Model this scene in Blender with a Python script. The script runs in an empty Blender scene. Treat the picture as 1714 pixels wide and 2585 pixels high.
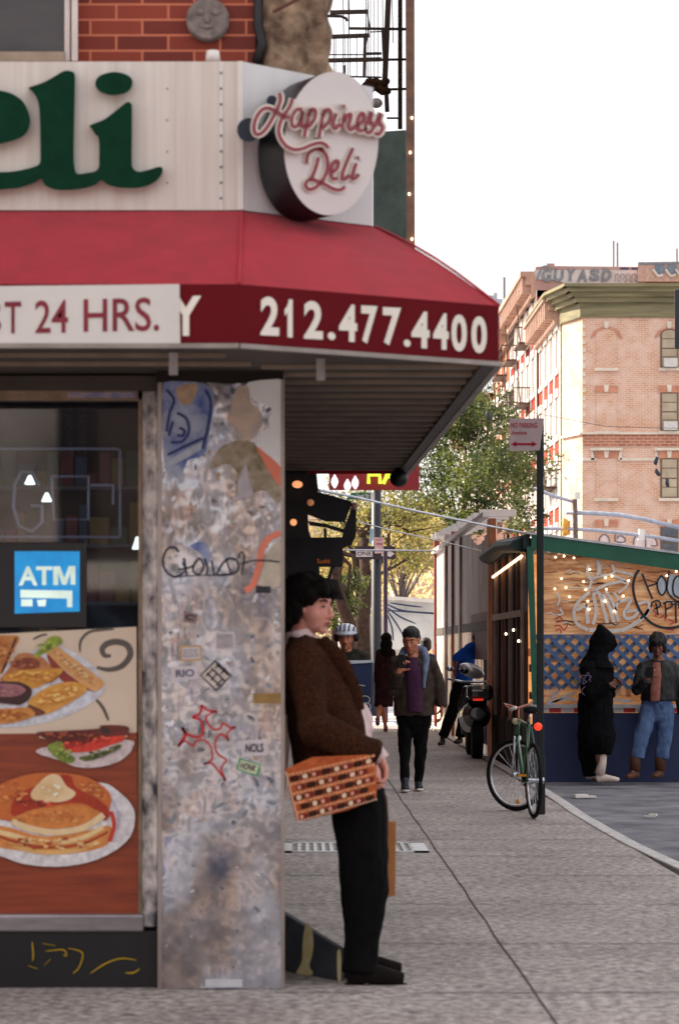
import bpy, bmesh, math, random
from mathutils import Vector, Matrix, noise
random.seed(7)
R = math.radians
SC = bpy.context.scene
COL = SC.collection

# ------------------------------------------------------------------ camera
cam_d = bpy.data.cameras.new("camera"); cam = bpy.data.objects.new("camera", cam_d); COL.objects.link(cam)
cam.location = (0, 0, 1.48); cam.rotation_euler = (R(90), 0, 0)
cam_d.sensor_fit = 'VERTICAL'; cam_d.sensor_height = 36.0; cam_d.lens = 84.95
cam_d.shift_y = 0.1356; cam_d.shift_x = 0.0398
cam_d.clip_start = 0.1; cam_d.clip_end = 2000
cam_d.dof.use_dof = True; cam_d.dof.focus_distance = 30.0; cam_d.dof.aperture_fstop = 4.8
SC.camera = cam
# ------------------------------------------------------------------ sky and sun
SUN_EL, SUN_AZ = R(36), R(-62)      # azimuth measured from +Y towards +X: the sun stands to the left, beyond the deli
W = bpy.data.worlds.new("World"); SC.world = W; W.use_nodes = True
nt = W.node_tree; nt.nodes.clear()
sky = nt.nodes.new('ShaderNodeTexSky'); sky.sky_type = 'NISHITA'; sky.sun_disc = False
sky.sun_elevation = SUN_EL; sky.sun_rotation = SUN_AZ; sky.air_density = 1.0; sky.dust_density = 4.0; sky.ozone_density = 1.0
hz = nt.nodes.new('ShaderNodeMix'); hz.data_type = 'RGBA'; hz.inputs[0].default_value = 0.8
hz.inputs[7].default_value = (6.6, 6.35, 6.3, 1)                     # thin high cloud veils the blue
nt.links.new(sky.outputs[0], hz.inputs[6])
bg = nt.nodes.new('ShaderNodeBackground'); bg.inputs[1].default_value = 0.085
wo = nt.nodes.new('ShaderNodeOutputWorld')
nt.links.new(hz.outputs[2], bg.inputs[0]); nt.links.new(bg.outputs[0], wo.inputs[0])
sd = bpy.data.lights.new("sun", 'SUN'); so = bpy.data.objects.new("sun", sd); COL.objects.link(so)
sd.energy = 4.6; sd.angle = R(0.6); sd.color = (1.0, 0.9, 0.76)
dv = Vector((math.sin(SUN_AZ) * math.cos(SUN_EL), math.cos(SUN_AZ) * math.cos(SUN_EL), math.sin(SUN_EL)))
so.rotation_euler = dv.to_track_quat('Z', 'Y').to_euler(); so.location = (-30, 10, 40)
SC.view_settings.view_transform = 'Standard'; SC.view_settings.look = 'None'
SC.view_settings.exposure = 1.35; SC.view_settings.gamma = 1.0

# ------------------------------------------------------------------ helpers
K = 5580.4
CAMP = Vector((0, 0, 1.48))
def P(x, y, Y): return Vector(((x - 690) * Y / K, Y, 1.48 + (1503 - y) * Y / K))
def X_(x, Y): return (x - 690) * Y / K
def Z_(y, Y): return 1.48 + (1503 - y) * Y / K
def front(Y0): return lambda x, y, t=0.0: P(x, y, Y0 - t)
def slant(p0, n):
    p0 = Vector(p0); n = Vector(n).normalized()
    def f(x, y, t=0.0):
        d = Vector(((x - 690) / K, 1, (1503 - y) / K)); q = p0 + n * t
        return CAMP + d * (n.dot(q - CAMP) / n.dot(d))
    return f
def crop(ox, oy, s, f):            # points read off an enlarged piece of the photograph
    return lambda x, y, t=0.0: f((ox + x * s) / 1.0931, (oy + y * s) / 1.0931, t)

def S(r, g, b):                    # sRGB 0..255 -> linear
    return tuple(((c / 255) / 12.92 if c / 255 <= .04045 else ((c / 255 + .055) / 1.055) ** 2.4) for c in (r, g, b))
MATS = {}
def M(name, col, rough=.6, metal=0.0, var=.18, vs=6.0, bump=0.0, bs=60.0, col2=None, stretch=(1, 1, 1),
      emit=0.0, alpha=1.0, trans=0.0, detail=4, contrast=1.0, coat=0.0, sheen=0.0, sss=0.0):
    if name in MATS: return MATS[name]
    m = bpy.data.materials.new(name); m.use_nodes = True; N = m.node_tree; b = N.nodes['Principled BSDF']
    tc = N.nodes.new('ShaderNodeTexCoord'); mp = N.nodes.new('ShaderNodeMapping'); mp.inputs['Scale'].default_value = stretch
    N.links.new(tc.outputs['Object'], mp.inputs[0])
    nz = N.nodes.new('ShaderNodeTexNoise'); nz.inputs['Scale'].default_value = vs; nz.inputs['Detail'].default_value = detail
    nz.inputs['Roughness'].default_value = .6
    N.links.new(mp.outputs[0], nz.inputs['Vector'])
    rp = N.nodes.new('ShaderNodeValToRGB'); c2 = col2 or tuple(c * (1 - var * 1.6) for c in col)
    c1 = col if col2 else tuple(min(1, c * (1 + var)) for c in col)
    w = .22 / contrast
    rp.color_ramp.elements[0].position = .5 - w; rp.color_ramp.elements[1].position = .5 + w
    rp.color_ramp.elements[0].color = (*c2, 1); rp.color_ramp.elements[1].color = (*c1, 1)
    N.links.new(nz.outputs[0], rp.inputs[0]); N.links.new(rp.outputs[0], b.inputs['Base Color'])
    b.inputs['Roughness'].default_value = rough; b.inputs['Metallic'].default_value = metal
    b.inputs['Coat Weight'].default_value = coat; b.inputs['Sheen Weight'].default_value = sheen
    if sss: b.inputs['Subsurface Weight'].default_value = sss; b.inputs['Subsurface Scale'].default_value = .01
    if rough >= .75: b.inputs['Specular IOR Level'].default_value = .12
    if alpha < 1: b.inputs['Alpha'].default_value = alpha
    if trans: b.inputs['Transmission Weight'].default_value = trans
    if emit: 
        N.links.new(rp.outputs[0], b.inputs['Emission Color']); b.inputs['Emission Strength'].default_value = emit
    if bump:
        n2 = N.nodes.new('ShaderNodeTexNoise'); n2.inputs['Scale'].default_value = bs; n2.inputs['Detail'].default_value = 3
        N.links.new(mp.outputs[0], n2.inputs['Vector'])
        bp = N.nodes.new('ShaderNodeBump'); bp.inputs['Strength'].default_value = bump; bp.inputs['Distance'].default_value = .01
        N.links.new(n2.outputs[0], bp.inputs['Height']); N.links.new(bp.outputs[0], b.inputs['Normal'])
    MATS[name] = m
    return m

class MB:
    def __init__(s): s.v = []; s.f = []; s.m = []; s.mats = []; s.cur = 0; s.X = None
    def mat(s, m):
        if m not in s.mats: s.mats.append(m)
        s.cur = s.mats.index(m); return s
    def add(s, vs, fs):
        o = len(s.v)
        s.v += [(s.X @ Vector(v)) if s.X is not None else Vector(v) for v in vs]
        s.f += [tuple(i + o for i in f) for f in fs]; s.m += [s.cur] * len(fs); return s
    def hexa(s, p):                # 8 points: bottom ring then top ring
        return s.add(p, [(0, 3, 2, 1), (4, 5, 6, 7), (0, 1, 5, 4), (1, 2, 6, 5), (2, 3, 7, 6), (3, 0, 4, 7)])
    def box(s, x0, x1, y0, y1, z0, z1):
        return s.hexa([(x0, y0, z0), (x1, y0, z0), (x1, y1, z0), (x0, y1, z0), (x0, y0, z1), (x1, y0, z1), (x1, y1, z1), (x0, y1, z1)])
    def obox(s, c, sz, rot):
        c = Vector(c); h = Vector(sz) / 2
        return s.hexa([c + rot @ Vector((a * h.x, b * h.y, d * h.z)) for d in (-1, 1) for a, b in ((-1, -1), (1, -1), (1, 1), (-1, 1))])
    def bar(s, a, b, w, h=None, up=(0, 0, 1)):
        a = Vector(a); b = Vector(b); d = b - a; L = d.length; d.normalize(); up = Vector(up)
        if abs(d.dot(up)) > .98: up = Vector((0, 1, 0))
        sx = d.cross(up).normalized(); uz = sx.cross(d); h = h or w
        rot = Matrix((sx, d, uz)).transposed()
        return s.obox((a + b) / 2, (w, L, h), rot)
    def tube(s, pts, rad, n=8, side=None, caps=True):
        pts = [Vector(p) for p in pts]; k = len(pts)
        if not isinstance(rad, (list, tuple)): rad = [rad] * k
        vs = []; fs = []; ref = Vector(side) if side is not None else None; prev = None
        for i, p in enumerate(pts):
            t = (pts[min(i + 1, k - 1)] - pts[max(i - 1, 0)])
            t = t.normalized() if t.length > 1e-9 else Vector((0, 0, 1))
            if ref is not None: a = ref - t * ref.dot(t)
            elif prev is None:
                a = Vector((0, 0, 1)) if abs(t.z) < .9 else Vector((1, 0, 0)); a = a - t * a.dot(t)
            else: a = prev - t * prev.dot(t)
            a.normalize(); prev = a; b = t.cross(a)
            r = rad[i]; ra, rb = r if isinstance(r, (list, tuple)) else (r, r)
            for j in range(n):
                q = 2 * math.pi * j / n; vs.append(p + a * (math.cos(q) * ra) + b * (math.sin(q) * rb))
        for i in range(k - 1):
            for j in range(n):
                fs.append((i * n + j, i * n + (j + 1) % n, (i + 1) * n + (j + 1) % n, (i + 1) * n + j))
        if caps: fs.append(tuple(range(n - 1, -1, -1))); fs.append(tuple((k - 1) * n + j for j in range(n)))
        return s.add(vs, fs)
    def ell(s, c, r, rot=None, n=12, m=8):
        c = Vector(c); vs = []; fs = []
        if not isinstance(r, (list, tuple)): r = (r, r, r)
        rot = rot or Matrix.Identity(3)
        for i in range(1, m):
            a = math.pi * i / m
            for j in range(n):
                q = 2 * math.pi * j / n
                vs.append(c + rot @ Vector((r[0] * math.sin(a) * math.cos(q), r[1] * math.sin(a) * math.sin(q), r[2] * math.cos(a))))
        top = len(vs); vs.append(c + rot @ Vector((0, 0, r[2]))); vs.append(c + rot @ Vector((0, 0, -r[2])))
        for i in range(m - 2):
            for j in range(n): fs.append((i * n + j, (i + 1) * n + j, (i + 1) * n + (j + 1) % n, i * n + (j + 1) % n))
        for j in range(n):
            fs.append((top, j, (j + 1) % n)); fs.append((top + 1, (m - 2) * n + (j + 1) % n, (m - 2) * n + j))
        return s.add(vs, fs)
    def limb(s, pts, rad, n=12, side=None):   # tube with rounded ends
        s.tube(pts, rad, n, side)
        for p, r in ((pts[0], rad[0]), (pts[-1], rad[-1])):
            r = min(r) if isinstance(r, (list, tuple)) else r
            s.ell(p, r * .98, n=n, m=8)
        return s
    def poly(s, pts, f, t0=0.0, t1=None):     # flat shape in a plane, or a slab if t1 given
        k = len(pts)
        if t1 is None: return s.add([f(x, y, t0) for x, y in pts], [tuple(range(k))])
        vs = [f(x, y, t0) for x, y in pts] + [f(x, y, t1) for x, y in pts]
        return s.add(vs, [tuple(range(k)), tuple(range(2 * k - 1, k - 1, -1))] + [(i, (i + 1) % k, k + (i + 1) % k, k + i) for i in range(k)])
    def stroke(s, pts, w, f, t=0.0, thick=0.0, smooth=True, taper=False):
        p = [Vector((a, b)) for a, b in pts]
        if smooth and len(p) > 2:
            q = []
            for i in range(len(p) - 1):
                a, b, c, d = p[max(i - 1, 0)], p[i], p[i + 1], p[min(i + 2, len(p) - 1)]
                for j in range(5):
                    u = j / 5; q.append(.5 * ((2 * b) + (c - a) * u + (2 * a - 5 * b + 4 * c - d) * u * u + (3 * b - a - 3 * c + d) * u ** 3))
            p = q + [p[-1]]
        L = []; Rr = []; n = len(p)
        for i in range(n):
            d = p[min(i + 1, n - 1)] - p[max(i - 1, 0)]
            d = d.normalized() if d.length > 1e-6 else Vector((1, 0))
            nn = Vector((-d.y, d.x)); ww = w / 2 * (1 - .55 * abs(2 * i / (n - 1) - 1) ** 3 if taper else 1)
            L.append(p[i] + nn * ww); Rr.append(p[i] - nn * ww)
        vs = [f(a.x, a.y, t) for a in L] + [f(a.x, a.y, t) for a in Rr]
        fs = [(i, i + 1, n + i + 1, n + i) for i in range(n - 1)]
        s.add(vs, fs)
        if thick:
            vb = [f(a.x, a.y, t - thick) for a in L] + [f(a.x, a.y, t - thick) for a in Rr]
            o = 2 * n
            s.add(vs + vb, [(i, o + i, o + i + 1, i + 1) for i in range(n - 1)] + [(n + i, n + i + 1, o + n + i + 1, o + n + i) for i in range(n - 1)] + [(0, n, o + n, o), (n - 1, o + n - 1, o + 2 * n - 1, 2 * n - 1)])
        return s
    def text(s, string, quad, f, t=0.0, bold=0.0, thick=0.0):
        vs, fs = text2d(string, bold)
        (ax, ay), (bx, by), (cx, cy), (dx, dy) = quad      # bottom-left, bottom-right, top-right, top-left
        def mp(u, v, tt):
            x = (ax * (1 - u) + bx * u) * (1 - v) + (dx * (1 - u) + cx * u) * v
            y = (ay * (1 - u) + by * u) * (1 - v) + (dy * (1 - u) + cy * u) * v
            return f(x, y, tt)
        s.add([mp(u, v, t) for u, v in vs], fs); return s
    def build(s, name, mat=None, parent=None, smooth=False, loc=None, bevel=0.0, crease=True):
        me = bpy.data.meshes.new(name)
        o = bpy.data.objects.new(name, me); COL.objects.link(o)
        org = Vector((0, 0, 0))
        if parent is not None:
            o.parent = parent; p = parent
            while p is not None: org += p.location; p = p.parent
        elif loc is not None: o.location = loc; org = Vector(loc)
        me.from_pydata([v - org for v in s.v], [], s.f)
        ms = s.mats if s.mats else [mat]
        if not s.mats and mat is None: ms = [M('default', (.5, .5, .5))]
        for m in ms: me.materials.append(m)
        if s.mats: me.polygons.foreach_set('material_index', s.m)
        bm = bmesh.new(); bm.from_mesh(me)
        bmesh.ops.remove_doubles(bm, verts=bm.verts, dist=1e-6) if False else None
        bmesh.ops.recalc_face_normals(bm, faces=bm.faces)
        bm.to_mesh(me); bm.free()
        if smooth:
            me.polygons.foreach_set('use_smooth', [True] * len(me.polygons))
        if bevel:
            bv = o.modifiers.new('bevel', 'BEVEL'); bv.width = bevel; bv.segments = 2; bv.limit_method = 'ANGLE'
        me.update()
        return o

_T = {}
def text2d(string, bold=0.0):
    k = (string, bold)
    if k in _T: return _T[k]
    cu = bpy.data.curves.new('t', 'FONT'); cu.body = string; cu.size = 1; cu.offset = bold; cu.resolution_u = 4
    o = bpy.data.objects.new('t', cu); COL.objects.link(o)
    me = bpy.data.meshes.new_from_object(o.evaluated_get(bpy.context.evaluated_depsgraph_get()))
    vs = [(v.co.x, v.co.y) for v in me.vertices]; fs = [tuple(p.vertices) for p in me.polygons]
    bpy.data.objects.remove(o); bpy.data.meshes.remove(me); bpy.data.curves.remove(cu)
    x0 = min(v[0] for v in vs); x1 = max(v[0] for v in vs); y0 = min(v[1] for v in vs); y1 = max(v[1] for v in vs)
    _T[k] = ([((x - x0) / (x1 - x0), (y - y0) / (y1 - y0)) for x, y in vs], fs)
    return _T[k]

_T[('1', 0)] = ([(.34, 0), (.78, 0), (.78, 1), (.46, 1), (.40, .90), (.28, .80), (.10, .73), (.10, .55), (.24, .60), (.34, .66)], [tuple(range(10))])
for _k in ('1',): _T[(_k, .035)] = _T[('1', 0)]
_M = ([(0, 0), (.22, 0), (.22, .62), (.40, 0), (.60, 0), (.78, .62), (.78, 0), (1, 0), (1, 1), (.70, 1), (.5, .36), (.30, 1), (0, 1)], [(0, 1, 2, 11, 12), (2, 3, 10, 11), (3, 4, 10), (4, 5, 9, 10), (5, 6, 7, 8, 9)])
_T[('M', 0)] = _M
def tag(o, label=None, cat=None, group=None, kind=None):
    if label: o['label'] = label
    if cat: o['category'] = cat
    if group: o['group'] = group
    if kind: o['kind'] = kind
    return o
def thing(name, label, cat, loc=(0, 0, 0), group=None):
    o = bpy.data.objects.new(name, None); COL.objects.link(o); o.location = loc; o.empty_display_size = .1
    return tag(o, label, cat, group)
def remesh(mb, name, mat, parent, vox=.008, smooth=3, disp=0.0, dscale=12, dseed=0.0):
    tmp = MB(); tmp.v = mb.v; tmp.f = mb.f; tmp.m = [0] * len(mb.f)
    o = tmp.build(name, mat, parent)
    r = o.modifiers.new('r', 'REMESH'); r.mode = 'VOXEL'; r.voxel_size = vox; r.use_smooth_shade = True
    if smooth:
        sm = o.modifiers.new('s', 'SMOOTH'); sm.iterations = smooth; sm.factor = .6
    bpy.context.view_layer.update()
    dg = bpy.context.evaluated_depsgraph_get()
    me = bpy.data.meshes.new_from_object(o.evaluated_get(dg)); o.modifiers.clear()
    old = o.data; o.data = me; bpy.data.meshes.remove(old); me.name = name
    if not me.materials: me.materials.append(mat)
    else: me.materials[0] = mat
    if disp:
        ns = [v.normal.copy() for v in me.vertices]
        for v, nn in zip(me.vertices, ns):
            c = v.co * dscale; c = Vector((c.x, c.y, c.z * .55 + dseed))
            v.co += nn * disp * (noise.noise(c) + .5 * noise.noise(c * 2.3))
    me.polygons.foreach_set('use_smooth', [True] * len(me.polygons)); me.update()
    return o

# ------------------------------------------------------------------ special materials
def sidewalk_mat():
    m = bpy.data.materials.new('pavement'); m.use_nodes = True; N = m.node_tree; b = N.nodes['Principled BSDF']; L = N.links
    tc = N.nodes.new('ShaderNodeTexCoord')
    def noise_(scale, det=4, rough=.6):
        n = N.nodes.new('ShaderNodeTexNoise'); n.inputs['Scale'].default_value = scale; n.inputs['Detail'].default_value = det
        n.inputs['Roughness'].default_value = rough; L.new(tc.outputs['Object'], n.inputs['Vector']); return n
    a = noise_(19, 6, .7); c = noise_(.9, 6, .65); d = noise_(90, 2)
    r1 = N.nodes.new('ShaderNodeValToRGB'); r1.color_ramp.elements[0].position = .42; r1.color_ramp.elements[1].position = .60
    r1.color_ramp.elements[0].color = (*S(132, 122, 118), 1); r1.color_ramp.elements[1].color = (*S(204, 194, 188), 1)
    L.new(a.outputs[0], r1.inputs[0])
    r2 = N.nodes.new('ShaderNodeValToRGB'); r2.color_ramp.elements[0].position = .3; r2.color_ramp.elements[1].position = .65
    r2.color_ramp.elements[0].color = (.6, .58, .58, 1); r2.color_ramp.elements[1].color = (1.0, 1.0, 1.0, 1)
    L.new(c.outputs[0], r2.inputs[0])
    mx = N.nodes.new('ShaderNodeMix'); mx.data_type = 'RGBA'; mx.blend_type = 'MULTIPLY'; mx.inputs[0].default_value = 1
    L.new(r1.outputs[0], mx.inputs[6]); L.new(r2.outputs[0], mx.inputs[7])
    # gum spots
    vo = N.nodes.new('ShaderNodeTexVoronoi'); vo.inputs['Scale'].default_value = 3.2; L.new(tc.outputs['Object'], vo.inputs['Vector'])
    lt = N.nodes.new('ShaderNodeMath'); lt.operation = 'LESS_THAN'; lt.inputs[1].default_value = .09; L.new(vo.outputs['Distance'], lt.inputs[0])
    m2 = N.nodes.new('ShaderNodeMix'); m2.data_type = 'RGBA'; L.new(lt.outputs[0], m2.inputs[0]); L.new(mx.outputs[2], m2.inputs[6])
    m2.inputs[7].default_value = (*S(92, 84, 84), 1)
    L.new(m2.outputs[2], b.inputs['Base Color']); b.inputs['Roughness'].default_value = .75
    bp = N.nodes.new('ShaderNodeBump'); bp.inputs['Strength'].default_value = .35; bp.inputs['Distance'].default_value = .01
    L.new(a.outputs[0], bp.inputs['Height']); L.new(bp.outputs[0], b.inputs['Normal'])
    return m
def brick_mat(name, c1, c2, mortar, scale=1.0, bw=.21, bh=.072, rot=None, msize=.012, var=.5, wash=None):
    m = bpy.data.materials.new(name); m.use_nodes = True; N = m.node_tree; b = N.nodes['Principled BSDF']; L = N.links
    tc = N.nodes.new('ShaderNodeTexCoord'); mp = N.nodes.new('ShaderNodeMapping'); mp.inputs['Rotation'].default_value = rot or (R(90), 0, 0)
    L.new(tc.outputs['Object'], mp.inputs[0])
    bt = N.nodes.new('ShaderNodeTexBrick'); bt.inputs['Scale'].default_value = scale; bt.inputs['Brick Width'].default_value = bw
    bt.inputs['Row Height'].default_value = bh; bt.inputs['Mortar Size'].default_value = msize; bt.inputs['Mortar Smooth'].default_value = .2
    bt.inputs['Color1'].default_value = (*c1, 1); bt.inputs['Color2'].default_value = (*c2, 1); bt.inputs['Mortar'].default_value = (*mortar, 1)
    bt.inputs['Bias'].default_value = 0
    L.new(mp.outputs[0], bt.inputs['Vector'])
    nz = N.nodes.new('ShaderNodeTexNoise'); nz.inputs['Scale'].default_value = 1.3; nz.inputs['Detail'].default_value = 6
    L.new(tc.outputs['Object'], nz.inputs['Vector'])
    rp = N.nodes.new('ShaderNodeValToRGB'); rp.color_ramp.elements[0].position = .35; rp.color_ramp.elements[1].position = .7
    L.new(nz.outputs[0], rp.inputs[0])
    mx = N.nodes.new('ShaderNodeMix'); mx.data_type = 'RGBA'
    if wash:
        mm = N.nodes.new('ShaderNodeMath'); mm.operation = 'MULTIPLY'; mm.inputs[1].default_value = var; L.new(rp.outputs[0], mm.inputs[0])
        L.new(mm.outputs[0], mx.inputs[0]); mx.inputs[7].default_value = (*wash, 1)
    else:
        mx.blend_type = 'MULTIPLY'; mx.inputs[0].default_value = var; L.new(rp.outputs[0], mx.inputs[7])
    L.new(bt.outputs['Color'], mx.inputs[6]); L.new(mx.outputs[2], b.inputs['Base Color'])
    b.inputs['Roughness'].default_value = .85
    bp = N.nodes.new('ShaderNodeBump'); bp.inputs['Strength'].default_value = .5; bp.inputs['Distance'].default_value = .02; bp.invert = True
    L.new(bt.outputs['Fac'], bp.inputs['Height']); L.new(bp.outputs[0], b.inputs['Normal'])
    return m
def steel_mat():                    # stainless cladding: scuffed, dented, with cloudy grime
    m = bpy.data.materials.new('scuffed_steel'); m.use_nodes = True; N = m.node_tree; b = N.nodes['Principled BSDF']; L = N.links
    tc = N.nodes.new('ShaderNodeTexCoord')
    def nz(scale, det, st=(1, 1, 1), dist=0):
        mp = N.nodes.new('ShaderNodeMapping'); mp.inputs['Scale'].default_value = st; L.new(tc.outputs['Object'], mp.inputs[0])
        n = N.nodes.new('ShaderNodeTexNoise'); n.inputs['Scale'].default_value = scale; n.inputs['Detail'].default_value = det
        n.inputs['Distortion'].default_value = dist
        L.new(mp.outputs[0], n.inputs['Vector']); return n
    a = nz(5.0, 12, (1, 1, .5), .2); r = N.nodes.new('ShaderNodeValToRGB'); e = r.color_ramp.elements
    e[0].position = .30; e[0].color = (*S(142, 146, 162), 1); e[1].position = .70; e[1].color = (*S(238, 238, 242), 1)
    k = e.new(.46); k.color = (*S(204, 196, 192), 1); k = e.new(.55); k.color = (*S(220, 222, 228), 1)
    L.new(a.outputs[0], r.inputs[0])
    c = nz(3.3, 5); r2 = N.nodes.new('ShaderNodeValToRGB'); r2.color_ramp.elements[0].position = .4; r2.color_ramp.elements[1].position = .62
    r2.color_ramp.elements[0].color = (*S(216, 202, 194), 1); r2.color_ramp.elements[1].color = (*S(214, 222, 236), 1)
    L.new(c.outputs[0], r2.inputs[0])
    mx = N.nodes.new('ShaderNodeMix'); mx.data_type = 'RGBA'; mx.blend_type = 'MULTIPLY'; mx.inputs[0].default_value = .75
    L.new(r.outputs[0], mx.inputs[6]); L.new(r2.outputs[0], mx.inputs[7]); L.new(mx.outputs[2], b.inputs['Base Color'])
    b.inputs['Metallic'].default_value = .8
    d = nz(11, 5); mr = N.nodes.new('ShaderNodeMapRange'); mr.inputs['To Min'].default_value = .06; mr.inputs['To Max'].default_value = .34
    L.new(d.outputs[0], mr.inputs[0]); L.new(mr.outputs[0], b.inputs['Roughness'])
    g = nz(3.4, 3, (1.3, 1, .9)); bp = N.nodes.new('ShaderNodeBump'); bp.inputs['Strength'].default_value = .42; bp.inputs['Distance'].default_value = .12
    g2 = nz(13, 2, (1, 1, .7)); bp2 = N.nodes.new('ShaderNodeBump'); bp2.inputs['Strength'].default_value = .17; bp2.inputs['Distance'].default_value = .03
    L.new(g.outputs[0], bp.inputs['Height']); L.new(g2.outputs[0], bp2.inputs['Height']); L.new(bp.outputs[0], bp2.inputs['Normal']); L.new(bp2.outputs[0], b.inputs['Normal'])
    return m
def leaf_mat(name, c1, c2, tr=.45):
    m = bpy.data.materials.new(name); m.use_nodes = True; N = m.node_tree; b = N.nodes['Principled BSDF']; L = N.links
    tc = N.nodes.new('ShaderNodeTexCoord'); n = N.nodes.new('ShaderNodeTexNoise'); n.inputs['Scale'].default_value = 1.3; n.inputs['Detail'].default_value = 5
    L.new(tc.outputs['Object'], n.inputs['Vector'])
    r = N.nodes.new('ShaderNodeValToRGB'); r.color_ramp.elements[0].position = .38; r.color_ramp.elements[1].position = .62
    r.color_ramp.elements[0].color = (*c1, 1); r.color_ramp.elements[1].color = (*c2, 1); L.new(n.outputs[0], r.inputs[0])
    L.new(r.outputs[0], b.inputs['Base Color']); b.inputs['Roughness'].default_value = .6
    t = N.nodes.new('ShaderNodeBsdfTranslucent'); L.new(r.outputs[0], t.inputs[0])
    mx = N.nodes.new('ShaderNodeMixShader'); mx.inputs[0].default_value = tr
    L.new(b.outputs[0], mx.inputs[1]); L.new(t.outputs[0], mx.inputs[2]); L.new(mx.outputs[0], N.nodes['Material Output'].inputs[0])
    return m
def glass_mat(name, tint=(1, 1, 1), clear=.8, rough=.03):
    m = bpy.data.materials.new(name); m.use_nodes = True; N = m.node_tree; L = N.links; N.nodes.remove(N.nodes['Principled BSDF'])
    t = N.nodes.new('ShaderNodeBsdfTransparent'); t.inputs[0].default_value = (*tint, 1)
    g = N.nodes.new('ShaderNodeBsdfGlossy'); g.inputs['Roughness'].default_value = rough
    fr = N.nodes.new('ShaderNodeFresnel'); fr.inputs[0].default_value = 1.5
    mt = N.nodes.new('ShaderNodeMath'); mt.operation = 'MULTIPLY_ADD'; mt.inputs[1].default_value = 1; mt.inputs[2].default_value = 1 - clear
    mt.use_clamp = True
    L.new(fr.outputs[0], mt.inputs[0]); mx = N.nodes.new('ShaderNodeMixShader'); L.new(mt.outputs[0], mx.inputs[0])
    L.new(t.outputs[0], mx.inputs[1]); L.new(g.outputs[0], mx.inputs[2]); L.new(mx.outputs[0], N.nodes['Material Output'].inputs[0])
    return m

BLACK = M('black_paint', S(18, 17, 18), .5, var=.3, vs=4)
DARKM = M('dark_metal', S(36, 34, 36), .45, .3)
STEEL = steel_mat()
TRIM = M('brushed_trim', S(170, 166, 166), .4, .5, vs=12, stretch=(4, 4, .6))
WHITEP = M('white_paint', S(224, 218, 212), .5, var=.06, vs=3)

# ------------------------------------------------------------------ ground
b = MB(); b.box(-60, 2.5, -30, 48, -.6, 0)
o = b.build('sidewalk', sidewalk_mat()); tag(o, 'grey speckled concrete pavement running along the shopfronts', kind='structure')
jm = M('joint_dirt', S(84, 76, 74), .9)
b = MB()
random.seed(3)
for x in (1.02,):
    pts = []; y = 9.0
    while y < 30: pts.append((x + random.uniform(-.006, .006), y)); y += .6
    for (xa, ya), (xb, yb) in zip(pts, pts[1:]):
        b.add([(xa - .0045, ya, .004), (xa + .0045, ya, .004), (xb + .0045, yb, .004), (xb - .0045, yb, .004)], [(0, 1, 2, 3)])
for y in (10.45, 12.2, 14.1, 15.9, 17.4, 18.9, 20.6, 22.3, 24, 25.8, 27.5, 29.3, 31.2, 33.5, 36, 39):
    for i in range(12):
        xa = -.1 + i * .215; xb = xa + .215
        if random.random() < .12: continue
        h = .008 if y > 15 else .006
        b.add([(xa, y - h, .004), (xb, y - h, .004), (xb, y + h, .004), (xa, y + h, .004)], [(0, 1, 2, 3)])
tag(b.build('pavement_joints', jm), 'thin dark joints scored in the grey pavement', kind='structure')
asph = M('asphalt', S(152, 150, 156), .85, var=.25, vs=2.5, bump=.5, bs=70, col2=S(92, 92, 100), detail=8)
b = MB(); b.box(2.62, 400, -30, 700, -.7, -.085); b.box(-400, 2.62, 48, 700, -.7, -.085)
tag(b.build('road', asph), 'dark patchy asphalt street beyond the kerb', kind='structure')
b = MB()                                          # steel faced kerb, a little uneven, rounding to the right near the camera
kx = [(2.74, 15.0), (2.66, 17), (2.61, 18.5), (2.60, 20), (2.60, 22), (2.64, 24), (2.67, 27), (2.67, 48)]
kx = [(6.0, 11.2), (4.4, 12.0), (3.3, 13.2)] + kx
for (xa, ya), (xb, yb) in zip(kx, kx[1:]):
    w = .13
    b.hexa([(xa - w, ya, -.5), (xa, ya, -.5), (xb, yb, -.5), (xb - w, yb, -.5), (xa - w, ya, .012), (xa, ya, .006), (xb, yb, .006), (xb - w, yb, .012)])
tag(b.build('kerb', M('kerb_stone', S(196, 192, 190), .6, var=.25, vs=9, bump=.3), bevel=.012), 'pale worn kerb between pavement and road', kind='structure')
b = MB()
for i in range(7):
    y = 49.5 + i * 0.0; x = -3.5 + i * 1.0
    b.add([(x, 49, -.078), (x + .55, 49, -.078), (x + .55, 52.5, -.078), (x, 52.5, -.078)], [(0, 1, 2, 3)])
for i in range(6):
    y = 54 + i * 1.15
    b.add([(-2, y, -.078), (12, y, -.078), (12, y + .6, -.078), (-2, y + .6, -.078)], [(0, 1, 2, 3)])
tag(b.build('crosswalk', M('road_paint', S(226, 224, 220), .7, var=.15, vs=5)), 'white painted crossing stripes on the far road', kind='structure')

# grate set in the pavement
g = thing('sidewalk_grate', 'bright steel ventilation grate set flush in the pavement behind the leaning man', 'grate', (0, 18.1, 0))
b = MB(); x0, x1, y0, y1 = -.11, .955, 17.7, 18.55
for (a1, a2, c1, c2) in ((x0, x1, y0, y0 + .05), (x0, x1, y1 - .05, y1), (x0, x0 + .06, y0, y1), (x1 - .11, x1, y0, y1)): b.box(a1, a2, c1, c2, .0, .012)
b.build('frame', M('grate_steel', S(214, 214, 214), .35, .4), g)
b = MB(); x = x0 + .1
while x < x1 - .12: b.box(x, x + .028, y0 + .05, y1 - .05, .0, .009); x += .06
b.build('bar', M('grate_bar', S(190, 190, 192), .35, .5), g)

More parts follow.
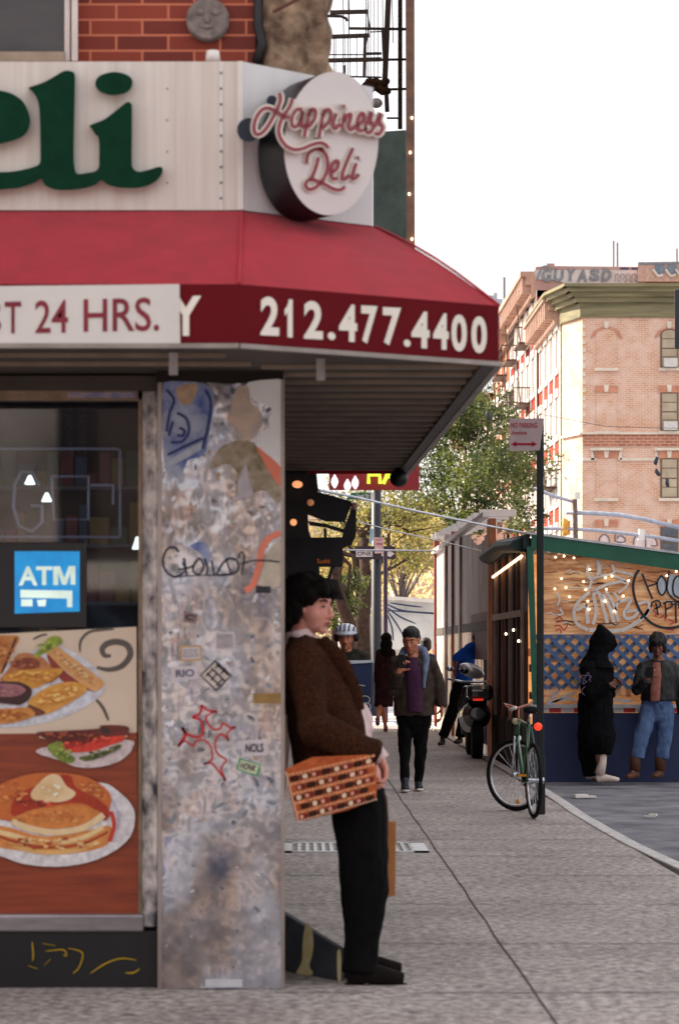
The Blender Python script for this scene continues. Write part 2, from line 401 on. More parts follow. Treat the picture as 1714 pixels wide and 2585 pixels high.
# litter at the kerb
o = MB(); o.X = Matrix.Translation((3.02, 25.6, -.075)) @ Matrix.Rotation(.3, 4, 'Z'); o.box(-.12, .12, -.05, .05, 0, .02); o.box(-.1, .04, -.02, .08, .02, .035)
tag(o.build('litter', WHITEP), 'crumpled scrap of white paper in the gutter by the kerb', 'litter')
o = MB(); o.X = Matrix.Translation((3.28, 22.6, -.075)) @ Matrix.Rotation(-.4, 4, 'Z'); o.box(-.05, .05, -.025, .025, 0, .012); o.box(-.01, .06, -.01, .05, .01, .03)
tag(o.build('litter', WHITEP), 'small pale scrap on the asphalt nearer the camera than the paper in the gutter', 'litter')

# ------------------------------------------------------------------ deli building
Yw = 10.95
near_brick = brick_mat('near_brick', S(150, 62, 44), S(112, 42, 32), S(205, 118, 88), bw=.235, bh=.07, msize=.0055, var=.25)
DB = thing('corner_building', 'red brick corner building standing above the deli sign and awning', 'building', (-2, 12, 0))
b = MB(); b.box(-14, X_(590, Yw), Yw, Yw + .35, 3.3, 17); b.build('brick_wall', near_brick, DB)
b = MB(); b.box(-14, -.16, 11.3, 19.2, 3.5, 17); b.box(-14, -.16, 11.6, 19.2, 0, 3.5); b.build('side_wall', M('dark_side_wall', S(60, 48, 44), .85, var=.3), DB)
# stone corner pier, weathered
b = MB(); random.seed(11)
for i in range(9):
    z = 3.75 + i * .19; 
    b.ell((X_(655, Yw) + random.uniform(-.02, .02), Yw + .12, z), (.155 + random.uniform(-.02, .02), .16, .14))
    b.ell((X_(735, Yw) + random.uniform(-.035, .02) - (0 if z > 4.15 else -.02), Yw + .2, z), (.085 + random.uniform(-.015, .02), .14, .12))
b.box(X_(600, Yw), X_(755, Yw), Yw + .05, Yw + .5, 3.5, 5.6)
remesh(b, 'stone_pier', M('weathered_stone', S(168, 142, 118), .9, var=.3, vs=9, col2=S(86, 68, 58), bump=.8, bs=40, contrast=1.4), DB, vox=.014, smooth=2, disp=.035, dscale=9)
# drain pipe between brick and stone
b = MB(); b.tube([P(598, -30, Yw - .02), P(596, 60, Yw - .02), P(606, 100, Yw - .02), P(592, 145, Yw - .02)], .022, 8)
b.build('downpipe', DARKM, DB, smooth=True)
b = MB(); b.tube([P(630, 28, Yw - .1), P(700, -8, Yw - .1)], .008, 6); b.build('cable', M('cable_red', S(90, 44, 36)), DB)
# upstairs window
wf = M('window_frame_paint', S(214, 200, 196), .5, var=.1, vs=5)
b = MB(); f = front(Yw)
b.poly([(150, -60), (163, -60), (163, 141), (150, 141)], f, .0, .05); b.poly([(166, -60), (181, -60), (181, 141), (166, 141)], f, .0, .07)
w = b.build('window', wf, DB, bevel=.004)
b = MB(); b.poly([(-400, 119), (150, 119), (150, 141), (-400, 141)], f, .0, .06); b.build('sill', M('stone_sill', S(170, 150, 132), .8, bump=.3), w)
b = MB(); b.poly([(-400, -60), (150, -60), (150, 119), (-400, 119)], f, .01); b.build('pane', M('dark_pane', S(74, 66, 66), .12, var=.5, vs=2.2, col2=S(40, 38, 44), stretch=(.6, 1, 3)), w)
# round cast medallion
md = MB(); c = P(480, 45, Yw - .03)
md.tube([c + Vector((0, .03, 0)), c, c + Vector((0, -.012, 0))], [.098, .098, .088], 28)
md.ell(c + Vector((-.035, -.012, .03)), (.022, .012, .016)); md.ell(c + Vector((.04, -.012, .03)), (.022, .012, .016)); md.ell(c + Vector((0, -.014, 0)), (.018, .014, .022)); md.ell(c + Vector((0, -.012, -.035)), (.03, .01, .012))
md.build('medallion', M('cast_iron', S(128, 116, 112), .7, .2, var=.3, vs=30, bump=.4, bs=80), DB)
# small white lamp base on top of the sign
b = MB(); b.tube([P(492, 140, 10.5), P(492, 118, 10.5)], [.032, .028], 12); tag(b.build('lamp_base', WHITEP, smooth=True), 'small white lamp base standing on the top edge of the white shop sign', 'lamp base')

# ------------------------------------------------------------------ white sign box
Ys = 10.4
SA = Vector((X_(560, Ys), Ys, 0)); SB = Vector((X_(862, 10.79), 10.79, 0)); sn = Vector((SB.y - SA.y, -(SB.x - SA.x), 0)).normalized()
zb, zt = Z_(485, Ys), Z_(142, Ys)
SG = thing('shop_sign', 'weathered white box sign with big green letters wrapping the deli corner', 'sign', (-.24, 10.5, zb))
wm = M('sign_white', S(226, 222, 218), .45, var=.05, vs=1.4, col2=S(196, 182, 168), stretch=(14, 14, .35), contrast=.7, detail=5)
b = MB(); b.box(-8, SA.x, Ys, Ys + .4, zb, zt); b.build('front_panel', wm, SG)
q = Vector((0, .36, 0))
b = MB(); b.hexa([SA + Vector((0, 0, zb)), SB + Vector((0, 0, zb)), SB + q + Vector((0, 0, zb)), SA + q + Vector((0, 0, zb)), SA + Vector((0, 0, zt)), SB + Vector((0, 0, zt - .02)), SB + q + Vector((0, 0, zt - .02)), SA + q + Vector((0, 0, zt))])
b.build('angled_panel', M('sign_white_cool', S(218, 217, 218), .42, var=.05, vs=2, stretch=(10, 10, .6)), SG)
b = MB(); b.box(X_(508, Ys), X_(515, Ys), Ys - .004, Ys, zb, zt); b.box(X_(400, Ys), X_(402, Ys), Ys - .003, Ys, zb, zt)
b.box(X_(549, Ys), SA.x + .004, Ys - .008, Ys, zb, zt); b.build('seam', M('seam_white', S(222, 218, 214), .4, var=.05), SG)
b = MB()
for i in range(9):
    z = zb + .05 + i * (zt - zb - .1) / 8
    b.ell((X_(511, Ys), Ys - .006, z), (.006, .004, .006), n=8, m=6)
    if i % 2: b.ell((X_(387, Ys), Ys - .002, z), (.004, .003, .004), n=8, m=6)
b.build('rivet', M('rivet_grey', S(120, 112, 110), .5), SG)
# green letters, read off the enlargement (x .5018)
f = crop(0, 0, .5485, front(Ys))
gm = M('green_letters', S(8, 54, 36), .8, var=.15, vs=14)
gs = M('letter_return', S(16, 34, 30), .6)
def letter(outline, hole=None):
    b = MB(); b.mat(gm); b.poly(outline, f, .055)
    b.mat(gs); k = len(outline); vs = [f(x, y, .055) for x, y in outline] + [f(x, y, 0) for x, y in outline]
    b.add(vs, [(i, (i + 1) % k, k + (i + 1) % k, k + i) for i in range(k)])
    return b.build('letter', None, SG)
def smoothp(p, n=4):
    out = []; k = len(p)
    for i in range(k):
        a, b_, c, d = [Vector(p[(i + j - 1) % k]) for j in range(4)]
        for j in range(n):
            u = j / n; v = .5 * ((2 * b_) + (c - a) * u + (2 * a - 5 * b_ + 4 * c - d) * u * u + (3 * b_ - a - 3 * c + d) * u ** 3); out.append((v.x, v.y))
    return out
letter(smoothp([(-420, 800), (-200, 800), (0, 792), (60, 789), (120, 778), (165, 765), (186, 748), (188, 700), (186, 560), (180, 480), (165, 440), (145, 415), (136, 402), (200, 380), (255, 350), (300, 325), (335, 330), (346, 345), (347, 400), (345, 500), (341, 700), (346, 775), (360, 800), (400, 796), (440, 788), (456, 770), (458, 740), (457, 640), (442, 620), (425, 592), (416, 576), (480, 550), (540, 505), (585, 470), (606, 478), (609, 500), (609, 600), (608, 740), (615, 775), (640, 790), (690, 780), (728, 768), (748, 772), (746, 800), (725, 828), (690, 850), (640, 864), (560, 864), (500, 850), (468, 828), (440, 850), (380, 868), (300, 875), (240, 868), (205, 848), (192, 822), (150, 845), (80, 866), (0, 872), (-200, 900), (-420, 880)], 3))
letter(smoothp([(440, 385), (450, 358), (480, 340), (525, 331), (570, 338), (602, 355), (611, 380), (600, 412), (565, 432), (520, 438), (475, 428), (448, 408)]))
letter(smoothp([(-300, 400), (-100, 400), (0, 416), (60, 432), (110, 470), (136, 525), (140, 570), (120, 615), (85, 638), (30, 655), (-80, 672), (-300, 670)]))

# round sign on the angled corner
fs_ = slant(SA, sn)
RS = thing('round_sign', 'round white light box sign with red script Happiness Deli', 'sign', tuple(fs_(765, 330, .1)))
rim = []; face = []
def ovalpt(a): return 765 + 109 * math.cos(a) + 6 * math.sin(a), 331 - 166 * math.sin(a)
N_ = 64
ringF = [fs_(*ovalpt(2 * math.pi * i / N_), .24) for i in range(N_)]
back = [v - sn * .20 for v in ringF]
b = MB(); b.add(ringF, [tuple(range(N_))]); b.build('face', M('acrylic_face', S(214, 206, 204), .3, var=.05, vs=2), RS)
b = MB(); b.add([v + sn * .001 for v in ringF] + back, [(i, (i + 1) % N_, N_ + (i + 1) % N_, N_ + i) for i in range(N_)])
b.add([v + sn * .002 for v in ringF] + [ (v - (sum(ringF, Vector()) / N_)) * .965 + sum(ringF, Vector()) / N_ + sn * .002 for v in ringF], [(i, (i + 1) % N_, N_ + (i + 1) % N_, N_ + i) for i in range(N_)] if False else [])
b.build('rim', M('rim_black', S(24, 30, 36), .4), RS, smooth=False)
# lettering
ff = lambda x, y, t=0.0: fs_(512.3 + x * .3151, y * .3151, t)
H = [[(425, 680), (432, 730), (402, 810), (345, 915), (300, 970), (262, 984), (240, 955), (246, 885), (285, 815), (335, 790), (400, 815), (455, 850), (500, 862)],
     [(520, 722), (500, 780), (455, 850), (430, 900), (420, 960), (437, 1020), (480, 1072), (540, 1095), (600, 1086), (660, 1060), (720, 1046), (760, 1058), (782, 1085)],
     [(592, 800), (552, 802), (520, 850), (515, 908), (538, 930), (570, 900), (600, 812), (584, 885), (592, 925), (615, 915)],
     [(655, 795), (630, 880), (607, 1000)], [(630, 850), (662, 800), (690, 815), (678, 875), (640, 925), (615, 910)],
     [(755, 800), (735, 880), (713, 1010)], [(738, 850), (772, 802), (800, 820), (788, 885), (748, 930), (722, 915)],
     [(842, 830), (815, 915), (835, 942), (868, 905)], [(900, 768), (893, 782)],
     [(900, 830), (885, 935)], [(895, 890), (925, 840), (950, 845), (930, 925), (950, 950), (985, 915)],
     [(990, 920), (1035, 885), (1045, 840), (1018, 832), (995, 895), (1008, 955), (1048, 950)],
     [(1052, 930), (1098, 822), (1090, 880), (1112, 930), (1085, 972), (1058, 960)],
     [(1120, 930), (1165, 830), (1155, 885), (1180, 935), (1152, 982), (1122, 972)]]
D = [[(622, 1195), (635, 1130), (680, 1096), (735, 1102), (772, 1155), (774, 1240), (742, 1320), (690, 1372), (642, 1386), (615, 1355), (640, 1318), (700, 1325), (760, 1352), (820, 1384), (870, 1390), (904, 1366)],
     [(712, 1150), (688, 1235), (652, 1320)],
     [(802, 1265), (845, 1235), (855, 1185), (825, 1185), (800, 1250), (812, 1308), (850, 1305)],
     [(962, 1085), (930, 1155), (890, 1255), (882, 1308), (908, 1310), (935, 1280)],
     [(985, 1195), (962, 1270), (958, 1310), (985, 1300), (1005, 1275)], [(1003, 1148), (996, 1160)]]
b = MB()
for s_ in H: b.stroke(s_, 56, ff, .272, .03)
for s_ in D: b.stroke(s_, 50, ff, .248, .006)
b.build('lettering_backing', M('letter_cream', S(222, 208, 196), .5, var=.04), RS)
b = MB()
for s_ in H: b.stroke(s_, 22, ff, .278)
for s_ in D: b.stroke(s_, 24, ff, .252)
b.build('lettering', M('letter_crimson', S(140, 40, 62), .5, var=.1), RS)
b = MB(); b.tube([fs_(575, 300, .02), fs_(575, 300, .22)], .05, 16); b.tube([fs_(628, 232, .02), fs_(628, 232, .22)], .022, 12)
b.build('bracket', M('bracket_navy', S(26, 40, 62), .5), RS)

# ------------------------------------------------------------------ awning
AW = thing('awning', 'long dark red fabric awning wrapping round the deli corner', 'awning', (-.24, 10.2, 2.68))
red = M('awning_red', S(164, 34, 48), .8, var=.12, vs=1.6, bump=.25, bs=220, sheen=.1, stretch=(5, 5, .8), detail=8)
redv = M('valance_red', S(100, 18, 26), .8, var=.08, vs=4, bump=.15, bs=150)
zl, zu = 2.678, 2.922
A0 = (-8, 9.5); A1 = (X_(552, 9.5), 9.5); A2 = (X_(1152, 10.1), 10.1); A3 = (.735, 16.36)
W1 = (SA.x, 10.4); W2 = (SB.x + .01, 10.8); W3 = (-.14, 16.36)
zw = zb - .004
b = MB()
def bul(a, c, n=6, sag=.035):       # a slightly bellied strip from the valance top (a) up to the sign (c)
    return [(a[0] + (c[0] - a[0]) * u, a[1] + (c[1] - a[1]) * u, zu + (zw - zu) * u + sag * math.sin(math.pi * u)) for u in [i / n for i in range(n + 1)]]
for (p, w) in (((A0, (-8, 10.4)), (A1, W1)), ((A1, W1), (A2, W2)), ((A2, W2), (A3, W3))):
    s1 = bul(*p, sag=.0 if p[0] is A0 else .012); s2 = bul(*w, sag=.02 if w[0] is A2 else .012); n = len(s1)
    b.add(s1 + s2, [(i, i + 1, n + i + 1, n + i) for i in range(n - 1)])
b.add([(A3[0], A3[1], zu), (W3[0], W3[1], zw), (W3[0], W3[1], zl), (A3[0], A3[1], zl)], [(0, 1, 2, 3)])
b.build('canopy', red, AW)
for (pa, wa) in ((A1, W1), (A2, W2)):
    b = MB(); s1 = bul(pa, wa, sag=.012 if pa is not A2 else .028); b.tube([Vector(p_) + Vector((0, -.002, .003)) for p_ in s1], .006, 6); b.build('seam', M('awning_seam', S(176, 34, 48), .6), AW, smooth=True)
b = MB()
for p, w in ((A0, A1), (A1, A2), (A2, A3)):
    b.add([(p[0], p[1], zl), (w[0], w[1], zl), (w[0], w[1], zu), (p[0], p[1], zu)], [(0, 1, 2, 3)])
    b.add([(p[0], p[1] + .02, zl), (w[0] - .01, w[1] + .02, zl), (w[0] - .01, w[1] + .02, zu), (p[0], p[1] + .02, zu)], [(0, 1, 2, 3)])
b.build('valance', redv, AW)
b = MB()
for p, w in ((A0, A1), (A1, A2), (A2, A3)): b.bar((p[0], p[1] - .004, zl), (w[0], w[1] - .004, zl), .03, .018)
b.build('rail', M('rail_grey', S(150, 140, 134), .45, .4), AW)
b = MB(); soff = M('soffit_dark', S(66, 56, 47), .6, var=.15, vs=8)
so_ = [(-8, 9.52), (A1[0], 9.52), (A2[0] - .02, 10.12), (A3[0] - .02, 16.34), (-.16, 16.34), (-.16, 11.2), (-8, 11.2)]
b.poly(so_, lambda x, y, t=0: Vector((x, y, 2.70 + t)), 0, .02); b.build('soffit', soff, AW)
b = MB(); y = 10.3; 
while y < 16.3:
    xr = A2[0] + (A3[0] - A2[0]) * (y - 10.1) / 6.26 - .03
    b.box(-.16, xr, y, y + .035, 2.684, 2.70); y += .29
b.box(-8, -.3, 9.9, 9.93, 2.684, 2.70); b.box(-8, -.2, 10.2, 10.23, 2.684, 2.70)
b.build('rib', M('rib_brown', S(132, 114, 98), .6), AW)
b = MB(); b.bar((A2[0] - .04, 10.12, 2.69), (A3[0] - .04, 16.34, 2.69), .06, .03)
b.build('edge_rail', M('edge_dark', S(50, 42, 40), .5), AW)
b = MB()
for x, Y in ((401, 9.8), (741, 10.0)): b = MB(); b.box(X_(x - 10, Y), X_(x + 10, Y), Y, Y + .02, 2.60, 2.69); b.build('bracket', TRIM, AW)
# fabric lettering
fa = front(9.5); an = Vector((A2[1] - A1[1], -(A2[0] - A1[0]), 0)); fc = slant((A1[0], A1[1], 0), an)
b = MB(); b.poly([(-300, 664), (415, 656), (417, 795), (-300, 806)], fa, .004, .009); b.build('white_banner', M('banner_white', S(214, 208, 204), .6, var=.05, vs=3), AW)
b = MB(); b.text('24', [(82, 769), (158, 768), (158, 692), (82, 694)], fa, .012, .008); b.text('HRS.', [(194, 767), (368, 764), (368, 686), (194, 690)], fa, .012, .008)
b.text('T', [(12, 770), (50, 769), (50, 696), (12, 697)], fa, .012, .012); b.text('S', [(-48, 771), (4, 770), (4, 698), (-48, 699)], fa, .012, .012)
b.build('banner_lettering', M('banner_red', S(128, 24, 44), .6), AW)
b = MB(); b.text('Y', [(395, 776), (465, 775), (465, 683), (395, 684)], fa, .003, .03); b.build('awning_letter', M('letter_white', S(232, 224, 212), .5, var=.03), AW); b = MB()
for ch, x0, x1, yb, yt in (('2', 602, 645, 774, 684), ('1', 655, 682, 778, 690), ('2', 702, 746, 782, 694), ('.', 757, 775, 784, 766), ('4', 783, 825, 788, 702), ('7', 834, 872, 793, 705), ('7', 884, 926, 797, 709),
                           ('.', 932, 948, 800, 783), ('4', 950, 992, 803, 718), ('4', 1000, 1036, 806, 722), ('0', 1042, 1078, 811, 725), ('0', 1088, 1124, 815, 729)):
    b.text(ch, [(x0, yb), (x1, yb + 2), (x1, yt + 2), (x0, yt)], fc, .004, .035)
b.build('phone_lettering', M('letter_white', S(232, 224, 212), .5, var=.03), AW)
# round lamp under the far end of the awning
b = MB(); b.ell((X_(921, 16.0), 16.0, Z_(1104, 16.0)), (.062, .062, .06), n=16, m=10); b.tube([(X_(921, 16.0), 16.0, 2.62), (X_(921, 16.0), 16.0, 2.7)], .02)
tag(b.build('globe_lamp', BLACK, smooth=True), 'round black lamp hanging under the far tip of the awning', 'lamp')

# ------------------------------------------------------------------ steel clad column
Yc = 10.56
CO = thing('steel_column', 'steel clad corner column covered in stickers and graffiti', 'column', (-.34, 10.62, 0))
topd = [(362, 884), (400, 880), (470, 882), (520, 886), (560, 885), (600, 878), (640, 875), (655, 877)]
b = MB(); f = front(Yc); zt_ = [P(x, y, Yc) for x, y in topd]
b.box(X_(365, Yc), X_(656, Yc), Yc, Yc + .09, 0, 2.69); b.build('cladding', STEEL, CO, bevel=.006)
b = MB(); b.box(X_(365, Yc), X_(374, Yc), Yc - .006, Yc, 0, 2.69); b.box(X_(649, Yc), X_(657.5, Yc), Yc - .006, Yc, 0, 2.69); b.build('edge_trim', M('edge_steel', S(172, 160, 154), .3, .7, vs=3), CO)
b = MB(); b.poly([(362, 800)] + [(655, 800)] + [(x, y) for x, y in topd[::-1]], front(Yc - .03), 0, .006); b.build('dark_strip', M('strip_dark', S(40, 34, 32), .8), CO)  # dark strip with a wavy lower edge across the column top
def paint(name, polys, col, parent, t=.003, rough=.5, ms=None, label=None):
    b = MB(); b.mat(col)
    for p in polys: b.poly(smoothp(p, 3), f, t)
    o = b.build(name, None, parent)
    if label: o['label'] = label
    return o
fcol = crop(360, 930, .2663, front(Yc))       # first enlargement of the column
fcol2 = crop(360, 1500, .2663, front(Yc))
f = fcol
blue = M('blue_paint', S(66, 88, 158), .45, var=.3, vs=9, col2=S(168, 176, 198), detail=10, contrast=1.6)
blueD = M('blue_line', S(36, 52, 118), .5, var=.3, vs=20)
refl_white = M('reflection_white', S(226, 224, 224), .4, var=.06, vs=8)
tan = M('reflection_tan_dark', S(186, 154, 126), .6, var=.2, vs=18)
oran = M('orange_stripe', S(232, 128, 100), .5, var=.1)
olive = M('olive_smear', S(112, 98, 66), .4, .2, var=.4, vs=14, col2=S(176, 162, 146), detail=10, contrast=1.6)
ink = M('marker_ink', S(34, 34, 48), .5)
paint('graffiti', [[(200, 150), (300, 120), (600, 150), (685, 300), (650, 520), (590, 810), (430, 870), (370, 1020), (270, 990), (200, 860)]], blue, CO)
f = fcol
paint('graffiti', [[(325, 190), (400, 150), (520, 150), (500, 260), (450, 340), (370, 335), (330, 270)]], tan, CO, .0045)  # steel's tan reflection, put in as flat colour over the blue
paint('graffiti', [[(220, 900), (380, 790), (560, 700), (575, 750), (420, 850), (250, 925)]], M('pale_blue', S(176, 184, 200), .5, var=.2, vs=20), CO, .0045)
b = MB()
for s_ in ([(230, 200), (300, 300), (260, 420), (230, 600)], [(330, 420), (420, 480), (440, 600), (380, 690), (270, 700)], [(290, 500), (250, 640)], [(240, 820), (420, 730), (580, 660)], [(600, 200), (650, 330), (620, 560), (570, 760)], [(350, 560), (400, 590), (380, 640), (330, 630)]):
    b.stroke(s_, 26, fcol, .006)
b.build('graffiti', blueD, CO)
paint('graffiti', [[(1010, 130), (1320, 105), (1325, 905), (1240, 870), (1150, 790), (1080, 700), (1120, 620), (1200, 560), (1190, 470), (1230, 400), (1160, 340), (1060, 300), (1000, 220)]], refl_white, CO, .003)  # bright reflection painted on the steel as a white patch
refl_tan = M('reflection_tan', S(214, 186, 160), .35, .5, var=.3, vs=12, col2=S(168, 158, 156), detail=10, contrast=1.4)
paint('graffiti', [[(850, 300), (900, 190), (1000, 170), (1030, 330), (1100, 380), (1140, 470), (1120, 560), (1050, 660), (930, 680), (860, 560), (800, 470), (840, 400)]], refl_tan, CO, .0045)  # tan reflection in the steel, painted as a flat patch
paint('graffiti', [[(1080, 740), (1150, 790), (1280, 900), (1325, 980), (1325, 1120), (1270, 1080), (1190, 960), (1130, 850)]], oran, CO, .0045)
paint('graffiti', [[(700, 790), (790, 720), (900, 680), (1050, 700), (1140, 840), (1220, 1010), (1310, 1140), (1290, 1290), (1170, 1160), (1060, 1180), (960, 1210), (880, 1190), (900, 1000), (800, 900), (640, 960)]], olive, CO, .003)
paint('graffiti', [[(905, 1200), (900, 1100), (940, 980), (985, 900), (1000, 1010), (1020, 1100), (1050, 1195), (960, 1230), (850, 1245)]], M('silver_patch', S(190, 180, 186), .4, var=.15, vs=12), CO, .006)
0 and paint('graffiti', [[(860, 450), (900, 440), (905, 540), (860, 520)]], M('dark_green_patch', S(46, 52, 50), .6), CO, .006)
paint('graffiti', [[(455, 1680), (540, 1640), (620, 1680), (650, 1800), (600, 1880), (560, 1760), (500, 1720)]], blue, CO, .003)
b = MB(); b.stroke([(1310, 1560), (1200, 1610), (1130, 1720), (1110, 1850), (1080, 1960), (1040, 2060), (970, 2110)], 60, fcol, .004); b.build('graffiti', oran, CO)
paint('graffiti', [[(1310, 1640), (1210, 1700), (1150, 1850), (1110, 2000), (1100, 2050), (1300, 2060)]], M('cream_patch', S(196, 182, 164), .5, var=.2, vs=12), CO, .0035)
b = MB(); b.box(fcol(1075, 2050).x, fcol(1215, 2050).x, Yc - .006, Yc - .002, fcol(0, 2130).z, fcol(0, 2065).z); b.build('sticker', ink, CO)['label'] = 'small black sticker below the orange arc'
b = MB()    # marker tag
for s_, w in (([(345, 1740), (300, 1695), (230, 1720), (195, 1830), (230, 1930), (320, 1975), (395, 1925)], 20), ([(390, 1800), (420, 1960)], 20), ([(345, 1905), (440, 1890), (500, 1860)], 18), ([(500, 1830), (480, 1920), (540, 1950), (580, 1870), (540, 1800), (500, 1850)], 18),
              ([(590, 1800), (620, 1900), (600, 1960)], 18), ([(660, 1820), (680, 1960)], 18), ([(700, 1960), (760, 1850), (830, 1800), (900, 1830), (900, 1920), (820, 1950), (720, 1960)], 20), ([(790, 1800), (840, 1950)], 16),
              ([(905, 1800), (935, 1740), (965, 1790), (940, 1960)], 16), ([(930, 1850), (1040, 1825), (1170, 1820), (1300, 1835)], 14), ([(360, 1970), (600, 1960), (860, 1955)], 10)):
    b.stroke(s_, w, fcol, .0075)
b.build('marker_tag', M('tag_ink', S(30, 34, 56), .5), CO)
f = fcol2
b = MB(); redg = M('red_graffiti', S(196, 30, 44), .5, var=.15, vs=30)
for s_, w in (([(560, 1050), (545, 1130), (475, 1165), (545, 1190), (575, 1260), (560, 1340), (500, 1352), (420, 1320), (375, 1260)], 24), ([(375, 1260), (405, 1340), (340, 1440)], 30), ([(340, 1440), (400, 1390), (480, 1440), (500, 1400), (560, 1380), (620, 1410), (660, 1480), (655, 1570), (580, 1612)], 16),
              ([(580, 1612), (650, 1600), (700, 1650), (790, 1765)], 18), ([(790, 1765), (745, 1660), (770, 1610), (795, 1570), (720, 1520), (690, 1450), (700, 1380), (750, 1325), (820, 1390)], 18), ([(820, 1390), (800, 1330), (830, 1290), (885, 1258)], 16),
              ([(885, 1258), (830, 1262), (762, 1222), (740, 1270), (680, 1282), (630, 1240), (600, 1170), (650, 1130), (705, 1112)], 18), ([(705, 1112), (620, 1100), (560, 1050)], 22)):
    b.stroke(s_, w, fcol2, .0045)
b.build('red_graffiti', redg, CO)
def sticker(quad, m, inner=None, im=None, txt=None, tm=None, label=None, border=.16):
    b = MB(); b.mat(m); b.poly(quad, fcol2, .003, .0045)
    cx = sum(p[0] for p in quad) / 4; cy = sum(p[1] for p in quad) / 4
    iq = [(cx + (x - cx) * (1 - border), cy + (y - cy) * (1 - border * 1.3)) for x, y in quad]
    if im: b.mat(im); b.poly(iq, fcol2, .0055)
    if txt:
        b.mat(tm); j = [(cx + (x - cx) * .72, cy + (y - cy) * .55) for x, y in quad]
        b.text(txt, j, fcol2, .0065, .03)
    o = b.build('sticker', None, CO)
    if label: o['label'] = label
    return o
pk = M('sticker_white', S(206, 196, 200), .5, var=.06, vs=14); gy = M('sticker_grey', S(170, 160, 164), .5, var=.2, vs=30)
sticker([(690, 530), (880, 530), (870, 360), (690, 360)], pk, im=gy, label='plain pale square sticker')
sticker([(360, 635), (570, 625), (555, 482), (360, 490)], M('sticker_yellow', S(196, 150, 70), .5, var=.1), im=pk, txt='ESS', tm=gy, label='white sticker with a yellow border')
sticker([(285, 820), (530, 805), (525, 675), (280, 690)], pk, txt='RIO', tm=M('sticker_ink', S(96, 92, 120)), label='white sticker with faint dark lettering')
sticker([(545, 770), (700, 920), (850, 770), (690, 620)], ink, im=M('sticker_cream', S(208, 194, 184)), label='black and cream diamond sticker', border=.12)
b = MB()
for s_ in ([(610, 745), (740, 870)], [(655, 700), (790, 830)], [(700, 660), (820, 770)]): b.stroke(s_, 16, fcol2, .0075, smooth=False)
for s_ in ([(600, 780), (660, 720)], [(650, 820), (710, 745)], [(700, 870), (760, 800)], [(690, 700), (740, 660)], [(740, 760), (790, 700)]): b.stroke(s_, 14, fcol2, .0075, smooth=False)
b.build('sticker_print', ink, CO)
sticker([(1050, 1035), (1325, 1035), (1325, 935), (1045, 940)], M('tape_ochre', S(150, 116, 62), .5, var=.2, vs=20), label='ochre strip of tape')
sticker([(940, 1540), (1185, 1525), (1180, 1375), (945, 1385)], pk, txt='NOLS', tm=ink, label='white sticker with hand drawn letters')
sticker([(885, 1660), (1090, 1725), (1125, 1615), (920, 1550)], M('sticker_green', S(60, 150, 96)), im=M('sticker_lime', S(200, 200, 170)), txt='HONK', tm=ink, label='tilted sticker with a green border')
sticker([(1195, 1500), (1250, 1480), (1285, 1370), (1225, 1370)], gy)
sticker([(385, 260), (500, 280), (530, 190), (395, 150)], M('sticker_brown', S(140, 116, 112)), txt='C', tm=ink)
random.seed(77); fl_ = front(Yc)
for nm_, cc, cnt in (('scratch', S(216, 214, 218), 46), ('grime_mark', S(112, 112, 124), 60), ('rust_mark', S(180, 154, 138), 26), ('teal_mark', S(138, 148, 156), 26)):
    b = MB()
    for k_ in range(cnt):
        x = random.uniform(378, 645); y = random.uniform(900, 2240) if nm_ != 'teal_mark' else random.uniform(1400, 2000); sz = random.uniform(1.0, 4.6) * (1.5 if y < 1900 else .8); an_ = random.uniform(0, 3.14); el = random.uniform(1, 3.2)
        pts = []
        for q_ in range(7):
            a_ = q_ / 7 * 6.283; rr = sz * random.uniform(.55, 1.2); u_, v_ = rr * math.cos(a_) * el, rr * math.sin(a_)
            pts.append((min(646, max(377, x + u_ * math.cos(an_) - v_ * math.sin(an_))), y + u_ * math.sin(an_) + v_ * math.cos(an_)))
        b.poly(pts, fl_, .0016 + .0001 * (k_ % 8))
    b.build(nm_, M(nm_, cc, .4, .3, var=.3, vs=60, detail=6), CO)
# bottom label
b = MB(); b.box(X_(475, Yc), X_(560, Yc), Yc - .01, Yc - .003, .012, .045); b.build('base_plate', M('plate_white', S(196, 196, 200), .4), CO)

# ------------------------------------------------------------------ shop front
Yf = 10.68
SF = thing('storefront', 'deli shop window with metal frame and dark glass left of the steel column', 'shop front', (-1.0, Yf, 0))
b = MB(); b.box(X_(325, Yf), X_(366, Yf), Yf - .02, Yf + .2, .26, 2.69)
b.build('reveal', M('reveal_steel', S(236, 230, 228), .2, .4, var=.5, vs=9, col2=S(52, 52, 66), bump=.6, bs=6, detail=9, stretch=(1.6, 1, .9), contrast=1.6), SF, bevel=.006)  # bright and dark mottling puts reflections into the steel's colour
b = MB(); b.box(X_(322, Yf), X_(330, Yf), Yf - .05, Yf - .02, .3, Z_(905, Yf)); b.box(X_(-700, Yf), X_(330, Yf), Yf - .05, Yf, Z_(926, Yf), Z_(905, Yf))
b.build('frame', M('frame_bronze', S(140, 116, 96), .4, .4, var=.3, vs=10), SF)
b = MB(); b.box(X_(160, Yf), X_(315, Yf), Yf - .056, Yf - .05, Z_(921, Yf), Z_(909, Yf)); b.build('frame_sticker', M('frame_blue', S(70, 84, 150), .5, var=.5, vs=16, col2=S(170, 150, 140)), SF)
b = MB(); b.box(-7, X_(366, Yf), Yf - .05, Yf + .1, Z_(905, Yf), 2.69); b.build('header', M('header_dark', S(58, 48, 42), .7), SF)
b = MB(); b.box(-7, X_(332, 10.6), 10.6, Yf + .1, Z_(2152, 10.6), Z_(2112, 10.6)); b.build('sill', M('sill_metal', S(150, 142, 146), .35, .5, var=.2, vs=4, stretch=(1, 1, 6)), SF, bevel=.01)
